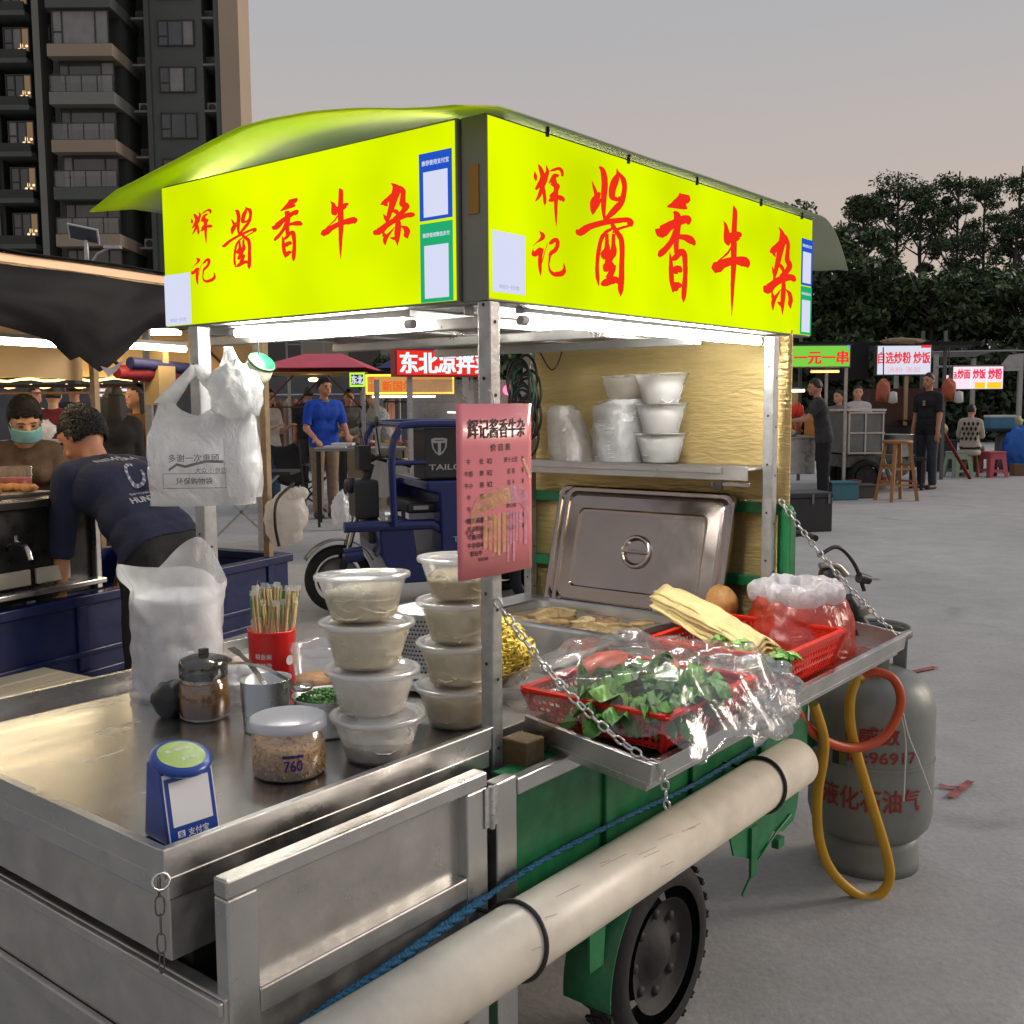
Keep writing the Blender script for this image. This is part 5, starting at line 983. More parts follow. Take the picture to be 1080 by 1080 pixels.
# ---- price list on the corner post
t = cthing('price_list', 'pink laminated price list hung on the corner post', 'price list', 0, -.012, 1.05)
PINK = pm('pink_laminate', srgb(226, 130, 138), .25, 0, .05, 5, coat=.4)
g = MB(); X0, X1, Z1 = -.105, .102, .305
def mf(a, b, l=0): return (a, -.010-.006*math.sin((a-X0)/(X1-X0)*3.14)-l, b)
g.grid(lambda a, b: mf(X0+(X1-X0)*a, Z1*b), 14, 4); g.build('sheet', PINK, t, solid=.0012)
g = MB(); INK = pm('black_ink', (.022, .018, .018), .5)
put_text(g, '辉记酱香牛杂', lambda a, b: mf(a, .262+b, .0016), w=.158, h=.034, bold=.012)
put_text(g, '价 目 表', lambda a, b: mf(a+.005, .228+b, .0016), w=.056, h=.013, bold=.01)
rows = [('牛', '肚', '¥2', '萝卜土豆', '¥'), ('牛筋', '肺', '¥2', '豆 泡', '¥'), ('牛小', '肠', '¥2', '豆 卜', '¥'), ('牛', '筋', '¥4', '牛 丸', '¥'), ('牛', '肉', '¥4', '鱼心蛋', '¥'), ('牛肚', '腩', '¥4', '海带结', '¥'), ('牛百', '叶', '¥4', '豆腐皮', '¥')]
for i, (a_, b_, c_, d_, e_) in enumerate(rows):
    y = .205-.0205*i
    for s_, x in ((a_, -.078), (b_, -.046), (c_, -.026), (d_, .035), (e_, .072)):
        n_ = len(s_.replace(' ', '')); put_text(g, s_, lambda a, b: mf(x+a, y+b, .0016), h=.0095, bold=.012)
for i, s_ in enumerate(('粉类酱香', '牛杂粉¥8', '牛腩河粉', '牛杂面¥8', '营业中')): put_text(g, s_, lambda a, b: mf(-.062+a, .115-.0145*i-.012+b, .0016), h=.0095, bold=.02)
put_text(g, '欢迎光临', lambda a, b: mf(-.045+a, .033+b, .0016), h=.006, bold=.02)
g.build('printed_text', INK, t)
# whitish reflection painted on the sheet as pale translucent streaks
g = MB(); REFL = film('painted_reflection', srgb(232, 190, 140), .42, .3, .3, 60, .08, .1, .3); REFL2 = film('painted_reflection_pink', srgb(232, 170, 190), .42, .3, .3, 60, .08, .1, .3)
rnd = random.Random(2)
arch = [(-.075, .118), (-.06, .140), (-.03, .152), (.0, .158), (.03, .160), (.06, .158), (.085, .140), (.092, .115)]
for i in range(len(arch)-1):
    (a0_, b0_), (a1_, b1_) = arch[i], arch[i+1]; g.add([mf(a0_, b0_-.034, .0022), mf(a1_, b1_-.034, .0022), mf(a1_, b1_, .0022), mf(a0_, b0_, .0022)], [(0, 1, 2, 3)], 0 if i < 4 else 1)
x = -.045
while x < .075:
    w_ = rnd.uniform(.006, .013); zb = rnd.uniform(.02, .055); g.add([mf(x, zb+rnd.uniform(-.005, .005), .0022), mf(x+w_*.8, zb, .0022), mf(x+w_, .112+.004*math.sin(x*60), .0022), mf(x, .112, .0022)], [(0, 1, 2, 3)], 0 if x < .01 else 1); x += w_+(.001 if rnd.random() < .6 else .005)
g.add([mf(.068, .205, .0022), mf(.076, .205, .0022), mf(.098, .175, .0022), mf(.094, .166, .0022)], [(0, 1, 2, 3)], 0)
g.build('painted_reflection', [REFL, REFL2], t)
g = MB(); g.tube([(.0, -.008, .30), (.002, .0, .325), (.006, .01, .33)], .002, 6); g.build('hanger', WHITEP, t)
# ---- cable bundle at the back post
t = cthing('cable_bundle', 'coiled black and green cables tied to the back corner post', 'cables', 1.20, .83, 1.36)
g = MB(); rnd = random.Random(9)
for k in range(16):
    pts = [Vector((rnd.uniform(-.02, .02), rnd.uniform(-.035, .035), .14-.02*k % .3))]
    a = rnd.uniform(0, 6.28); 
    pts = [Vector((-.03+.02*math.cos(a), .045*math.cos(j*.8+a)+.01*math.sin(k), -.02+.07*math.sin(j*.8+a)+(.012*k-.08))) for j in range(9)]
    g.tube(crom(pts, 3), .0045, 6, k % 5 == 2)
g.tube(crom([(-.01, -.02, .20), (-.02, -.10, .10), (-.01, -.14, .17), (-.01, -.16, .19)], 5), .0025, 5); g.build('cables', [BLACKP, pm('green_cable', (.01, .09, .05), .45)], t)
# ---- plastic bags hanging on the left post
PRINTB = pm('grey_bag_print', (.10, .10, .11), .6, 0, .4, 30)
def vest_bag(u, v, z_, w_, h_, dep, label, seed, prt=False, rz=0.):
    t = cthing('carrier_bag', label, 'carrier bag', u, v, z_, rz, 'white carrier bags hanging on the left post')
    def fold(th, b): return 1+.10*nz3((math.cos(th)*1.6, math.sin(th)*1.6, b*2.4), 1, seed)+.05*nz3((math.cos(th)*4, math.sin(th)*4, b*7), 1, seed+3)
    g = MB()
    def fn(a, b):
        th = 6.2832*a; k = fold(th, b); wd = w_/2*(1-.30*max(0, b-.62)/.38*1.2); dp = dep*(1.05-.75*b)*(.35+.65*math.sin(math.pi*min(1, b+.15)))
        c, s_ = math.cos(th), math.sin(th)
        zz = h_*b*(1+.02*math.sin(3*th+seed)); 
        if b > .78: zz -= (1-abs(c))*h_*.20*(b-.78)/.22     # neck dips between the handles
        return (dp*k*math.copysign(abs(s_)**.8, s_), wd*k*math.copysign(abs(c)**.75, c), zz)
    g.grid(fn, 64, 40)
    for sgn in (-1, 1):
        def hd(a, b, sgn=sgn):
            th = 6.2832*a; r = .020*(1-.5*b)*(1+.2*math.sin(3*th+b*6)); cx = sgn*w_*.33*(1-b)**1.2; return (r*.5*math.cos(th)-.01*b, cx+r*1.2*math.sin(th), h_*(.93+.34*b))
        g.grid(hd, 16, 14)
    g.build('bag', BAGM, t)
    if prt:
        g = MB(); pf = lambda a, b: (-dep*1.22-.012, a, b)
        g.box(-dep*1.0-.006, -dep*1.0-.005, -.001, .001, .1, .101)
        PX = -dep*1.12
        F2 = lambda a, b: (PX-.010*math.cos(a/w_*2.6), -a, b)
        put_text(g, '多谢一次惠顾', lambda a, b: F2(a, h_*.44+b), w=w_*.48, bold=.01); put_text(g, '大众小食店', lambda a, b: F2(a+w_*.16, h_*.33+b), w=w_*.30, bold=.0); put_text(g, '环保购物袋', lambda a, b: F2(a, h_*.235+b), w=w_*.34, bold=.02)
        sw = [(-.24, .335), (-.16, .385), (-.08, .365), (0, .385), (.12, .41), (.28, .405)]
        for i in range(len(sw)-1):
            (a0_, b0_), (a1_, b1_) = sw[i], sw[i+1]; g.add([F2(a0_*w_, b0_*h_-.003), F2(a1_*w_, b1_*h_-.003), F2(a1_*w_, b1_*h_+.003), F2(a0_*w_, b0_*h_+.003)], [(0, 1, 2, 3)])
        for (a0_, b0_, a1_, b1_) in ((-.30, .30, .30, .305), (-.30, .17, .30, .175), (-.30, .17, -.295, .305), (.295, .17, .30, .305)): g.add([F2(a0_*w_, b0_*h_), F2(a1_*w_, b0_*h_), F2(a1_*w_, b1_*h_), F2(a0_*w_, b1_*h_)], [(0, 1, 2, 3)])
        g.build('print', PRINTB, t)
    return t
vest_bag(-.045, .800, 1.135, .225, .245, .050, 'large white carrier bag with grey print at the front of the left post', 1, True, R(44))
vest_bag(.01, .745, 1.155, .15, .26, .05, 'greyish white carrier bag hanging on the right side of the left post', 5)
t = crumple('carrier_bag', 'bright white bunched carrier bag bulging at the top of the left post', 'carrier bag', (.0, .720, 1.325), (.05, .062, .062), BAGM, 3, .5, group='white carrier bags hanging on the left post')
t = cthing('twine_spool', 'pale roll with a green cap hung by a wire beside the left post', 'tape roll', .06, .735, 1.415)
g = MB(); q = Matrix.Rotation(R(40), 4, 'X'); g.lathe([(.001, 0), (.028, 0), (.032, .02), (.030, .05), (.001, .05)], 20, mi=0, M=q); g.lathe([(.001, .056), (.026, .055), (.0325, .045), (.0325, .05)], 20, mi=1, M=q); g.tube([(0, -.02, .05), (0, -.02, .085)], .002, 5, 2); g.build('roll', [pm('cream_roll', (.55, .52, .40), .6), GREEN, BLACKP], t)
# ================================================================= people
SKIN = pm('skin', srgb(214, 160, 128), .5, 0, .06, 14, .05, 120, sub=.08)
SKIN2 = pm('skin_tan', srgb(190, 134, 102), .5, 0, .06, 14, .05, 120, sub=.08)
HAIRM = pm('black_hair', (.012, .010, .009), .45, 0, .4, 90, .6, 160)
EYEM = pm('eye_dark', (.015, .012, .012), .25); LIPM = pm('lip', srgb(150, 80, 74), .5)
def evalmesh(o):
    dg = bpy.context.evaluated_depsgraph_get(); return bpy.data.meshes.new_from_object(o.evaluated_get(dg))
def person(label, loc, face, Hgt, pose, shirt, trousers, shoes, skin=None, sleeve=.6, hair='short', voxel=.012, group=None, female=False, fingers=True, shirt_len=.10, after=None, face_detail=True, tufts=0):
    skin = skin or SKIN; k = Hgt/1.70
    root = thing('person', label, 'person', loc, R(face), group)
    V = Vector; prim = []   # (p,q,r1,r2,zone)
    def cap(p, q, r1, r2, z): prim.append((V(p), V(q), r1*k, r2*k, z))
    ph = pose.get('pelvis', .93)*k; pel = V((0, 0, ph))
    td = V(pose.get('torso', (0, 0, 1))).normalized(); rx = V(pose.get('right', (1, 0, 0))); rx = (rx-td*rx.dot(td)).normalized(); fy = td.cross(rx)
    if fy.y < 0 and abs(fy.y) > .1: fy = -fy
    neck = pel+td*.50*k; waist = pel+td*.17*k; chest = pel+td*.36*k
    sw, hw = (.165, .092) if female else (.185, .088)
    bw = .92 if female else 1.
    # torso
    cap(pel-rx*hw*k*.9, pel+rx*hw*k*.9, .098, .098, 2)
    cap(pel+td*.06*k-rx*.075*k, pel+td*.06*k+rx*.075*k, .10*bw, .10*bw, 1)
    cap(waist-rx*.070*k*bw, waist+rx*.070*k*bw, .098*bw, .098*bw, 1)
    cap(chest-rx*.085*k*bw, chest+rx*.085*k*bw, .108*bw, .108*bw, 1)
    for s in (-1, 1):
        cap(waist+rx*s*.06*k, pel+td*.44*k+rx*s*.09*k, .09*bw, .075*bw, 1)
        cap(pel+td*.47*k, pel+td*.455*k+rx*s*(sw-.02)*k, .062, .055, 1)
        if female: cap(chest+rx*s*.065*k+fy*.06*k, chest+rx*s*.066*k+fy*.07*k, .058, .052, 1)
    cap(pel+td*.45*k, neck, .085, .058, 1)
    # head
    hu = V(pose.get('head_up', tuple(td*.6+V((0, 0, .4))))).normalized(); look = V(pose.get('look', (0, 1, 0))); look = (look-hu*look.dot(hu)).normalized(); hx = look.cross(hu)
    hc = neck+hu*.175*k+look*.02*k
    cap(neck-td*.02*k, neck+hu*.09*k, .052, .050, 0)
    # arms
    hands = []
    for s, key in ((-1, 'aL'), (1, 'aR')):
        u_, f_ = pose.get(key, ((.12*s, 0, -1), (.06*s, .12, -1))); u_ = V(u_).normalized(); f_ = V(f_).normalized()
        sh = pel+td*.45*k+rx*s*sw*k; el = sh+u_*.285*k; wr = el+f_*.245*k
        ra = .043 if female else .049
        t1 = min(1, sleeve/.5) ; 
        def seg(p, q, r1, r2, f):
            if f >= 1: cap(p, q, r1, r2, 1)
            elif f <= 0: cap(p, q, r1, r2, 0)
            else:
                m_ = p.lerp(q, f); rm = r1+(r2-r1)*f; cap(p, m_, r1, rm, 1); cap(m_, q, rm, r2, 0)
        seg(sh, el, ra+.004, ra-.008, sleeve*2); seg(el, wr, ra-.008, .028, sleeve*2-1)
        # hand: palm, four unequal fingers, thumb
        pn = V(pose.get('palm'+key[1], (0, -1, 0) if abs(f_.y) < .8 else (0, 0, -1))); pn = (pn-f_*pn.dot(f_)).normalized(); side = f_.cross(pn)
        pc = wr+f_*.045*k
        for o_ in (-.024, -.008, .008, .024): cap(wr+f_*.012*k+side*o_*.7*k, wr+f_*.088*k+side*o_*k, .014, .012, 0)
        if fingers:
            fr = max(.0088, voxel*.95/k)
            cl = pose.get('curl', .35)
            for i, (o_, ln) in enumerate(((-.030, .062), (-.010, .078), (.010, .082), (.030, .072))):
                b0 = wr+f_*.088*k+side*o_*k; d1 = (f_+pn*cl*.5+side*o_*4).normalized(); d2 = (f_+pn*cl*1.6+side*o_*3).normalized(); d3 = (f_*.6+pn*cl*2.6).normalized()
                m1 = b0+d1*ln*.42*k; m2 = m1+d2*ln*.33*k; cap(b0, m1, fr, fr*.95, 0); cap(m1, m2, fr*.95, fr*.9, 0); cap(m2, m2+d3*ln*.25*k, fr*.9, fr*.8, 0)
            th = pose.get('thumb', 1)*(1 if s < 0 else -1); b0 = wr+f_*.025*k+side*.022*th*k; m1 = b0+(f_*.7+side*.75*th+pn*.3).normalized()*.040*k; cap(b0, m1, fr*1.15, fr*1.05, 0); cap(m1, m1+(f_+side*.25*th+pn*.4).normalized()*.034*k, fr*1.05, fr*.85, 0)
        hands.append((wr+f_*.09*k))
    # legs
    for s, key in ((-1, 'lL'), (1, 'lR')):
        t_, s_ = pose.get(key, ((.02*s, .02, -1), (0, -.03, -1))); t_ = V(t_).normalized(); s_ = V(s_).normalized()
        hp = pel+rx*s*hw*k-V((0, 0, .02*k)); kn = hp+t_*.425*k; an = kn+s_*.405*k
        lw = pose.get('legw', 1.12)
        cap(hp, kn, .085*lw, .060*lw, 2); cap(kn, an-s_*.02*k, .060*lw, .048*lw, 2); cap(an-s_*.02*k, an+s_*.02*k, .036, .036, 0)
        fd = V(pose.get('foot'+key[1], (.15*s, 1, 0))).normalized(); hl = an+V((0, 0, -.045*k))-fd*.04*k
        for o_ in (-.018, .018):
            sd = fd.cross(V((0, 0, 1))); cap(hl+sd*o_*k*.8, hl+fd*.17*k+sd*o_*k*1.3, .033, .028, 3)
    g = MB()
    for p, q, r1, r2, z in prim: g.capsule(p, q, r1, r2, 14)
    HM = Matrix((hx, look, hu)).transposed().to_4x4()
    hs = .96*k if female else k
    def headfn(p):
        z = p.z/(.118*hs); q = V(p)
        if z < 0: q.x *= 1-.34*z*z; q.y *= 1-.10*z*z
        if p.y > 0: q.y *= .93
        return q
    g.ball(hc, (.077*hs, .096*hs, .120*hs), 28, 0, HM, headfn)
    hp_ = lambda x, y, z: hc+HM @ V((x*hs, y*hs, z*hs))
    g.capsule(hp_(0, .085, .012), hp_(0, .104, -.022), .009*hs, .0145*hs, 10)
    g.capsule(hp_(-.03, .072, -.058), hp_(.03, .072, -.058), .020*hs, .020*hs, 8); g.capsule(hp_(0, .066, -.088), hp_(0, .068, -.088), .024*hs, .022*hs, 8)
    g.capsule(hp_(-.045, .070, .030), hp_(.045, .070, .030), .016*hs, .016*hs, 8)
    for s in (-1, 1): g.ball(hp_(.080*s, -.002, -.012), (.010*hs, .022*hs, .032*hs), 10, 0, HM); 
    src = g.build('body', skin)
    md = src.modifiers.new('r', 'REMESH'); md.mode = 'VOXEL'; md.voxel_size = voxel; md.use_smooth_shade = True
    sm = src.modifiers.new('sm', 'SMOOTH'); sm.iterations = 3; sm.factor = .5
    me = evalmesh(src); bpy.data.objects.remove(src)
    # zone of each face: nearest primitive
    nf = len(me.polygons); C_ = np.empty(nf*3); me.polygons.foreach_get('center', C_); C_ = C_.reshape(-1, 3)
    best = np.full(nf, 1e9); zone = np.zeros(nf, int)
    for p, q, r1, r2, z in prim:
        p_, q_ = np.array(p), np.array(q); d = q_-p_; L2 = max(d @ d, 1e-9); t_ = np.clip(((C_-p_) @ d)/L2, 0, 1); ds = np.linalg.norm(C_-p_-t_[:, None]*d, axis=1)-(r1+(r2-r1)*t_)
        m_ = ds < best; best[m_] = ds[m_]; zone[m_] = z
    dh = np.linalg.norm(C_-np.array(hc), axis=1) < .118*k; zone[dh & ((C_-np.array(neck)) @ np.array(hu) > .02*k)] = 0
    # shirt hem falls below the waist
    along = (C_-np.array(pel)) @ np.array(td); hem = (zone == 2) & (along > .06*k-shirt_len*k); 
    offc = np.linalg.norm(C_-np.array(pel)-along[:, None]*np.array(td), axis=1)
    zone0 = zone.copy(); zone[hem & (offc < .22*k) & (along > -.20*k)] = 1
    me.materials.clear(); me.materials.append(skin); me.polygons.foreach_set('use_smooth', [True]*nf)
    body = bpy.data.objects.new('body', me); COL.objects.link(body); body.parent = root
    def garment(name, z, mat, off, fn=None):
        bmx = bmesh.new(); bmx.from_mesh(me); bmx.faces.ensure_lookup_table()
        dele = [f for f in bmx.faces if zone[f.index] != z and not (z == 2 and zone0[f.index] == 2)]; bmesh.ops.delete(bmx, geom=dele, context='FACES'); bmx.normal_update()
        if z == 1:
            for _ in range(7): bmesh.ops.smooth_vert(bmx, verts=[v for v in bmx.verts if not v.is_boundary], factor=.5, use_axis_x=True, use_axis_y=True, use_axis_z=True)
            bmx.normal_update()
        for v in bmx.verts:
            wr_ = nz3(v.co, 9, z)*.006+nz3(v.co, 24, z+5)*.003 if z < 3 else 0
            v.co += v.normal*(off+wr_+(.006 if z == 1 else 0))
        for _ in range(2): bmesh.ops.smooth_vert(bmx, verts=[v for v in bmx.verts if v.is_boundary], factor=.5, use_axis_x=True, use_axis_y=True, use_axis_z=True)
        m2 = bpy.data.meshes.new(name); bmx.to_mesh(m2); bmx.free(); m2.materials.append(mat)
        o = bpy.data.objects.new(name, m2); COL.objects.link(o); o.parent = root
        s_ = o.modifiers.new('t', 'SOLIDIFY'); s_.thickness = .004; s_.offset = -1
        return o
    sh_o = garment('shirt', 1, shirt, .010); garment('trousers', 2, trousers, .007); garment('shoes', 3, shoes, .004)
    # hair
    g = MB()
    def hairfn(p):
        return headfn(p)*(1+.012*nz3(p, 22/k, 3)+.006*nz3(p, 70/k, 5))
    rs = (.0835*hs, .1035*hs, .128*hs)
    vs = []; fs = []; n = 32; h = 20; low = {'short': -.30, 'bun': -.35, 'long': -.5, 'crop': -.15}[hair]
    keep = {}
    for i in range(h+1):
        for j in range(n):
            t_ = math.pi*i/h; a = 2*math.pi*j/n; p = V((rs[0]*math.sin(t_)*math.cos(a), rs[1]*math.sin(t_)*math.sin(a), rs[2]*math.cos(t_))); vs.append(hc+HM @ (hairfn(p)+V((0, -.006*hs, .006*hs))))
    for i in range(h):
        for j in range(n):
            t_ = math.pi*(i+.5)/h; a = 2*math.pi*(j+.5)/n; y = math.sin(t_)*math.sin(a); z = math.cos(t_)
            front = y > .28; lim = (.60-.25*(1-min(1, abs(math.cos(a))*1.3))*0) if front else (low if y < -.1 else low*.2+.1)
            if front and z < .42+.22*(y-.28): continue
            if not front and z < (low if y < -.05 else .02-(.15 if hair != 'crop' else 0)): continue
            fs.append((i*n+j, (i+1)*n+j, (i+1)*n+(j+1) % n, i*n+(j+1) % n))
    g.add(vs, fs, 0, True)
    if hair == 'long':
        for j in range(42):
            a = math.pi*(.98+1.04*j/41); x, y = .082*math.cos(a), .09*math.sin(a)
            g.tube(crom([hp_(x, y-.01, .03), hp_(x*1.1, y*1.05-.015, -.09), hp_(x*1.15, y*.95-.02, -.19), hp_(x*1.0, y*.8-.01, -.30)], 4), [.017*hs]*12+[.008*hs], 6)
    if tufts:
        rnd = random.Random(tufts); 
        for _ in range(tufts):
            f = rnd.choice(fs); c1, c2 = rnd.random(), rnd.random(); b0 = V(vs[f[0]]).lerp(V(vs[f[1]]), c1).lerp(V(vs[f[3]]).lerp(V(vs[f[2]]), c1), c2); d0 = (b0-hc).normalized(); dn = (V((rnd.uniform(-.22, .22), rnd.uniform(-.22, .22), -1))-hu*0).normalized(); dn = (dn-d0*dn.dot(d0)+look*(-.3)).normalized()
            L0 = rnd.uniform(.012, .024)*k;  g.tube([b0-d0*.004, b0+dn*L0*.5+d0*.002, b0+dn*L0+d0*rnd.uniform(-.003, .001)], [.0013, .0012, .0004], 3, caps=False)
    if hair == 'bun': g.ball(hp_(0, -.10, .05), .042*hs, 14)
    ho = g.build('hair', HAIRM, root); ms = ho.modifiers.new('t', 'SOLIDIFY'); ms.thickness = .008; ms.offset = -1
    if face_detail:
        for s in (-1, 1):
            g = MB(); g.ball(hp_(.031*s, .0835, .006), (.0135*hs, .006*hs, .0065*hs), 10, 0, HM); g.build('eye', EYEM, root)
        g = MB()
        for s in (-1, 1): g.tube([hp_(.015*s, .089, .026), hp_(.033*s, .088, .031), hp_(.048*s, .078, .026)], .0032*hs, 6)
        g.build('eyebrow', HAIRM, root)
        g = MB(); g.ball(hp_(0, .0885, -.056), (.023*hs, .006*hs, .007*hs), 10, 0, HM); g.build('mouth', LIPM, root)
    if after: after(dict(root=root, hp=hp_, HM=HM, hs=hs, pel=pel, td=td, rx=rx, fy=fy, k=k, hands=hands, body=body, neck=neck, chest=chest, shirt=sh_o))
    return root
def cloth(name, c, var=.18): return pm(name, c, .85, 0, var, 20, .25, 90)
NAVY = cloth('navy_cotton', srgb(26, 32, 58)); BLK = cloth('black_cotton', (.012, .012, .013)); DGREY = cloth('dark_grey_cotton', (.035, .035, .036)); BROWN = cloth('brown_cotton', srgb(92, 74, 60)); OCHRE = cloth('ochre_cotton', srgb(112, 78, 40)); BLUEP = cloth('blue_polo', srgb(20, 70, 176)); KHAKI = cloth('khaki_cotton', srgb(136, 118, 96)); WHT = cloth('white_cotton', (.62, .60, .58), .06); JEAN = cloth('light_denim', srgb(92, 116, 146)); JEAND = cloth('dark_denim', srgb(52, 56, 64)); REDC = cloth('dark_red_cotton', srgb(110, 26, 26)); GREYC = cloth('grey_cotton', srgb(120, 120, 118)); SHOE = pm('dark_shoe', (.02, .018, .017), .6); SHOEB = pm('brown_sandal', (.09, .045, .03), .6)
# --- man in navy sweatshirt leaning over the left cart
def navy_extra(d):
    # printed back: lettering and loop mark following the back of the shirt
    me = d['shirt'].data; g = MB(); from mathutils.bvhtree import BVHTree
    bv = BVHTree.FromPolygons([v.co for v in me.vertices], [p.vertices for p in me.polygons])
    def bk(a, b, l=.003):
        o = d['pel']+d['td']*b+d['rx']*a-d['fy']*.6; h_ = bv.ray_cast(o, d['fy']); 
        return (h_[0]-d['fy']*l) if h_[0] else d['pel']+d['td']*b+d['rx']*a-d['fy']*.14
    put_text(g, 'NEWERA', lambda a, b: bk(a, .425+b), w=.20, h=.034, bold=.03)
    put_text(g, 'HUNTER', lambda a, b: bk(a-.01, .165+b), w=.16, h=.030, bold=.04); put_text(g, 'SPORT', lambda a, b: bk(a-.01, .205+b), w=.12, h=.014, bold=.01)
    n = 30
    for i in range(n):
        t0, t1 = 2*math.pi*i/n*.86, 2*math.pi*(i+1)/n*.86
        f = lambda t, r: bk(.02+.045*r*math.cos(t+1.2), .315+.06*r*math.sin(t+1.2)); g.add([f(t0, .7), f(t1, .7), f(t1, 1.), f(t0, 1.)], [(0, 1, 2, 3)], 1 if i % 3 else 0)
    g.build('back_print', [pm('shirt_print', (.42, .42, .44), .7), pm('shirt_print_grey', (.14, .15, .20), .7)], d['root'])
hp0 = at(172, 604, 4.35)
person('man in a navy printed sweatshirt leaning over the blue cart, seen from behind', (hp0.x, hp0.y, 0), 54, 1.68,
       dict(pelvis=.80, torso=(-.05, .82, .66), head_up=(0, .55, .80), look=(-.35, .7, -.55), aL=((-.02, .22, -1), (.0, .14, -1)), aR=((.05, .50, -1), (.1, .45, -.9)), lL=((-.05, .05, -1), (0, -.04, -1)), lR=((.04, .22, -1), (0, -.25, -1)), curl=.45),
       NAVY, BLK, SHOE, SKIN2, sleeve=.62, hair='short', voxel=.0085, after=navy_extra, tufts=5200)
# --- masked woman behind the fryer
def mask_extra(d):
    g = MB(); hp = d['hp']
    def mf_(a, b):
        t = (a-.5)*2.3; y = .117*math.cos(t*.9)+.006-.010*abs(b-.5); return hp(.088*math.sin(t), y*.98, -.090+.085*b)
    g.grid(mf_, 16, 8)
    for s in (-1, 1): g.tube([hp(.078*s, .045, -.012), hp(.086*s, .0, .01)], .002, 5); g.tube([hp(.076*s, .045, -.075), hp(.086*s, .0, -.02)], .002, 5)
    g.build('face_mask', pm('surgical_mask', srgb(130, 186, 190), .8, 0, .05, 20), d['root'], solid=.002)
    g = MB(); h_ = d['hands'][1]
    v = Vector((-.55, .55, -.16)).normalized()
    for o_ in (-.012, .012): g.tube([h_+Vector((0, 0, o_)), h_+v*.30+Vector((0, 0, o_*.3))], .005, 6)
    t = thing('food_tongs', 'dark food tongs held by the masked woman over the tray', 'tongs', (0, 0, 0)); t.matrix_world = Matrix.Translation(d['root'].location) @ Matrix.Rotation(d['root'].rotation_euler.z, 4, 'Z'); g.build('tongs', pm('tong_steel', (.20, .14, .12), .35, .7), t)
hw = at(31, 600, 5.45)
person('woman with a pale green face mask holding tongs over a food tray', (hw.x, hw.y, 0), 208, 1.54,
       dict(pelvis=.81, torso=(0, .30, 1), head_up=(0, .55, 1), look=(-.10, 1, -.40), aR=((.55, .45, -.55), (-.80, .62, .02)), aL=((-.15, .3, -1), (.3, .9, -.3)), palmR=(0, 0, -1), curl=.9), BROWN, BLK, SHOE, SKIN, sleeve=.42, hair='bun', voxel=.0095, female=True, after=mask_extra, tufts=3200)
# --- far left customers
P_ = lambda px, Y: (at(px, 600, Y).x, Y, 0)
person('long haired woman in an ochre top standing behind the navy sweatshirt man', P_(153, 8.6), 150, 1.53, dict(look=(.25, 1, -.1), aR=((.1, .1, -1), (-.3, .7, .1))), OCHRE, BLK, SHOE, SKIN, .5, 'long', .012, female=True)
person('woman in a white blouse facing sideways far behind the masked woman', P_(44, 12.0), 250, 1.60, dict(), WHT, JEAND, SHOE, SKIN, .5, 'bun', .014, female=True)
person('person in a dark red jacket with back turned behind the fryer stall', P_(63, 10.2), 10, 1.58, dict(torso=(0, .12, 1)), REDC, JEAND, SHOE, SKIN, 1., 'short', .014)
person('dark haired person in black seen between the fryer and the navy man', P_(87, 11.0), 30, 1.66, dict(), BLK, BLK, SHOE, SKIN2, 1., 'short', .014)
person('person with long black hair facing away beside the food photo sign', P_(128, 8.2), 20, 1.52, dict(), BLK, BLK, SHOE, SKIN, 1., 'long', .014, female=True)
# --- middle stalls
def collar_extra(d):
    g = MB(); hp = d['hp']; n = 14
    for i in range(n):
        a0, a1 = [2*math.pi*t/n for t in (i, i+1)]; c = d['neck']+d['td']*.005
        f = lambda a, r, z: c+d['rx']*r*math.cos(a)+d['fy']*r*math.sin(a)+d['td']*z; g.add([f(a0, .078, -.005), f(a1, .078, -.005), f(a1, .062, .03), f(a0, .062, .03)], [(0, 1, 2, 3)])
    g.build('collar', GREYC, d['root'], solid=.004)
person('man in a bright blue polo shirt standing at a folding table, looking down', P_(345, 12.9), 212, 1.69, dict(torso=(0, .06, 1), look=(-.15, 1, -.5), aL=((-.15, .35, -1), (.25, .95, -.35)), aR=((.25, .15, -1), (-.1, .9, -.45))), BLUEP, KHAKI, SHOE, SKIN2, .42, 'crop', .013, after=collar_extra, tufts=1500)
person('young woman in a white top and light blue jeans looking at her hands', P_(288, 14.2), 235, 1.58, dict(look=(0, 1, -.5), aR=((.1, .2, -1), (-.2, .8, .3)), aL=((-.1, .2, -1), (.2, .8, .3))), WHT, JEAN, SHOE, SKIN, .45, 'long', .015, female=True)
person('person in black seen from behind, left of the blue polo man', P_(330, 16.5), 20, 1.66, dict(), BLK, DGREY, SHOE, SKIN2, .5, 'short', .015)
person('person in a grey shirt working at the stall behind the blue polo man', P_(370, 15.5), 200, 1.60, dict(torso=(0, .2, 1), aL=((-.1, .5, -1), (.1, .9, -.2)), aR=((.1, .5, -1), (-.1, .9, -.2))), GREYC, DGREY, SHOE, SKIN, 1., 'short', .015)
person('person in a striped pale shirt bending inside the yellow lit stall', P_(410, 14.6), 120, 1.62, dict(torso=(-.1, .35, 1), aL=((-.1, .5, -1), (.1, .9, -.2)), aR=((.1, .5, -1), (-.1, .9, -.2))), pm('striped_shirt', (.42, .42, .42), .85, 0, .5, 30), DGREY, SHOE, SKIN, 1., 'short', .015)
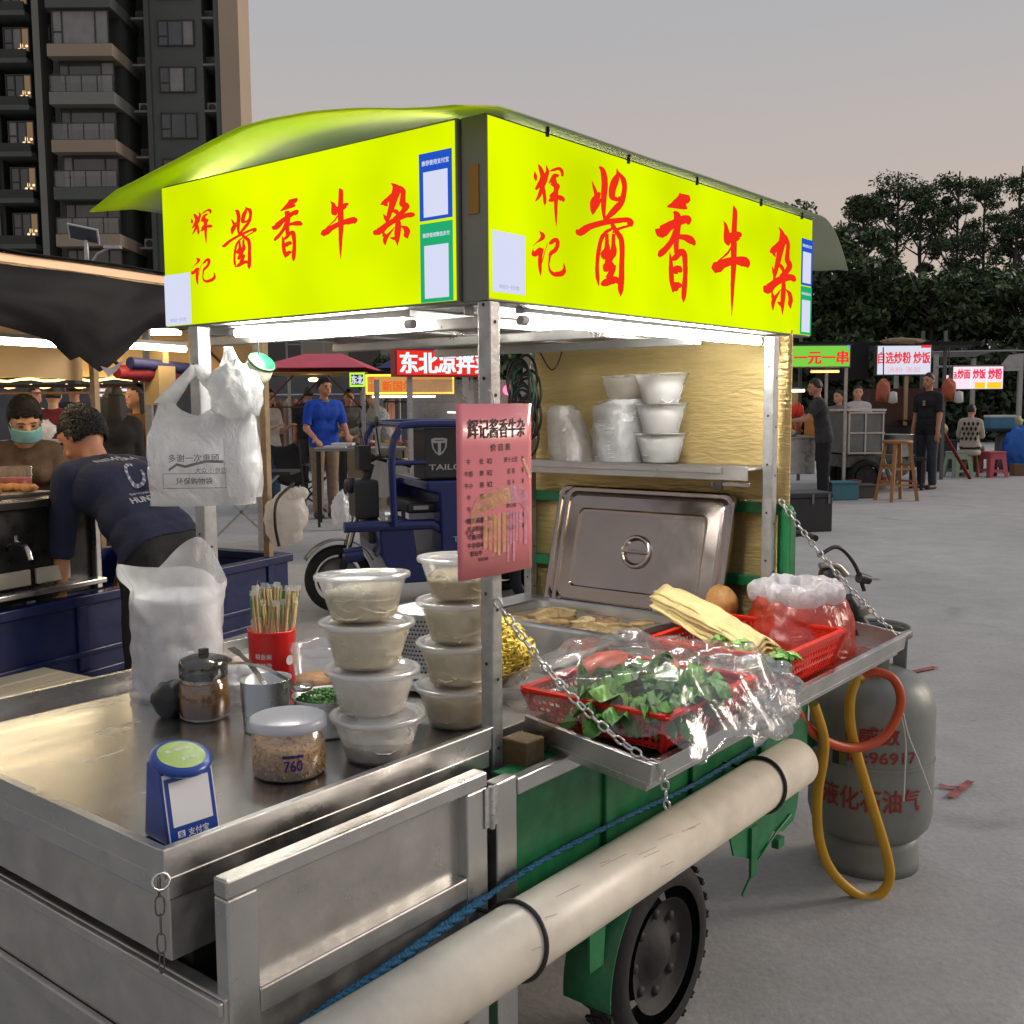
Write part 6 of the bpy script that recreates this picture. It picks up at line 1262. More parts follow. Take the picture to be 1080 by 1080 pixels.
# --- right stalls
def cook(d): pass
person('man in a dark grey T-shirt and black trousers cooking at the green signed stall', P_(866, 14.75), 82, 1.69, dict(torso=(0, .20, 1), look=(.05, 1, -.55), aL=((-.1, .65, -.8), (.05, 1, -.12)), aR=((.15, .60, -.8), (-.05, 1, -.15)), legw=1.2), DGREY, BLK, SHOE, SKIN2, .36, 'crop', .013, shirt_len=.16)
def teeprint(d):
    g = MB(); c = d['pel']+d['td']*.36*d['k']; f = lambda a, b: c+d['rx']*(a-.04)+d['td']*b+d['fy']*.150; 
    for j in range(3): g.add([f(-.02, .03-.03*j), f(.03, .03-.03*j), f(.03, .012-.03*j), f(-.02, .012-.03*j)], [(0, 1, 2, 3)])
    g.build('shirt_print', pm('pale_print', (.5, .35, .33), .7), d['root'], solid=.002)
person('man in a black T-shirt and dark jeans standing by the wooden bar stool', P_(974, 16.75), 118, 1.80, dict(look=(-.1, 1, -.12), aL=((-.10, .05, -1), (-.04, .2, -1)), aR=((.12, .05, -1), (.05, .2, -1)), lL=((-.06, .06, -1), (-.02, -.02, -1)), lR=((.07, -.03, -1), (.02, -.06, -1))), BLK, JEAND, SHOEB, SKIN2, .42, 'short', .013, shirt_len=.17, after=teeprint)
person('woman in a white T-shirt behind the metal cart, facing the camera', P_(900, 16.9), 170, 1.62, dict(aL=((-.1, .2, -1), (.3, .8, .2)), aR=((.1, .2, -1), (-.3, .8, .2))), WHT, BLK, SHOE, SKIN, .42, 'bun', .014, female=True)
person('dark haired person half hidden between the cook and the woman in white', P_(881, 16.9), 120, 1.55, dict(), GREYC, BLK, SHOE, SKIN, .5, 'short', .015)
def diamonds(d):
    g = MB()
    for i in range(4):
        for j in range(4):
            c = d['pel']+d['td']*(.12+.09*j)+d['rx']*(-.12+.075*i+.03*(j % 2)); f = lambda a, b: c+d['rx']*a+d['td']*b-d['fy']*(.142-.02*abs(i-1.5)); g.add([f(0, .045), f(.026, 0), f(0, -.045), f(-.026, 0)], [(0, 1, 2, 3)])
    g.build('vest_pattern', pm('vest_black', (.02, .018, .016), .9), d['root'], solid=.004)
person('woman in a black and cream diamond vest sitting on a stool, back turned', P_(1018, 19.4), 330, 1.60, dict(pelvis=.62, torso=(0, .02, 1), look=(.5, 1, 0), lL=((-.15, 1, -.15), (0, .1, -1)), lR=((.15, 1, -.15), (0, .1, -1)), aL=((-.2, .3, -1), (.2, .9, -.1)), aR=((.2, .3, -1), (-.2, .9, -.1))), pm('cream_vest', (.50, .44, .36), .9, 0, .1, 20), DGREY, SHOE, SKIN, .9, 'short', .014, female=True, after=diamonds)
# ================================================================= background
BLUEC = pm('blue_cart_paint', srgb(13, 28, 76), .4, 0, .25, 7, .08, 30, rvar=.1)
CREAM = pm('cream_lining', srgb(206, 180, 140), .8, 0, .08, 3)
TARP = pm('dark_tarpaulin', srgb(12, 11, 14), .75, 0, .25, 5, .5, 9)
ALUM = pm('warm_aluminium', srgb(196, 168, 138), .4, .6, .06, 6)
WARM = em('warm_tube', (1, .80, .50), 28); WARMS = em('warm_string', (1, .62, .16), 7)
def led2(name, label, p, q, mat, r=.014, par=None, group=None):
    g = MB(); p, q = Vector(p), Vector(q); g.tube([p, q], r, 8, 0); g.bar(p+Vector((0, 0, r*1.8)), q+Vector((0, 0, r*1.8)), r*2.4, r*1.2, 1); return g.build(name, [mat, TCAP], par)
def flatsign(name, label, p0, p1, z0, z1, body, face, ink, lines, depth=.12, extra=None, group=None, cat='sign'):
    "a lit box sign standing between ground points p0 and p1 (seen left to right)"
    p0, p1 = Vector((p0[0], p0[1], 0)), Vector((p1[0], p1[1], 0)); d = p1-p0; L_ = d.length; t = thing(name, label, cat, p0+Vector((0, 0, z0)), math.atan2(d.y, d.x), group)
    g = MB(); g.box(0, L_, 0, depth, 0, z1-z0); g.build('box', body, t)
    g = MB(); f = lambda a, b, l=.003: (a, -l, b); g.add([f(.015, .015), f(L_-.015, .015), f(L_-.015, z1-z0-.015), f(.015, z1-z0-.015)], [(0, 1, 2, 3)]); g.build('lit_face', face, t)
    g = MB()
    for s_, cx, cy, w_, h_, mi, bold in lines: put_text(g, s_, lambda a, b: f(cx*L_+a, cy*(z1-z0)+b, .006), w=w_*L_, h=h_*(z1-z0), bold=bold, mi=mi)
    if extra: extra(g, f, L_, z1-z0)
    g.build('lettering', ink, t); return t
# ---- blue cart on the left
BD = Vector((.44, .90, 0)).normalized(); BA = math.atan2(BD.y, BD.x); BO = Vector((-1.22, 5.68, 0))-BD*2.9
bl = thing('food_cart', 'blue tricycle food cart with a black fryer cabinet under a dark tarpaulin roof', 'food cart', BO, BA)
BM = Matrix.Translation(BO) @ Matrix.Rotation(BA, 4, 'Z')
g = MB()
g.box(-.8, 2.9, 0, .03, .22, .52); g.box(-.8, 2.9, 1.22, 1.25, .22, .55); g.box(2.872, 2.9, .03, 1.22, .22, .52); g.box(-.8, 2.87, .03, 1.22, .30, .34)
g.box(-.8, 2.91, -.03, .035, .522, .565); g.box(2.86, 2.93, .036, 1.22, .522, .565)
for x in (.2, .75, 1.5, 2.2, 2.75): g.box(x-.03, x+.03, -.012, -.001, .24, .52)
g.box(-.8, 2.9, -.022, -.001, .20, .235); g.box(-.8, 2.9, -.018, -.0012, .30, .325)
g.box(2.901, 2.915, .05, 1.2, .36, .40); g.box(-.5, 2.7, .2, .26, .16, .22); g.box(-.5, 2.7, .95, 1.0, .16, .22)
g.build('bed', BLUEC, bl, bevel=.006)
def bmatwheel(x, y, zc, r, wd, par, rmat=None):
    q = Matrix.Translation((x, y, zc)) @ Matrix.Rotation(R(90), 4, 'X'); rim = MB(); rr_ = r*.62
    rim.lathe([(rr_, -wd*.4), (rr_*.9, -wd*.2), (rr_*.5, -wd*.15), (.001, -wd*.3)], 28, M=q); rim.lathe([(rr_, wd*.4), (rr_*.9, wd*.2), (rr_*.5, wd*.15), (.001, wd*.35)], 28, M=q)
    wo = rim.build('wheel', rmat or RIMM, par); ty = MB(); ty.lathe([(r*.8+r*.2*math.cos(t), wd*.5*math.sin(t)) for t in [math.pi*(-.62+1.24*k/10) for k in range(11)]], 40, M=q); ty.build('tyre', RUBBER, wo)
bmatwheel(1.75, .06, .21, .21, .09, bl); bmatwheel(1.75, 1.18, .21, .21, .09, bl)
g = MB(); g.box(-.8, 1.66, .07, .75, .566, .95); g.box(-.8, 1.70, .03, .80, .9505, .985, 1); g.box(-.8, 1.0, -.02, .03, .84, .86, 2); g.box(.95, .985, .035, .0695, .568, .95, 2)
g.box(1.0, 1.64, -.01, .0695, .60, .622, 2); g.box(1.63, 1.66, .04, .0695, .57, .95, 2)
g.build('cabinet', [pm('black_cabinet', (.016, .015, .014), .35, .3, .3, 6, rvar=.15), pm('cabinet_top', (.03, .028, .026), .25, .6, .2, 6), STEEL], bl, bevel=.004)
g = MB(); g.box(1.14, 1.30, .05, .067, .635, .70); g.box(1.33, 1.50, .05, .067, .635, .70); g.build('switch_panel', pm('cream_panel', (.46, .42, .33), .5), bl, bevel=.004)
g = MB(); g.tube(crom([(1.22, .066, .80), (1.22, .02, .815), (1.22, -.03, .80), (1.22, -.05, .755)], 5), .014, 8); g.tube([(1.22, .03, .81), (1.22, .03, .85)], .009, 8); g.build('tap', CHROME, bl)
for x, y in ((2.76, 0.015), (2.76, 1.235), (-.7, .015), (-.7, 1.235), (1.05, 1.235)): g = MB(); g.box(x-.018, x+.018, y-.018, y+.018, .55, 1.91); g.build('post', pm('worn_post', srgb(150, 132, 104), .5, .4, .2, 18), bl)
g = MB(); g.box(-.9, 2.85, -.02, .02, 1.915, 1.955); g.box(-.9, 2.85, 1.23, 1.27, 1.915, 1.955); g.box(2.81, 2.85, .02, 1.23, 1.916, 1.954); g.build('roof_rail', ALUM, bl, bevel=.004)
g = MB(); g.grid(lambda a, b: (-.9+3.9*a, -.05+1.4*b, 1.965+.015*nz3((a*8, b*4, 0), 1)), 30, 10); g.build('roof_sheet', TARP, bl, solid=.004)
g = MB(); g.grid(lambda a, b: (-.8+3.55*a, .35+.95*b, 1.86-.16*abs(b-.1)), 24, 6); g.grid(lambda a, b: (-.8+3.55*a, 1.30+.02*math.sin(a*40), 1.72-.20*b+.006*math.sin(a*30)), 40, 3); g.build('ceiling_lining', CREAM, bl)
for (x0, x1, y, z_) in ((.2, 1.1, .35, 1.635), (1.15, 1.82, .30, 1.637), (2.0, 2.55, .35, 1.655), (-.6, .5, .9, 1.70)): led2('led_tube', '', (x0, y, z_), (x1, y, z_), WARM, .014, bl)
g = MB()
def tarpf(a, b):
    x = -.7+3.2*a; px = (x-.9)/1.35
    bot = 1.70-.03*math.sin(x*5); 
    bot -= .05*(x < 1.5); bot -= .17*max(0, 1-abs(x-1.64)/.25)
    if x > 2.1: bot = 1.70+.10*(x-2.1)/.4
    z_ = 1.91+(bot-1.91)*b; return (x, -.03-.05*math.sin(b*3.1)-.02*math.sin(x*9+b*4)-.015*nz3((x*4, b*5, 0), 1), z_)
g.grid(tarpf, 70, 14); g.build('tarpaulin_valance', TARP, bl)
g = MB(); a_ = (1.78, -.04, 1.55)
g.add([(1.58, -.09, 1.53), (1.63, -.09, 1.52), (1.72, -.08, 1.56), (1.68, -.08, 1.515), (1.62, -.09, 1.485)], [(0, 1, 2, 3, 4)]); g.build('tarpaulin_corner', pm('grey_lining', (.30, .29, .33), .8), bl)
def onb(name, label, cat, x, y, z_, rz=0, group=None): return thing(name, label, cat, BM @ Vector((x, y, z_)), BA+rz, group)
t = onb('food_tray', 'long tray of golden fried chicken pieces on the black cabinet', 'food tray', 1.15, .42, .986)
g = MB(); g.box(-.5, .42, -.22, .22, 0, .012, 0); g.build('tray', STEEL_DULL, t)
g = MB(); rnd = random.Random(6)
for k in range(60): g.ball((rnd.uniform(-.45, .38), rnd.uniform(-.19, .19), .025), (rnd.uniform(.03, .06), .028, .022), 8, 0, Matrix.Rotation(rnd.uniform(0, 3), 4, 'Z'))
g.build('fried_food', pm('fried_gold', (.46, .20, .06), .5, 0, .35, 20, .3, 40), t)
t = onb('food_tub', 'clear tub of red sauce next to the fried food tray', 'tub', 1.60, .5, .986); g = MB(); g.lathe([(.001, 0), (.075, 0), (.08, .11), (.082, .11)], 24); g.build('tub', PPC, t); g = MB(); g.lathe([(.001, .004), (.073, .004), (.076, .06), (.001, .065)], 20); g.build('sauce', pm('red_sauce', (.36, .04, .05), .4), t)
t = onb('steel_pot', 'dented aluminium pot on the edge of the blue cart bed', 'pot', .95, -.0, .566); g = MB(); g.lathe([(.001, 0), (.11, 0), (.12, .02), (.125, .14), (.135, .143), (.122, .14), (.115, .02), (.001, .01)], 32); g.build('pot', pm('dented_alu', (.42, .42, .41), .4, .8, .2, 10, .2, 12), t)
t = onb('carrier_bag', 'small purple printed carrier bag hanging at the far left stall', 'carrier bag', 1.15, 1.2, 1.30); g = MB(); g.ball((0, 0, .09), (.05, .05, .10), 20, fn=lambda p: p*(1+.3*nz3(p, 14, 2))); g.tube([(0, 0, .17), (0, 0, .30)], .006, 6); g.build('bag', pm('purple_bag', srgb(150, 130, 176), .5, 0, .4, 16), t)
t = onb('cardboard_box', 'beige box strapped to the cart post beside the hanging bags', 'box', 2.5, .48, 1.37); g = MB(); g.box(-.06, .06, -.05, .05, 0, .20); g.box(-.02, .02, -.045, .045, .2005, .32); g.build('box', pm('beige_card', srgb(176, 150, 106), .8), t)
t = onb('tarp_bundle', 'rolled red and blue tarpaulin bundle tied under the left stall roof', 'bundle', 2.48, .50, 1.53); g = MB(); g.tube([(-.25, 0, 0), (-.1, .0, .01), (.1, 0, 0), (.3, 0, -.02)], [.03, .05, .045, .02], 12, 0); g.tube([(-.2, -.04, .05), (.25, -.04, .03)], .03, 10, 1); g.build('bundle', [pm('red_tarp', srgb(130, 24, 34), .7, 0, .2, 12, .3, 20), pm('blue_tarp', srgb(30, 34, 84), .7, 0, .2, 12, .3, 20)], t)
rnd = random.Random(3); PKM = [pm('pack_red', (.24, .03, .02), .45), pm('pack_green', (.03, .08, .05), .45), pm('pack_dark', (.05, .03, .03), .45)]
for k in range(9):
    t = onb('food_pack', ('red', 'green', 'dark')[k % 3]+' food packet lying on the right end of the blue cart', 'food packet', 2.45+rnd.uniform(-.25, .25), .30+rnd.uniform(-.15, .15), .342+.045*(k//3), rnd.uniform(0, 3), 'food packets on the end of the blue cart'); g = MB(); g.ball((0, 0, .02), (.07, .035, .022), 12, 0, None, lambda p: p*(1+.15*nz3(p, 25, k))); g.build('packet', PKM[k % 3], t)
t = onb('cardboard_sheet', 'brown cardboard sheet standing behind the hanging carrier bags', 'cardboard', 2.5, .55, .566); g = MB(); g.box(-.16, .16, -.015, .015, 0, .42); g.build('sheet', pm('brown_card', srgb(110, 70, 48), .8), t)
# bag tied on the pole
bp_ = BM @ Vector((2.76, -.04, .80))
t = thing('carrier_bag', 'cream knotted carrier bag tied with a black strap to the blue cart pole', 'carrier bag', (bp_.x+.06, bp_.y-.03, .62))
g = MB(); g.ball((0, 0, .15), (.105, .08, .135), 40, fn=lambda p: p*(1+.45*nz3(p, 8, 3)+.2*nz3(p, 22, 1))); g.ball((.06, 0, .28), (.06, .04, .04), 20, fn=lambda p: p*(1+.4*nz3(p, 20, 2))); g.build('bag', film('cream_bag', (.88, .84, .78), .22, .3, .9, 24, .08, .5, .08), t)
g = MB(); g.tube(crom([(-.02, -.10, .02), (-.03, -.13, .14), (-.02, -.11, .26), (.05, -.02, .34)], 5), .008, 6); g.build('strap', BLACKP, t)
# low slatted table behind the prep table
lt = at(20, 742, 3.55)
t = thing('slatted_bench', 'low bench of pale boards on the ground left of the prep table', 'bench', (lt.x, lt.y, 0), R(58)); g = MB()
for k in range(5): g.box(-.75, .34, -.26+.125*k, -.26+.125*k+.118, .33, .352)
g.build('seat', pm('pale_board', srgb(168, 158, 136), .7, 0, .12, 5, aniso=(1, 8, 1)), t, bevel=.003)
for x in (-.7, .28):
    for y in (-.22, .33): g = MB(); g.box(x-.02, x+.02, y-.02, y+.02, 0, .33); g.build('leg', pm('bench_leg', (.3, .27, .22), .7), t)
# ---- blue tricycle in the middle
TO = at(357, 611, 6.9); tr = thing('tricycle', 'blue electric cargo tricycle with a black box and chromed front fork', 'tricycle', (TO.x, TO.y, 0), R(20))
bmatwheel(0, 0, .225, .225, .075, tr, pm('alloy_rim', (.24, .24, .235), .45, .7, .15, 10))
g = MB(); g.tube([(0, -.065, .225), (.05, -.065, .42)], .022, 10); g.tube([(0, .065, .225), (.05, .065, .42)], .022, 10); g.build('fork', BLACKP, tr)
g = MB(); g.tube([(.05, -.065, .40), (.17, -.065, .82)], .018, 10); g.tube([(.05, .065, .40), (.17, .065, .82)], .018, 10); g.build('fork_tube', pm('fork_chrome', (.62, .60, .58), .2, 1.), tr)
g = MB(); g.grid(lambda a, b: (.25*math.cos(R(25+125*a)), -.05+.10*b, .235+.25*math.sin(R(25+125*a))), 18, 2); g.build('fender', pm('silver_fender', (.25, .25, .25), .3, .7), tr, solid=.006)
g = MB(); g.tube([(.17, 0, .80), (.23, 0, .98)], .03, 10); g.tube(crom([(.36, -.34, 1.0), (.27, -.22, 1.04), (.23, 0, 1.0), (.27, .22, 1.04), (.36, .34, 1.0)], 5), .013, 8); g.tube([(.42, -.35, .985), (.30, -.30, 1.02)], .022, 8); g.tube([(.42, .35, .985), (.30, .30, 1.02)], .022, 8)
g.tube([(.25, -.2, 1.04), (.22, -.24, 1.22)], .006, 6); g.ball((.22, -.25, 1.26), (.015, .05, .035), 12); g.tube([(.25, .2, 1.04), (.22, .26, 1.20)], .006, 6); g.ball((.22, .27, 1.24), (.015, .05, .035), 12); g.box(.14, .22, -.07, .07, .94, 1.10); g.build('handlebar', BLACKP, tr)
g = MB(); g.box(.10, .26, -.12, .12, .62, .88); g.box(.18, .30, -.15, .15, .46, .619); g.lathe([(.001, .05), (.045, .045), (.06, .0), (.04, -.03)], 20, M=Matrix.Translation((.10, 0, .84)) @ Matrix.Rotation(R(-90), 4, 'Y')); g.build('leg_shield', pm('dark_shield', (.025, .027, .034), .4), tr, bevel=.03, seg=3)
g = MB(); g.prism([(.22, .40), (.20, .62), (.42, .63), (.46, .34), (.80, .30), (1.0, .30), (1.0, .22), (.30, .22)], lambda a, b, t: (a, t, b), -.34, .34); g.tube([(-.02, -.33, .60), (.55, -.36, .60), (.62, -.36, .56)], .035, 10); g.tube([(.0, -.2, .40), (.12, -.2, .41)], .05, 10)
g.prism([(.60, .26), (.58, .80), (.50, .82), (.50, .88), (2.2, .88), (2.2, .30), (1.7, .30), (1.55, .48), (1.0, .48), (.9, .30)], lambda a, b, t: (a, t, b), -.42, .42); g.box(.46, .599, .30, .44, .62, .86); g.build('cargo_body', pm('trike_blue', srgb(20, 34, 96), .3, .1, .12, 6, coat=.3), tr, bevel=.015, seg=3)
g = MB(); g.box(.40, .98, -.30, .30, .665, .735); g.build('seat', BLACKP, tr, bevel=.02, seg=3)
g = MB()
for y in (-.40, .40): g.tube(crom([(.29, y, .60), (.28, y, 1.05), (.32, y, 1.19), (.41, y, 1.24), (1.0, y, 1.24), (2.1, y, 1.24)], 5), .024, 8); g.tube([(.28, y, 1.0), (.50, y, 1.0)], .016, 8)
g.tube([(.38, -.40, 1.235), (.38, .40, 1.235)], .018, 8); g.build('cargo_rail', MATS['trike_blue'], tr)
g = MB(); g.box(.50, .94, -.36, -.08, .885, 1.22); bx_ = g.build('cargo_box', pm('black_box', (.022, .023, .024), .45), tr, bevel=.015)
g = MB(); ff = lambda a, b: (.60+a*.85, -.364, 1.09+b*.85)
sh = [(-.085, .085), (-.05, .098), (.05, .098), (.085, .085), (.075, .0), (.04, -.055), (0, -.08), (-.04, -.055), (-.075, .0)]
g.add([ff(a*.75, b*.75) for a, b in sh], [tuple(range(9))[::-1]], 0); g.add([(p[0], -.3655, p[2]) for p in [ff(a*.58, b*.58) for a, b in sh]], [tuple(range(9))[::-1]], 1)
for x0, x1, z0_, z1_ in ((-.045, .045, .035, .052), (-.010, .010, -.045, .035)): g.add([(.60+x0, -.367, 1.09+z0_*.85), (.60+x1, -.367, 1.09+z0_*.85), (.60+x1, -.367, 1.09+z1_*.85), (.60+x0, -.367, 1.09+z1_*.85)], [(0, 1, 2, 3)], 0)
put_text(g, 'TAILG', lambda a, b: (.635+a, -.366, .965+b), w=.21, h=.036, bold=.03, mi=0); g.build('emblem', [pm('silver_print', (.42, .42, .42), .4), BLACKP], bx_)
g = MB(); put_text(g, 'TAILG', lambda a, b: (.76+a, -.437, .505+b), w=.20, h=.034, bold=.03); g.build('lettering', pm('silver_print2', (.30, .31, .34), .4), tr)
g = MB(); g.box(.44, .54, -.302, -.30, .69, .715); g.build('seat_tag', MATS['silver_print'], tr)
g = MB(); g.tube(crom([(.72, -.25, .735), (.76, -.27, .79), (.84, -.27, .80), (.92, -.25, .745)], 5), .012, 6); g.build('seat_handle', pm('tan_strap', (.45, .36, .24), .6), tr)
bmatwheel(1.30, -.36, .225, .225, .10, tr); bmatwheel(1.30, .36, .225, .225, .10, tr)
# ---- camp chair, folding table
cc = gnd(312, 541); t = thing('camp_chair', 'black folding camp chair left of the folding table', 'chair', cc, R(150)); BF = pm('black_canvas', (.016, .016, .018), .8, 0, .2, 30, .2, 60)
g = MB(); g.grid(lambda a, b: (-.25+.5*a, .05+.22*b*b, .42+.50*b-.06*math.sin(a*3.14)), 8, 10); g.build('backrest', BF, t, solid=.01)
g = MB(); g.grid(lambda a, b: (-.25+.5*a, -.33+.40*b, .44-.05*math.sin(a*3.14)-.04*b), 8, 6); g.build('seat', BF, t, solid=.01)
for a, b in (((-.25, -.32, 0), (.25, .02, .45)), ((.25, -.32, 0), (-.25, .02, .45)), ((-.25, .10, 0), (.25, -.30, .45)), ((.25, .10, 0), (-.25, -.30, .45)), ((-.25, -.30, 0), (.25, -.33, .45)), ((.25, -.30, 0), (-.25, -.33, .45))): g = MB(); g.tube([a, b], .012, 6); g.build('leg', BLACKP, t)
for s in (-1, 1): g = MB(); g.tube([(.27*s, .10, .02), (.27*s, .22, .92)], .012, 6); g.box(.27*s-.03, .27*s+.03, -.33, .12, .62, .645); g.build('arm', BLACKP, t)
ft_ = at(372, 520, 12.2); t = thing('folding_table', 'folding table with a beige cloth in front of the man in blue', 'table', (ft_.x, ft_.y, 0), R(8)); g = MB(); g.box(-.42, .62, -.3, .3, .86, .89); g.build('tabletop', pm('grey_top', (.2, .2, .19), .5), t)
g = MB(); g.grid(lambda a, b: (-.05+.62*a, -.315+.02*math.sin(a*25)*b, .86-.50*b), 30, 4); g.build('cloth', pm('beige_cloth', srgb(120, 108, 84), .85, 0, .15, 8), t)
for x in (-.38, .58):
    for y in (-.26, .26): g = MB(); g.box(x-.015, x+.015, y-.015, y+.015, 0, .86); g.build('leg', DARKIN, t)
t = thing('food_pack', 'white trays and papers laid on the folding table', 'trays', (ft_.x-.1, ft_.y, .892)); g = MB(); g.box(-.2, .06, -.2, .1, 0, .02); g.box(-.12, .12, -.1, .15, .021, .05); g.build('trays', WHT, t)
crumple('plastic_bag', 'white carrier bag lying on the ground under the camp chair side', 'plastic bag', (at(350, 528, 11.6).x+.1, 11.6, .0), (.10, .10, .20), BAGM, 6, .6, cartspace=False)
# ---- canopies in the middle
def tent(label, X0, X1, Y0, Y1, ze, zp, mat, matin, posts=True):
    t = thing('market_canopy', label, 'canopy', ((X0+X1)/2, Y0, 0)); w_, d_ = (X1-X0)/2, (Y1-Y0)
    g = MB(); g.add([(-w_, 0, ze), (w_, 0, ze), (w_*.35, d_/2, zp), (-w_*.35, d_/2, zp), (-w_, d_, ze), (w_, d_, ze)], [(0, 1, 2, 3), (5, 4, 3, 2), (4, 0, 3), (1, 5, 2)]); g.build('canopy', mat, t, solid=.01)
    g = MB(); g.box(-w_+.03, w_-.03, .03, d_-.03, ze-.06, ze-.055); g.build('lining', matin, t)
    for x in (-w_+.05, w_-.05):
        for y in (.05, d_-.05): g = MB(); g.box(x-.02, x+.02, y-.02, y+.02, 0, ze-.06); g.build('post', GALV, t)
    g = MB()
    for y in (.05, d_-.05):
        for s in (-1, 1): g.bar((s*(w_-.05), y, ze-.55), (s*(w_-.5), y, ze-.10), .02, .02)
        g.bar((-w_+.05, y, ze-.5), (w_-.05, y, ze-.5), .02, .02)
    g.build('brace', pm('rusty_frame', (.09, .045, .03), .7, .3), t); return t
tent('dusty red market canopy with a yellow lit lining behind the blue polo man', -3.30, -1.85, 13.6, 15.6, 1.86, 2.08, pm('red_canvas', srgb(208, 80, 96), .7, 0, .1, 5, .1, 20), pm('yellow_lining', srgb(190, 160, 90), .8))
tent('navy blue market canopy right of the red canopy', -2.00, -.60, 15.8, 17.6, 1.93, 2.28, pm('navy_canvas', srgb(44, 48, 92), .7, 0, .1, 5, .1, 20), pm('dim_lining', (.12, .11, .10), .8))
t = thing('clothes_rack', 'row of pale garments hanging under the red canopy', 'clothes rack', (-2.75, 16.6, 0)); rnd = random.Random(12)
g = MB(); g.tube([(-1.1, 0, 1.55), (1.0, 0, 1.55)], .02, 6); 
for x in (-1.1, 1.0): g.tube([(x, 0, 0), (x, 0, 1.55)], .02, 6)
g.build('rail', GALV, t); cm = [pm('garment_%s' % n_, c, .9, 0, .2, 10) for n_, c in (('cream', srgb(176, 150, 120)), ('brown', srgb(120, 88, 64)), ('white', srgb(190, 180, 168)), ('pink', srgb(190, 130, 110)))]
CN = ('cream', 'brown', 'white', 'pink')
for k in range(16):
    gt = thing('garment', CN[k % 4]+' garment hanging on the rack behind the man in blue', 'garment', (-2.75-1.0+.125*k, 16.6, .6), 0, 'garments hanging on the clothes rack'); g = MB()
    g.grid(lambda a, b: (.06*(a-.5)+.03*b*math.sin(a*6), -.18+.36*a, .9-(.12*abs(a-.5) if b < .1 else 0)-b*.9), 6, 6); g.build('cloth', cm[k % 4], gt)
crumple('hanging_lamp', 'small warm lamp under the red canopy', 'lamp', (-2.68, 14.4, 1.70), (.07, .07, .03), em('warm_lamp', (1, .66, .28), 6), 1, .1, cartspace=False, n=12)
CT = tent('cream lined market canopy with warm strip lights behind the blue cart', -5.0, -2.12, 6.3, 9.1, 1.99, 2.05, CREAM, CREAM)
for x0, x1, y, z_ in ((-1.2, -.05, .75, 1.845), (.30, .74, .70, 1.85), (1.0, 1.37, .78, 1.855), (-.9, .3, 1.9, 1.86)): led2('led_tube', '', (x0, y, z_), (x1, y, z_), WARM, .018, CT)
g = MB(); g.grid(lambda a, b: (-1.4+2.83*a, 2.76+.02*math.sin(a*60), 1.93-.31*b+.006*math.sin(a*30)), 50, 3); g.build('valance', CREAM, CT)
g = MB(); g.tube([(-1.0+x*.1, 2.70, 1.60+.012*math.sin(x*1.7)+(.05 if x == 16 else 0)) for x in range(0, 23)], .010, 6); g.tube([(-.9+x*.1, 2.69, 1.545+.015*math.sin(x*2.1)) for x in range(0, 13)], .008, 6); g.build('string_light', WARMS, CT)
# ---- signs in the middle
GREYS = pm('sign_case', (.12, .12, .12), .5, .3)
a, b = at(417, 395, 9.2), at(520, 395, 9.6)
zz0, zz1 = at(420, 397, 9.2).z, at(420, 367.5, 9.2).z
flatsign('shop_sign', 'red lit box sign with bold white characters above the plastic curtained stall', (a.x, a.y), (b.x, b.y), zz0, zz1, pm('red_case', (.3, .02, .02), .5), em('lit_red', (.80, .032, .020), .95), [em('lit_white_blue', (.72, .90, .95), 1.1)], [('东北凉拌菜', .52, .50, .94, .74, 0, .045)])
st_ = thing('food_stall', 'stall with clear plastic curtains under the red sign', 'stall', (a.x+.05, a.y+.15, 0), math.atan2(b.y-a.y, b.x-a.x))
for x in (.06, 1.25):
    for y in (0, .92): g = MB(); g.box(x-.02, x+.02, y-.02, y+.02, 0, zz0); g.build('post', GALV, st_)
g = MB(); g.box(0, 1.35, 0, .95, .50, .85); g.build('counter', STEEL_DULL, st_)
g = MB(); g.grid(lambda a, b: (.05+1.25*a, .01+.03*math.sin(a*17)+.02*nz3((a*5, b*3, 0), 1), .86+(zz0-.88)*b), 30, 8); g.build('plastic_curtain', film('curtain_film', (.50, .46, .42), .55, .15, .6, 9, .16, .4, .12), st_)
g = MB(); g.tube([(.5, .2, 1.30), (.75, .2, 1.29), (.95, .2, 1.34)], .010, 6); g.build('led_tube', em('dim_tube', (1, .95, .85), 3), st_)
t = thing('hanging_lamp', 'pink glow lamp hanging at the right end of the curtained stall', 'lamp', (a.x+.98, a.y+.6, 1.50)); g = MB(); g.ball((0, 0, 0), (.06, .06, .05), 12); g.tube([(0, 0, .05), (0, 0, .3)], .004, 5, 1); g.build('lamp', [em('pink_lamp', (1, .2, .35), 1.6), BLACKP], t)
t = thing('lantern', 'red lantern under the pink lamp at the curtained stall', 'lantern', (a.x+.95, a.y+.5, 1.27)); g = MB(); g.ball((0, 0, 0), (.07, .07, .05), 14); g.build('lantern', em('red_lantern', (.9, .02, .02), 1.1), t)
a, b = at(386, 416, 14.0), at(479, 416, 14.0)
z0_, z1_ = at(386, 416, 14).z, at(386, 395, 14).z
def yl_extra(g, f, L_, H_):
    for (x0, x1, y0, y1) in ((.01, L_-.01, 0, .025), (.01, L_-.01, H_-.025, H_), (.0, .02, .0, H_), (L_-.02, L_, 0, H_)): g.add([f(x0, y0, .012), f(x1, y0, .012), f(x1, y1, .012), f(x0, y1, .012)], [(0, 1, 2, 3)], 1)
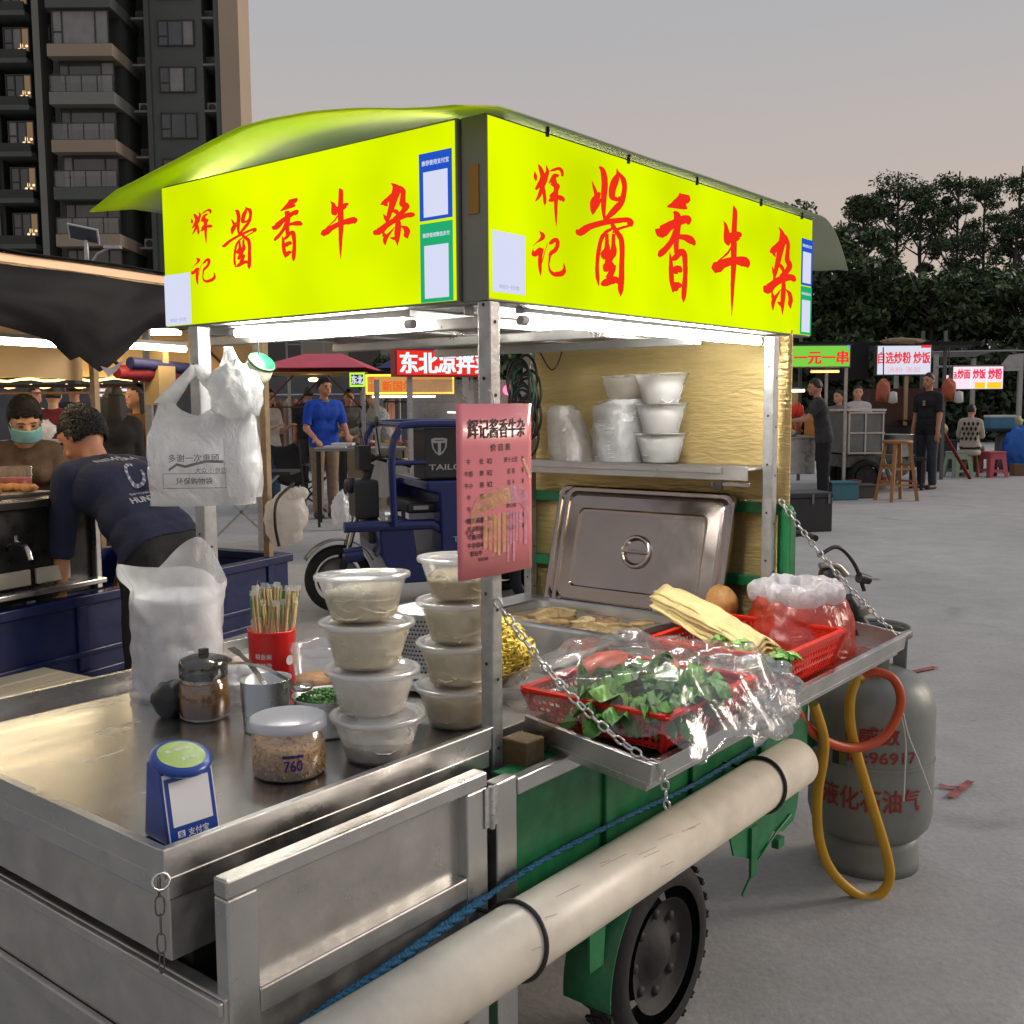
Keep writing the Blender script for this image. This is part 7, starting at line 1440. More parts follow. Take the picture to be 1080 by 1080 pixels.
flatsign('shop_sign', 'orange glowing sign edged with yellow light strip over the far stall', (a.x, a.y), (b.x, b.y), z0_, z1_, GREYS, em('lit_orange', (.72, .34, .10), .8), [em('orange_letters', (.85, .12, .01), .9), em('yellow_edge', (1, .62, .04), 2.2)], [('串', .07, .35, .07, .45, 0, .03), ('新国尔', .36, .42, .34, .5, 0, .04), ('串', .07, .75, .06, .3, 0, .03)], extra=yl_extra)
ys = thing('food_stall', 'stall with pale counter and trays of food under the orange sign', 'stall', (a.x-.1, a.y+.15, 0)); g = MB(); g.box(0, 1.5, 0, .8, 0, .82); g.build('counter', pm('cream_counter', srgb(176, 152, 116), .6, 0, .12, 6), ys)
for x in (.03, 1.47):
    for y in (-.021, .821): g = MB(); g.box(x-.02, x+.02, y-.02, y+.02, 0, z0_+.05); g.build('post', GALV, ys)
g = MB(); g.box(.0, 1.5, -.2, .9, z1_+.02, z1_+.05); g.build('roof', TARP, ys); led2('led_tube', '', (.15, .1, z0_-.03), (1.0, .1, z0_-.03), em('white_green_tube', (.85, 1, .9), 5), .012, ys)
g = MB(); put_text(g, '安徽小吃', lambda a, b: (.95+a, -.006, .62+b), w=.55, h=.13, bold=.03); put_text(g, '回馈顾客', lambda a, b: (.55+a, -.006, .42+b), w=.5, h=.11, bold=.03); g.build('lettering', [pm('red_letters', srgb(170, 60, 40), .6)], ys)
TMS = [pm('tray_red', (.35, .06, .05), .5), pm('tray_white', (.5, .48, .44), .5), pm('food_brown', (.28, .16, .07), .6)]
for k in range(8):
    t = thing('food_tray', ('red', 'white', 'brown')[k % 3]+' tray of food on the cream counter under the orange sign', 'food tray', (a.x-.1+.105+.18*k, a.y+.36, .822), 0, 'food trays along the cream counter'); g = MB(); g.box(-.075, .075, -.14, .14, 0, .05, 0); g.ball((0, 0, .06), (.07, .1, .03), 10, 1); g.build('tray', [TMS[k % 3], TMS[(k+1) % 3]], t)
a, b = at(369, 408, 13.6), at(385, 408, 13.6)
flatsign('shop_sign', 'small dark sign with white characters and a lime lit edge', (a.x, a.y), (b.x, b.y), a.z, at(369, 393, 13.6).z, GREYS, em('dim_blue', (.03, .04, .12), .6), [em('white_letters', (.75, .80, .85), .9), em('lime_edge', (.45, .9, .05), 1.2)], [('东北', .5, .5, .75, .6, 0, .04)], extra=yl_extra, depth=.05)
a, b = at(96, 420, 9.5), at(137, 419, 9.7)
def fp_extra(g, f, L_, H_):
    for cx, r_ in ((.42, .11), (.76, .12)):
        g.add([f(cx*L_+r_*L_*math.cos(t)*1.0, H_*.40+H_*.30*math.sin(t), .008) for t in [6.283*k/16 for k in range(16)]], [tuple(range(16))], 1)
flatsign('shop_sign', 'small lit white sign with two round yellow food pictures', (a.x, a.y), (b.x, b.y), a.z, at(96, 408, 9.5).z, GREYS, em('lit_white', (.80, .78, .86), 1.0), [em('pink_letters', (.8, .2, .3), .9), em('food_yellow', (.95, .48, .05), .9)], [('小 食', .35, .82, .4, .22, 0, .03)], extra=fp_extra, depth=.06)
t = thing('folding_table', 'white box counter behind the fryer tray', 'table', (P_(56, 9.5)[0], 9.5, 0)); g = MB(); g.box(-.35, .35, -.2, .2, .0, 1.05); g.box(-.38, .38, -.23, .23, 1.051, 1.08); g.build('counter', pm('pale_counter', (.42, .41, .38), .6), t)
crumple('plastic_bag', 'pale plastic bag on the white counter behind the fryer', 'plastic bag', (P_(50, 9.4)[0], 9.4, 1.08), (.12, .08, .09), BAGM, 9, .6, cartspace=False)
t = thing('drinks_table', 'dark folding table with boxes right of the hanging carrier bags', 'table', (P_(262, 10.5)[0], 10.5, 0)); g = MB(); g.box(-.4, .5, -.25, .25, .70, .73); g.build('tabletop', DARKIN, t)
for s in (-1, 1): g = MB(); g.bar((-.35*s, -.2, 0), (.38*s, -.2, .7), .02, .02); g.build('leg', GALV, t)
for s, c_ in ((-.2, 'box_orange'), (.15, 'box_dark')): 
    tt = thing('food_box', 'small %s box on the dark folding table' % ('orange' if s < 0 else 'dark'), 'box', (P_(262, 10.5)[0]+s, 10.5, .732)); g = MB(); g.box(-.09, .09, -.08, .08, 0, .14); g.box(-.095, .095, -.085, .085, .141, .16); g.build('box', pm(c_, (.35, .13, .06) if s < 0 else (.04, .04, .05), .6), tt)
# sheet fence and far wall
t = thing('sheet_fence', 'grey corrugated sheet fence running behind the left stalls', 'fence', (-13, 22.5, 0)); g = MB(); n_ = 150
prof = [(-12+.16*k, .05*(k % 2)) for k in range(n_)]
for k in range(n_-1):
    (x0, y0), (x1, y1) = prof[k], prof[k+1]; g.add([(x0, y0, 0), (x1, y1, 0), (x1, y1, 2.0), (x0, y0, 2.0)], [(0, 1, 2, 3)])
g.build('sheet', pm('fence_sheet', srgb(88, 90, 92), .6, .3, .15, 3), t); 
for k in range(9): g = MB(); g.box(-12+3*k-.04, -12+3*k+.04, .06, .14, 0, 2.1); g.build('post', GALV, t)
t = thing('low_building', 'pale grey low building wall behind the red canopy', 'building', (-8.5, 40, 0)); g = MB(); g.box(-9, 6.2, 0, 8, 0, 5.2); g.box(-9.2, 6.4, -.2, 8.2, 5.201, 5.4); g.build('wall', pm('grey_render', srgb(146, 138, 124), .85, 0, .08, .4), t)
for x in (-6, -3, 0, 3): g = MB(); g.box(x-.6, x+.6, -.03, -.002, 2.2, 3.8); g.build('window', pm('dark_glass', (.03, .035, .04), .15), t)
t = thing('scaffold_frame', 'small steel frame standing on the red canopy side of the grey building', 'frame', (-8.0, 38, 0)); g = MB()
for x in (0, .55, 1.3): g.box(x-.03, x+.03, -.03, .03, 0, 4.6)
for z_ in (1.2, 2.4, 3.6, 4.2): g.box(.031, .519, -.025, .025, z_-.025, z_+.025); g.box(.581, 1.269, -.025, .025, z_-.024, z_+.026)
g.build('frame', pm('frame_grey', (.25, .24, .22), .6), t)
# ---- solar street lamp
lp_ = at(92, 280, 25); t = thing('street_lamp', 'solar street lamp with a tilted panel in front of the dark apartment tower', 'street lamp', (lp_.x, 25, 0)); g = MB(); g.tube([(0, 0, 0), (0, 0, 5.25)], [.07, .05], 10); g.build('pole', GALV, t)
g = MB(); M_ = Matrix.Translation((-.05, 0, 5.40)) @ Matrix.Rotation(R(12), 4, 'Y') @ Matrix.Rotation(R(40), 4, 'X'); g.box(-.36, .36, -.02, .02, -.2, .2, 0, M_); g.box(-.32, .32, -.026, -.0205, -.17, .17, 1, M_); g.build('solar_panel', [pm('panel_frame', (.5, .5, .5), .4), pm('panel_cells', (.05, .055, .07), .2)], t)
g = MB(); g.tube([(0, 0, 4.6), (.25, 0, 4.95), (.62, 0, 5.12)], .03, 8); g.box(.42, .80, -.08, .08, 5.06, 5.13); g.build('lamp_arm', GALV, t)
# ---- right hand stalls
a, b = at(826, 388, 15.0), at(897, 388, 15.0)
def g1x(g, f, L_, H_):
    g.add([f(L_*.94, H_*.86, .006), f(L_*.985, H_*.86, .006), f(L_*.985, H_*.97, .006), f(L_*.94, H_*.97, .006)], [(0, 1, 2, 3)], 1)
flatsign('shop_sign', 'lime green lit sign with red characters over the frying stall', (a.x, a.y), (b.x, b.y), a.z, at(826, 364, 15).z, GREYS, em('lit_lime', (.20, .60, .06), .95), [em('red_on_lime', (.85, .03, .04), .95), em('blue_mark', (.2, .4, .9), .8)], [('一元一串', .56, .45, .80, .56, 0, .05)], extra=g1x)
fs = thing('food_stall', 'frying stall with an orange lit counter under the lime green sign', 'stall', (a.x, a.y+.2, 0)); sz = a.z
g = MB(); g.box(-.3, .52, -.05, .9, .35, .86); g.box(-.32, .55, -.08, .9, .861, .89); g.build('counter', STEEL_DULL, fs, bevel=.006)
g = MB(); g.box(.62, .66, -.02, .9, .52, 1.24); g.build('glow_panel', pm('amber_board', srgb(206, 150, 70), .6), fs)
for x, y in ((.94, -.04), (.94, .9), (-.3, .9)): g = MB(); g.box(x-.02, x+.02, y-.02, y+.02, 0, sz+.02); g.build('post', GALV, fs)
g = MB(); g.box(-.4, 1.1, -.1, 1.1, at(826, 364, 15).z+.02, at(826, 364, 15).z+.05); g.build('roof', TARP, fs)
led2('led_tube', '', (.45, .0, sz-.05), (.85, .0, sz-.05), em('orange_tube', (1, .25, .06), 7), .014, fs); led2('led_tube', '', (-.2, .5, 1.55), (.5, .5, 1.55), em('yellow_tube', (1, .72, .30), 14), .015, fs)
g = MB(); g.box(-.3, .5, .85, .9, .9, 1.6); g.build('back_panel', pm('stall_back', (.32, .28, .22), .8), fs)
t = thing('skewer_tray', 'red hot frying trays glowing on the counter of the lime signed stall', 'food', (a.x+.12, a.y+.3, .893)); g = MB(); rnd = random.Random(4)
g.lathe([(.001, 0), (.14, 0), (.18, .09), (.185, .09), (.15, .01)], 24, mi=1)
for k in range(40): p = Vector((rnd.uniform(-.32, .25), rnd.uniform(-.1, .3), rnd.uniform(.02, .13))); g.tube([p, p+Vector((rnd.uniform(-.1, .1), rnd.uniform(-.1, .1), rnd.uniform(.05, .12)))], .010, 5, 0 if k % 2 else 2)
g.build('fried_skewers', [pm('skewer_orange', (.60, .22, .03), .5), STEEL_DULL, pm('skewer_red', (.45, .04, .02), .5)], t)
t = thing('pepper_string', 'red hanging peppers at the back of the lime signed stall', 'decoration', (a.x+.1, a.y+.95, 1.15)); g = MB()
for k in range(12): g.ball((.0+.04*k, .0, .14-.03*(k % 3)), (.03, .02, .12), 8)
g.build('peppers', pm('pepper_red', (.45, .03, .02), .5), t)
mc = at(912, 470, 15.8)
t = thing('food_cart', 'grey metal panelled tricycle cart right of the frying stall', 'food cart', (mc.x, 15.8, 0), R(4)); g = MB(); g.box(-.25, .28, 0, .9, .60, 1.22); g.build('body', pm('grey_metal_panel', (.20, .20, .19), .45, .5, .2, 4), t, bevel=.01); g = MB()
for x in (-.25, 0., .27): g.bar((x, -.012, .60), (x, -.012, 1.24), .025, .02)
for z_ in (.62, .92, 1.22): g.bar((-.26, -.028, z_), (.29, -.028, z_), .02, .025)
g.build('frame', STEEL_DULL, t); g = MB(); g.box(-.28, .30, -.05, .95, 1.245, 1.275); g.build('counter', WHITEP, t); bmatwheel(.05, .05, .26, .26, .09, t); bmatwheel(.05, .85, .26, .26, .09, t)
g = MB(); g.box(-.3, .6, .1, .8, .40, .58); g.tube([(.3, .05, .55), (.42, .02, .2)], .03, 8); g.tube([(.45, .0, .15), (.75, .0, .6)], .035, 8); g.ball((.55, .0, .40), (.16, .05, .14), 14); g.build('chassis', pm('grimy_chassis', (.14, .135, .115), .6, .4, .4, 12), t)
for (px, Y, z0_, z1_, c, lab, nm, ct) in ((885, 14.95, 0, .26, (.06, .20, .24), 'teal plastic storage bin at the feet of the cook', 'storage_bin', 'bin'), (905, 15.2, 0, .20, (.10, .095, .075), 'olive grey low crate right of the teal bin', 'crate', 'crate'), (880, 14.9, 0, .23, (.3, .24, .13), None, None, None)):
    if not lab: continue
    t = thing(nm, lab, ct, (P_(px, Y)[0], Y, 0), R(8)); g = MB(); g.box(-.20, .20, -.14, .14, 0, z1_-.03); g.box(-.215, .215, -.155, .155, z1_-.029, z1_); g.build('box', pm(nm+'_plastic', c, .5), t, bevel=.008)
t = thing('red_cloth', 'pair of red cloths lying on top of the olive crate', 'cloth', (P_(903, 15.2)[0], 15.2, .205)); g = MB(); g.ball((-.08, 0, .03), (.12, .06, .035), 12, fn=lambda p: p*(1+.3*nz3(p, 20, 1))); g.build('cloth', REDC, t)
bx = gnd(857, 561); t = thing('storage_box', 'black plastic storage box with clasps standing on the ground behind the cart', 'box', bx, R(14)); g = MB(); g.box(-.34, .22, -.02, .40, 0, .36); g.box(-.35, .23, -.03, .41, .361, .42); g.build('box', pm('black_storage', (.025, .026, .026), .5, 0, .15, 8), t, bevel=.012); g = MB()
for x in (-.02, .17): g.box(x-.012, x+.012, -.036, -.031, .30, .41)
g.build('clasp', GREYC, t)
# bar stool
sp = gnd(945, 528); t = thing('bar_stool', 'tall wooden bar stool standing alone on the concrete', 'stool', sp, R(20)); WOODS = pm('stool_wood', srgb(158, 112, 66), .55, 0, .12, 10, aniso=(1, 1, .2)); g = MB(); g.lathe([(.001, .80), (.19, .80), (.20, .815), (.20, .835), (.19, .845), (.001, .845)], 28); g.build('seat', WOODS, t)
for sx in (-1, 1):
    for sy in (-1, 1): g = MB(); g.bar((sx*.22, sy*.17, 0), (sx*.12, sy*.10, .80), .045, .045); g.build('leg', WOODS, t)
g = MB()
for z_, k_ in ((.22, .19), (.45, .165)): 
    for s in (-1, 1): g.bar((-k_, s*k_*.78, z_), (k_, s*k_*.78, z_), .022, .03); g.bar((s*k_, -k_*.78, z_+.05), (s*k_, k_*.78, z_+.05), .022, .03)
g.build('stretcher', WOODS, t)
def plastic_stool(px, py, label, mat):
    p = gnd(px, py); t = thing('plastic_stool', label, 'stool', p, R(12)); g = MB(); g.box(-.17, .17, -.17, .17, .44, .47); g.build('seat', mat, t, bevel=.015, seg=3)
    for sx in (-1, 1):
        for sy in (-1, 1):
            g = MB(); a_, b_ = .20, .155; w0, w1 = .075, .11
            g.add([(sx*a_, sy*a_, 0), (sx*(a_-w0), sy*a_, 0), (sx*(b_-w1), sy*b_, .44), (sx*b_, sy*b_, .44), (sx*a_, sy*(a_-w0), 0), (sx*b_, sy*(b_-w1), .44)], [(0, 1, 2, 3), (0, 4, 5, 3)]); g.build('leg', mat, t, solid=.012)
    for s in (-1, 1):
        g = MB(); g.box(-.13, .13, s*.164-.006, s*.164+.006, .33, .438); g.build('apron', mat, t); g = MB(); g.box(s*.164-.006, s*.164+.006, -.13, .13, .33, .438); g.build('apron', mat, t)
        g = MB(); g.bar((-.17, s*.188, .12), (.17, s*.188, .12), .012, .05); g.build('stretcher', mat, t)
plastic_stool(1010, 503, 'pale green plastic stool near the seated woman', pm('pale_green_plastic', srgb(150, 170, 144), .45, 0, .08, 6)); plastic_stool(1046, 503, 'pink plastic stool, rightmost on the concrete', pm('pink_plastic', srgb(186, 84, 96), .45, 0, .08, 6))
# second stall: white sign
a, b = at(924, 396, 17.2), at(982, 394, 17.2)
def w2x(g, f, L_, H_):
    g.add([f(L_*.80, H_*.90, .006), f(L_*.98, H_*.90, .006), f(L_*.98, H_*.99, .006), f(L_*.80, H_*.99, .006)], [(0, 1, 2, 3)], 0)
flatsign('shop_sign', 'white lit sign with red characters above the dark stall behind the bar stool', (a.x, a.y), (b.x, b.y), a.z, at(924, 364, 17.2).z, GREYS, em('lit_white_pink', (.70, .70, .82), .95), [em('red_characters', (.82, .04, .05), .9), em('pink_characters', (.85, .45, .55), .9)], [('自选炒粉 炒饭', .5, .58, .94, .38, 0, .03), ('汤粉·汤面', .5, .18, .60, .18, 1, .02)], extra=w2x)
ds = thing('food_stall', 'dark cluttered stall under the white sign', 'stall', (a.x-.5, a.y+.15, 0)); g = MB(); g.box(.1, 1.6, .1, 1.0, .30, 1.0); g.box(.5, 1.7, .12, 1.0, 1.001, 1.60, 1); g.build('counter', [pm('black_stall', (.02, .02, .02), .5, .2, .3, 5), pm('stall_red_board', (.10, .045, .035), .8)], ds)
for x in (-.3, 2.25, 1.85): g = MB(); g.box(x-.025, x+.025, 1.40, 1.45, 0, 2.62); g.build('post', pm('grey_post', (.16, .16, .15), .6, .3), ds)
g = MB(); g.box(-.4, 2.3, .1, 1.6, 2.30, 2.36); g.box(-.4, .45, .08, .0995, 1.75, 2.3, 0); g.build('roof', TARP, ds); g = MB(); g.box(1.0, 1.06, -.06, -.01, 1.0, a.z); g.build('sign_post', ALUM, ds)
crumple('roof_bundle', 'folded pale cloth bundle lying on top of the white sign', 'bundle', (a.x+.45, a.y+.1, at(924, 364, 17.2).z), (.32, .12, .06), KHAKI, 3, .5, cartspace=False)
for (px, lab, c, seed) in ((923, 'orange hooded jacket hanging left of the white sign', (.42, .13, .07), 2), (991, 'orange sack hanging right of the white sign', (.42, .11, .05), 5)):
    t = thing('hanging_jacket' if seed == 2 else 'hanging_sack', lab, 'jacket' if seed == 2 else 'sack', (P_(px, 17.0)[0]+.05, 17.0, 1.25)); g = MB(); g.lathe([(.001, .48), (.05, .47), (.095, .43), (.115, .38), (.11, .26), (.12, .16), (.001, .16)], 24, fn=lambda p, a: Vector((p.x*(1+.2*nz3(p, 9, seed)), p.y*.5, p.z+.03*math.sin(a*2)))); g.lathe([(.001, .30), (.06, .28), (.075, .12), (.001, .10)], 14, (.13, -.07, 0), 1, fn=lambda p, a: Vector((p.x*(1+.25*nz3(p, 15, seed)), p.y*.6, p.z))); g.tube([(0, 0, .5), (0, .05, 1.0)], .01, 5, 2); g.build('cloth', [pm('orange_cloth_%s' % ('a' if seed == 2 else 'b'), c, .8, 0, .2, 8), WHT, BLACKP], t)
t = thing('steel_pot', 'large steel stock pot on the dark stall behind the bar stool', 'pot', (P_(940, 16.6)[0], 16.6, .52)); g = MB(); g.lathe([(.001, 0), (.26, 0), (.27, .02), (.27, .34), (.29, .345), (.29, .36), (.26, .35), (.25, .03), (.001, .03)], 32); g.build('pot', STEEL_DULL, t)
t = thing('stove_stand', 'low black stove stand under the steel stock pot', 'stove', (P_(940, 16.6)[0], 16.6, 0)); g = MB(); g.box(-.4, .4, -.25, .3, .47, .515); 
for x in (-.36, .36):
    for y in (-.2, .25): g.box(x-.02, x+.02, y-.02, y+.02, 0, .47)
g.build('stand', DARKIN, t)
for i, (px, Y, z0_, s_, c, lab) in enumerate(((955, 17.4, 1.0, .16, (.03, .03, .03), 'black wok on the dark stall counter'), (984, 21.2, 0, .3, (.03, .03, .032), 'black covered crate behind the man in the black T-shirt'), (984, 21.2, .62, .2, (.36, .26, .12), 'yellow sack on the black crate'), (925, 16.7, 0, .12, (.5, .46, .45), 'white and red paint bucket under the bar stool'))):
    t = thing(['wok', 'crate', 'sack', 'bucket'][i], lab, ['wok', 'crate', 'sack', 'bucket'][i], (P_(px, Y)[0], Y, z0_)); g = MB(); sd_ = i
    if i == 1: g.box(-.3, .3, -.25, .25, 0, .60); g.box(-.32, .32, -.27, .27, .601, .62)
    elif i == 3: g.lathe([(.001, 0), (.11, 0), (.13, .26), (.135, .265), (.12, .26), (.001, .25)], 20); g.lathe([(.1205, .12), (.1275, .2)], 20, mi=1)
    elif i == 0: g.lathe([(.001, 0), (.1, .01), (.2, .09), (.205, .09), (.1, .02), (.001, .012)], 24); g.tube([(.2, 0, .09), (.42, 0, .14)], .014, 6)
    else: g.ball((0, 0, s_*.9), (s_, s_*.8, s_), 18, fn=lambda p: p*(1+.2*nz3(p, 6, sd_)))
    g.build(['wok', 'crate', 'sack', 'bucket'][i], [pm('misc_paint_%s' % 'abcd'[i], c, .6, 0, .2, 8), pm('bucket_red', (.4, .04, .03), .5)], t)
# third stall: pink-white menu sign, canopy frame
a, b = at(1004, 411, 21.5), at(1058, 411, 21.5)
def w3x(g, f, L_, H_):
    for x0, x1 in ((.44, .64), (.68, .96)): g.add([f(L_*x0, H_*.05, .006), f(L_*x1, H_*.05, .006), f(L_*x1, H_*.30, .006), f(L_*x0, H_*.30, .006)], [(0, 1, 2, 3)], 1)
    for x0 in (.35, .66): g.add([f(L_*x0, 0.02, .006), f(L_*x0+.015, .02, .006), f(L_*x0+.015, H_-.02, .006), f(L_*x0, H_-.02, .006)], [(0, 1, 2, 3)], 2)
flatsign('shop_sign', 'bright pink and white lit menu sign in three panels behind the seated woman', (a.x, a.y), (b.x, b.y), a.z, at(1004, 386, 21.5).z, GREYS, em('lit_pink_white', (.95, .72, .82), 1.0), [em('red_menu', (.85, .05, .12), .9), em('yellow_menu', (.95, .60, .02), .95), em('white_bar', (.95, .9, .95), 1)], [('炒面', .22, .66, .24, .40, 0, .04), ('炒饭', .52, .66, .24, .40, 0, .04), ('炒粉', .83, .66, .26, .44, 0, .04), ('汤', .05, .6, .06, .3, 0, .03)], extra=w3x)
flatsign('shop_sign', 'narrow pink lit sign panel left of the three panel menu sign', (at(995, 411, 21.3).x, 21.3), (at(1002, 411, 21.3).x, 21.3), at(995, 411, 21.3).z, at(995, 395, 21.3).z, GREYS, MATS['lit_pink_white'], [MATS['red_menu']], [('炒', .5, .6, .7, .4, 0, .03)], depth=.05)
ms_ = thing('market_canopy', 'grey sheet canopy on a steel frame over the pink menu sign', 'canopy', (a.x-.2, a.y+.1, 0)); zt = at(1010, 375, 21.5).z; zl = at(1070, 370, 21.5).z
for x, y in ((-.1, 0), (1.62, 0), (-.1, 2.2), (1.62, 2.2)): g = MB(); g.box(x-.04, x+.04, y-.04, y+.04, 0, zl-.05); g.build('post', pm('pale_post', (.38, .38, .36), .5, .3), ms_)
g = MB(); g.grid(lambda a, b: (-.15+1.82*a, -.1+2.4*b, zl+.06*math.sin(b*3.1)-.02*(1-a)), 8, 8); g.build('roof', pm('grey_sheet', (.22, .22, .215), .7, 0, .1, 3), ms_, solid=.02); g = MB(); g.add([(1.1, -.05, zl-.40), (1.62, -.05, zl-.40), (1.62, -.05, zl-.05), (1.35, -.05, zl-.08)], [(0, 1, 2, 3)]); g.bar((-.1, -.04, zl-.30), (1.62, -.04, zl-.30), .04, .04); g.build('side_sheet', pm('pale_sheet', (.40, .40, .38), .7), ms_)
t = thing('round_stool', 'cream cushioned stool under the seated woman', 'stool', (P_(1018, 19.4)[0]+.0, 19.42, 0)); g = MB(); g.lathe([(.001, .40), (.20, .40), (.21, .43), (.19, .50), (.001, .515)], 20); g.build('seat', pm('cream_seat', (.42, .38, .30), .8), t)
for k in range(4): g = MB(); g.tube([(.19*math.cos(k*1.57+.8), .19*math.sin(k*1.57+.8), 0), (.14*math.cos(k*1.57+.8), .14*math.sin(k*1.57+.8), .40)], .018, 6); g.build('leg', WOODS, t)
t = thing('red_pole', 'thin red pole leaning beside the pale green stool', 'pole', (P_(1014, 18.8)[0], 18.8, 0)); g = MB(); g.tube([(.1, 0, 0), (-.38, .1, .85)], .03, 8); g.build('pole', REDC, t)
t = thing('gas_cylinder', 'small pale grey gas cylinder far off beside the blue sack', 'gas cylinder', (P_(1056, 21.0)[0], 21.0, 0)); g = MB(); g.lathe([(.12, 0), (.12, .06), (.20, .12), (.21, .2), (.21, .6), (.18, .72), (.08, .78), (.001, .79)], 28); g.lathe([(.10, .76), (.10, .92), (.105, .92), (.105, .76)], 20); g.build('body', pm('far_cylinder', (.22, .225, .21), .5), t)
t = crumple('blue_sack', 'bright blue tarpaulin sack at the right edge of the picture', 'sack', (P_(1075, 20.5)[0], 20.5, .05), (.38, .3, .40), pm('bright_blue_tarp', srgb(24, 92, 178), .5, 0, .2, 8, .4, 12), 4, .6, cartspace=False)
t = thing('cardboard_box', 'small brown box on the ground below the blue sack', 'box', (P_(1071, 19.6)[0], 19.6, 0)); g = MB(); g.box(-.14, .14, -.1, .1, 0, .22); g.box(-.14, .14, -.02, .02, .2205, .224); g.build('box', pm('brown_box', (.16, .10, .05), .8), t)
t = thing('side_table', 'low table with a blue box and bags behind the seated woman', 'table', (P_(1046, 21.0)[0], 21.0, 0)); g = MB(); g.box(-.55, .55, -.3, .3, .80, .84); g.build('tabletop', DARKIN, t)
for x in (-.5, .5): g = MB(); g.box(x-.03, x+.03, -.25, .25, 0, .80); g.build('leg', DARKIN, t)
t = thing('cooler_box', 'blue cooler box on the low table below the pink menu sign', 'cooler', (P_(1048, 21.0)[0], 21.0, .842)); g = MB(); g.box(-.24, .24, -.15, .15, 0, .22); g.box(-.25, .25, -.16, .16, .221, .27, 1); g.build('cooler', [pm('cooler_blue', (.06, .20, .34), .5), WHT], t, bevel=.01)
crumple('plastic_bag', 'yellowish carrier bag right of the blue cooler box', 'plastic bag', (P_(1064, 21.0)[0], 21.0, .842), (.13, .12, .13), pm('yellow_bag', (.40, .38, .20), .6), 7, .6, cartspace=False)
# ---- apartment tower
TW = thing('apartment_tower', 'dark grey apartment tower with lit windows and stacked balconies', 'building', (-32, 70, 0)); TY = 70.
DK = pm('dark_facade', srgb(84, 90, 84), .8, 0, .12, .25); DK2 = pm('darker_facade', srgb(56, 60, 56), .8, 0, .12, .25); TAN = pm('tan_pilaster', srgb(168, 150, 130), .8, 0, .06, .2); PALE = pm('pale_band', srgb(150, 136, 118), .8, 0, .06, .2); PIL = pm('grey_pilaster', srgb(122, 124, 116), .8, 0, .06, .2)
GLS = [pm('tower_glass', (.05, .06, .065), .08, 0, .4, .5, spec=.8), pm('tower_curtain', (.22, .225, .22), .5, 0, .15, 1.5), pm('tower_blue_glass', (.035, .07, .09), .08, 0, .3, .5, spec=.8)]
LITW = em('lit_window', (.50, .33, .18), .35); CHAN = em('chandelier', (1, .68, .34), 1.3); FRM = pm('window_frame', (.03, .03, .03), .5)
X = lambda px: (px-540)/FPX*TY+32.0+.0
Zp = lambda py: CAM_H+(432-py)/FPX*TY
def tb(name, x0, x1, y0, y1, z0, z1, mat, par=TW): g = MB(); g.box(x0, x1, y0, y1, z0, z1); return g.build(name, mat, par)
ZT = 48.
tb('wall', X(-60), X(246), 4.0, 6, 0, ZT, DK2)
tb('wall_panel', X(168), X(222), 1.6, 3.99, 0, ZT, DK); tb('pilaster', X(242), X(262), 1.0, 3.98, 0, ZT, TAN); tb('pilaster', X(236), X(241.9), 1.2, 3.97, 0, ZT, DK); tb('pilaster', X(53), X(60), .6, 3.96, 0, ZT, PIL); tb('pilaster', X(163), X(167.9), 1.4, 3.9, 0, ZT, DK); tb('pilaster', X(74), X(80), .4, 3.95, 0, ZT, DK2); tb('wall_panel', X(-20), X(10), 1.4, 3.94, 0, ZT, DK2)
st0 = Zp(69); H_ = 2.93
def window(x0, x1, z0, z1, y, kind, bars):
    g = MB(); g.box(x0, x1, y-.05, y+.05, z0, z0+.08); g.box(x0, x1, y-.05, y+.05, z1-.08, z1); g.box(x0, x0+.07, y-.05, y+.05, z0+.081, z1-.081); g.box(x1-.07, x1, y-.05, y+.05, z0+.081, z1-.081)
    for b_ in bars: xx = x0+(x1-x0)*b_; g.box(xx-.035, xx+.035, y-.05, y+.05, z0+.081, z1-.081)
    if len(bars) > 1: g.box(x0+.07, x0+(x1-x0)*bars[0]-.036, y-.045, y+.045, z0+(z1-z0)*.36, z0+(z1-z0)*.36+.07)
    f = g.build('window', FRM, TW); g = MB(); e_ = [0]+list(bars)+[1]
    rnd = random.Random(int(x0*37+z0*11))
    for i in range(len(e_)-1):
        a_, b_ = x0+(x1-x0)*e_[i], x0+(x1-x0)*e_[i+1]; mi = kind if rnd.random() < .7 else rnd.choice((0, 1)); g.add([(a_, y+.02, z0), (b_, y+.02, z0), (b_, y+.02, z1), (a_, y+.02, z1)], [(0, 1, 2, 3)], mi)
    g.build('pane', GLS, f); return f
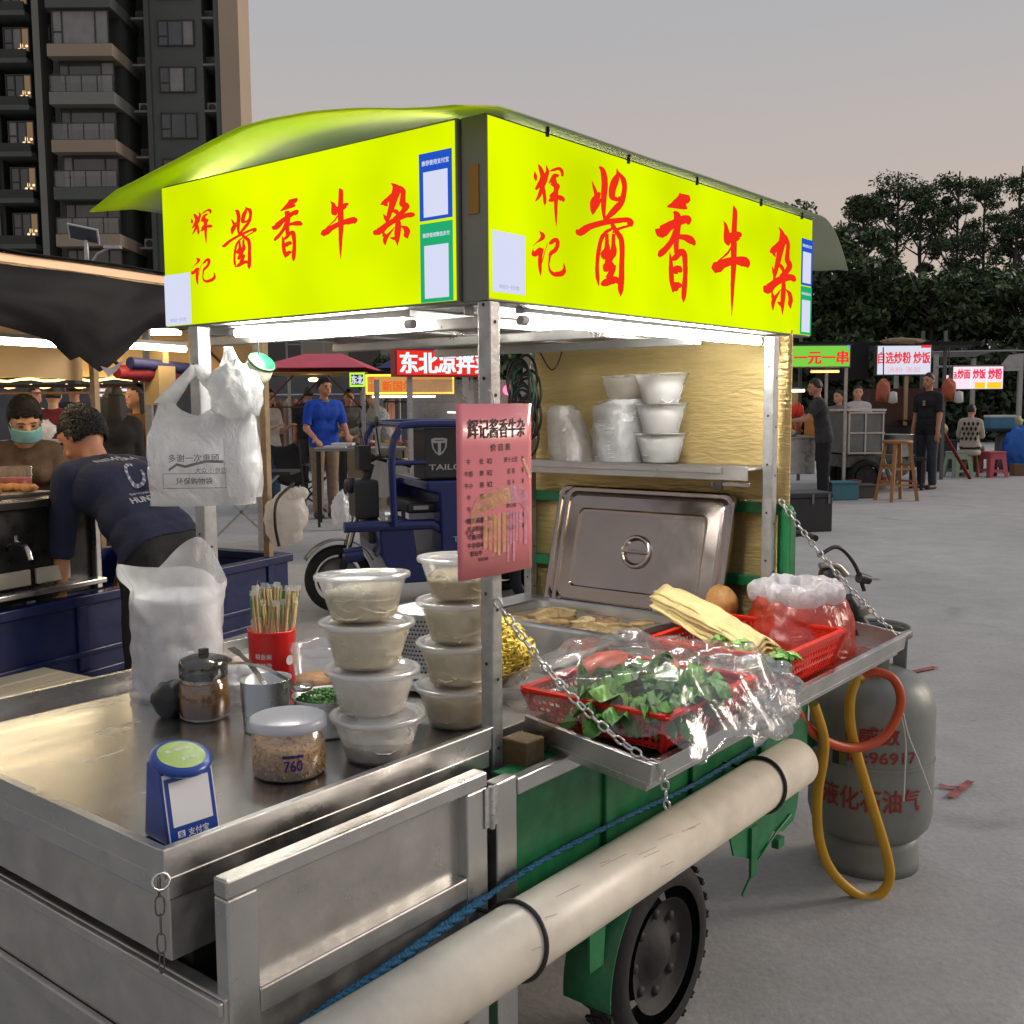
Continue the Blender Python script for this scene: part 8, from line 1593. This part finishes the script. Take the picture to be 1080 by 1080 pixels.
for fl in range(-6, 5):
    zb = st0+H_*fl   # top of a bay ledge
    if zb < .5: continue
    # projecting bay
    pale = fl % 2 == 0
    tb('balcony_slab', X(79), X(144), -1.2, 3.9, zb-.75, zb, PALE if pale else PIL if fl == -1 else DK)
    tb('bay_back', X(82), X(142), .8, 3.92, zb+.001, zb+H_-.751, DK2)
    window(X(83), X(140), zb+.02, zb+H_-.80, -.9 if fl in (0, 1) else -.2, 1 if fl == 0 else 0, (.18, .76, ))
    if fl not in (0,):
        g = MB(); g.box(X(80), X(143), -1.15, -1.10, zb+1.02, zb+1.07)
        for k in range(5): xx = X(80)+(X(143)-X(80))*k/4; g.box(xx-.03, xx+.03, -1.15, -1.10, zb+.001, zb+1.019)
        rl = g.build('balcony_rail', FRM, TW); g = MB(); g.add([(X(80), -1.12, zb+.05), (X(143), -1.12, zb+.05), (X(143), -1.12, zb+1.0), (X(80), -1.12, zb+1.0)], [(0, 1, 2, 3)]); g.build('glass_panel', film('rail_glass', (.12, .13, .12), .5, .1, .0, 1, .2, .2), rl)
    # wall windows on the right, recess ledges with units
    window(X(176), X(214), zb+.9-.2, zb+2.35, 1.52, 2 if fl > 0 else 0, (.28, .68))
    tb('ledge', X(149), X(166), 1.5, 3.9, zb-.55, zb-.42, PIL); tb('ledge', X(222), X(236), 1.5, 3.9, zb-.55, zb-.42, PIL)
    for px in (157, 229):
        g = MB(); g.box(X(px)-.42, X(px)+.42, 2.2, 2.6, zb-.41, zb+.22); u_ = g.build('air_conditioner', pm('grimy_unit', (.07, .07, .065), .6) if (fl+px) % 3 else pm('pale_unit', (.34, .33, .31), .6), TW); g = MB(); g.disc((X(px)-.1, 2.19, zb-.1), .25, 16, 0, (0, -1, 0)); g.build('fan_grille', FRM, u_)
        window(X(px)-.38, X(px)+.45, zb+.5, zb+2.1, 3.93, 0, (.5,))
    # windows between the pilaster and the bay, with one pale unit
    window(X(56), X(76), zb+.55, zb+2.25, 2.0, 2 if fl >= 0 else 0, (.3, .72)); tb('ledge', X(55.8), X(78), 1.9, 3.9, zb+.05, zb+.25, DK)
    # far left balconies
    zl = zb-.35; tb('balcony_slab', X(6), X(48), .3, 3.9, zl-.30, zl, DK); tb('balcony_wall', X(8), X(47), .32, .5, zl+.001, zl+.55, DK2)
    f = window(X(20), X(47), zl+.56, zl+2.1, 1.0, 0, (.35, .7))
    if fl <= 1:
        g = MB(); g.add([(X(38), 1.012, zl+.6), (X(46.5), 1.012, zl+.6), (X(46.5), 1.012, zl+2.05), (X(38), 1.012, zl+2.05)], [(0, 1, 2, 3)]); g.build('lit_pane', LITW, f)
        if fl <= 0:
            g = MB()
            for k in range(4): g.ball((X(36+2.6*k), .99, zl+.72+.22*(k % 2)), (.10, .02, .09+.10*(k == 1)), 8)
            g.build('chandelier', CHAN, f)
    tb('balcony_slab', X(-30), X(9), .1, 3.9, zl-.32, zl-.02, PIL); window(X(-14), X(6), zl+.4, zl+2.1, 1.3, 0, (.5,))
# ---- trees
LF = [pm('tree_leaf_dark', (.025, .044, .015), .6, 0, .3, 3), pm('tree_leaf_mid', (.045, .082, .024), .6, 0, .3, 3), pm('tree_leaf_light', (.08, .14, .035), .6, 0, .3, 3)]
BARK = pm('bark', (.05, .045, .038), .9, 0, .3, 4)
def tree(label, x, y, h, crown0, wd, nclump, nleaf, ls, seed, group, trunk_r=.16, open_=True, cat='tree', rk=.26):
    t = thing('tree', label, cat, (x, y, 0), 0, group); rnd = np.random.RandomState(seed); rr = random.Random(seed)
    g = MB(); lean = rr.uniform(-.04, .04)*h; g.tube([(lean*(k/6)**2+.06*math.sin(k*1.4+seed), .05*math.cos(k+seed), h*.97*k/6) for k in range(7)], [trunk_r*(1-.78*k/6) for k in range(7)], 8)
    vs = []; fs = []; ms = []; cl = []
    for c in range(nclump):
        f = rr.random()**.8; zc = h*(crown0+(1-crown0)*f*.93); env = wd*(1-.55*abs(f-.55)**1.2*1.4)*(1 if open_ else 1.0); a = rr.uniform(0, 6.283); rd = env*math.sqrt(rr.uniform(.08, 1))
        if f > .85: rd *= .6
        p = Vector((lean*(zc/h)**2+rd*math.cos(a), rd*math.sin(a)*.8, zc)); cl.append((p, rr.uniform(.45, 1.2)*wd*rk))
        z0 = max(zc-rd*rr.uniform(.5, 1.1)-.3, h*.25); q = Vector((lean*(z0/h)**2, 0, z0)); g.tube([q, q.lerp(p, .5)+Vector((0, 0, -.1)), p], [trunk_r*.30, trunk_r*.2, .012], 5)
    g.build('trunk', BARK, t)
    per = nleaf//nclump; P_a = []
    for ci, (p, r_) in enumerate(cl):
        d = rnd.normal(size=(per, 3)); d /= np.linalg.norm(d, axis=1)[:, None]; d *= (rnd.rand(per, 1)**.45)*r_*np.array([1.15, 1.1, .72]); c_ = d+np.array(p)
        a1 = rnd.normal(size=(per, 3)); a1 /= np.linalg.norm(a1, axis=1)[:, None]; a2 = np.cross(a1, rnd.normal(size=(per, 3))); a2 /= np.linalg.norm(a2, axis=1)[:, None]
        s_ = ls*(.6+.8*rnd.rand(per, 1)); P_a.append(np.stack([c_-a1*s_, c_+a2*s_*.45, c_+a1*s_, c_-a2*s_*.45], 1))
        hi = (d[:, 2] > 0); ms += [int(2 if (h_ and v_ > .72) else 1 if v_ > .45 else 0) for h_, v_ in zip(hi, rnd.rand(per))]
    A = np.concatenate(P_a).reshape(-1, 3); n = len(A)//4
    me = bpy.data.meshes.new('crown'); me.from_pydata(A.tolist(), [], np.arange(n*4).reshape(n, 4).tolist())
    for m in LF: me.materials.append(m)
    me.polygons.foreach_set('material_index', ms[:n]); o = bpy.data.objects.new('crown', me); COL.objects.link(o); o.parent = t
    return t
GT = 'tall open eucalyptus trees against the dusk sky'
tl = [(895, 52, 225, 'lowest and leftmost tall tree next to the yellow sign'), (918, 50, 196, 'tall open tree second from the left of the row'), (947, 53, 172, 'tallest narrow tree with gaps, left of the middle of the row'), (972, 50, 186, 'open crowned tall tree in the middle of the row'), (1012, 52, 172, 'wide crowned tall tree right of the middle of the row'), (1043, 54, 178, 'thin tall tree second from the right edge'), (1074, 49, 166, 'tall dense tree at the right edge of the row'), (1110, 51, 168, 'tall tree cut off by the right edge of the picture')]
for i, (px, Y, py, lab) in enumerate(tl):
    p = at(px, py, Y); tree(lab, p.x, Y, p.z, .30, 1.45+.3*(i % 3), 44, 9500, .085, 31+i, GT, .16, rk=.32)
GB = 'bushy dark trees filling the lower background'
bl_ = [(850, 44, 208, 3.4, 'dark bushy tree rising directly behind the right end of the yellow sign'), (888, 43, 232, 2.6, 'dark bushy tree right of the yellow sign'), (930, 42, 288, 2.5, 'low dark bushy tree above the white sign'), (985, 41, 284, 2.9, 'greener bushy tree in the middle of the low belt'), (1035, 42, 278, 2.8, 'greenest bushy tree right of the middle of the low belt'), (1085, 40, 290, 2.8, 'bushy tree at the right edge of the low belt'), (1140, 42, 280, 3., 'bushy tree partly outside the right edge')]
for i, (px, Y, py, wd, lab) in enumerate(bl_):
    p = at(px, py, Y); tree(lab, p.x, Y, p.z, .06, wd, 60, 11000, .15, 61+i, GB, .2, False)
for i, (px, Y, py, wd, lab) in enumerate(((505, 34, 340, 2.2, 'dark tree behind the red lit sign, next to the corner post'), (455, 36, 352, 1.8, 'small dark tree behind the navy canopy'), (560, 40, 330, 3.0, 'dark tree hidden behind the cart end wall'), (700, 46, 330, 4., 'broad dark tree hidden behind the cart'), (780, 46, 300, 4., 'broad dark tree left of the lime green sign'))):
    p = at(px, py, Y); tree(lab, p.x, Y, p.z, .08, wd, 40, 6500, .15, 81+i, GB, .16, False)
t = thing('hedge', 'long dark hedge closing off the far side of the market', 'hedge', (6, 36.5, 0)); rnd = np.random.RandomState(3); n = 22000
c_ = np.stack([rnd.uniform(-8, 26, n), rnd.uniform(0, 1.2, n), rnd.rand(n)**.8*(3.0+.5*np.sin(rnd.uniform(0, 6, n)))], 1); a1 = rnd.normal(size=(n, 3)); a1 /= np.linalg.norm(a1, axis=1)[:, None]; a2 = np.cross(a1, rnd.normal(size=(n, 3))); a2 /= np.linalg.norm(a2, axis=1)[:, None]
A = np.stack([c_-a1*.2, c_+a2*.1, c_+a1*.2, c_-a2*.1], 1).reshape(-1, 3); me = bpy.data.meshes.new('leaves'); me.from_pydata(A.tolist(), [], np.arange(n*4).reshape(n, 4).tolist()); me.materials.append(LF[0]); o = bpy.data.objects.new('leaves', me); COL.objects.link(o); o.parent = t
struct(tb('far_building', 0, 1, 0, 1, 0, 1, DK)) if False else None
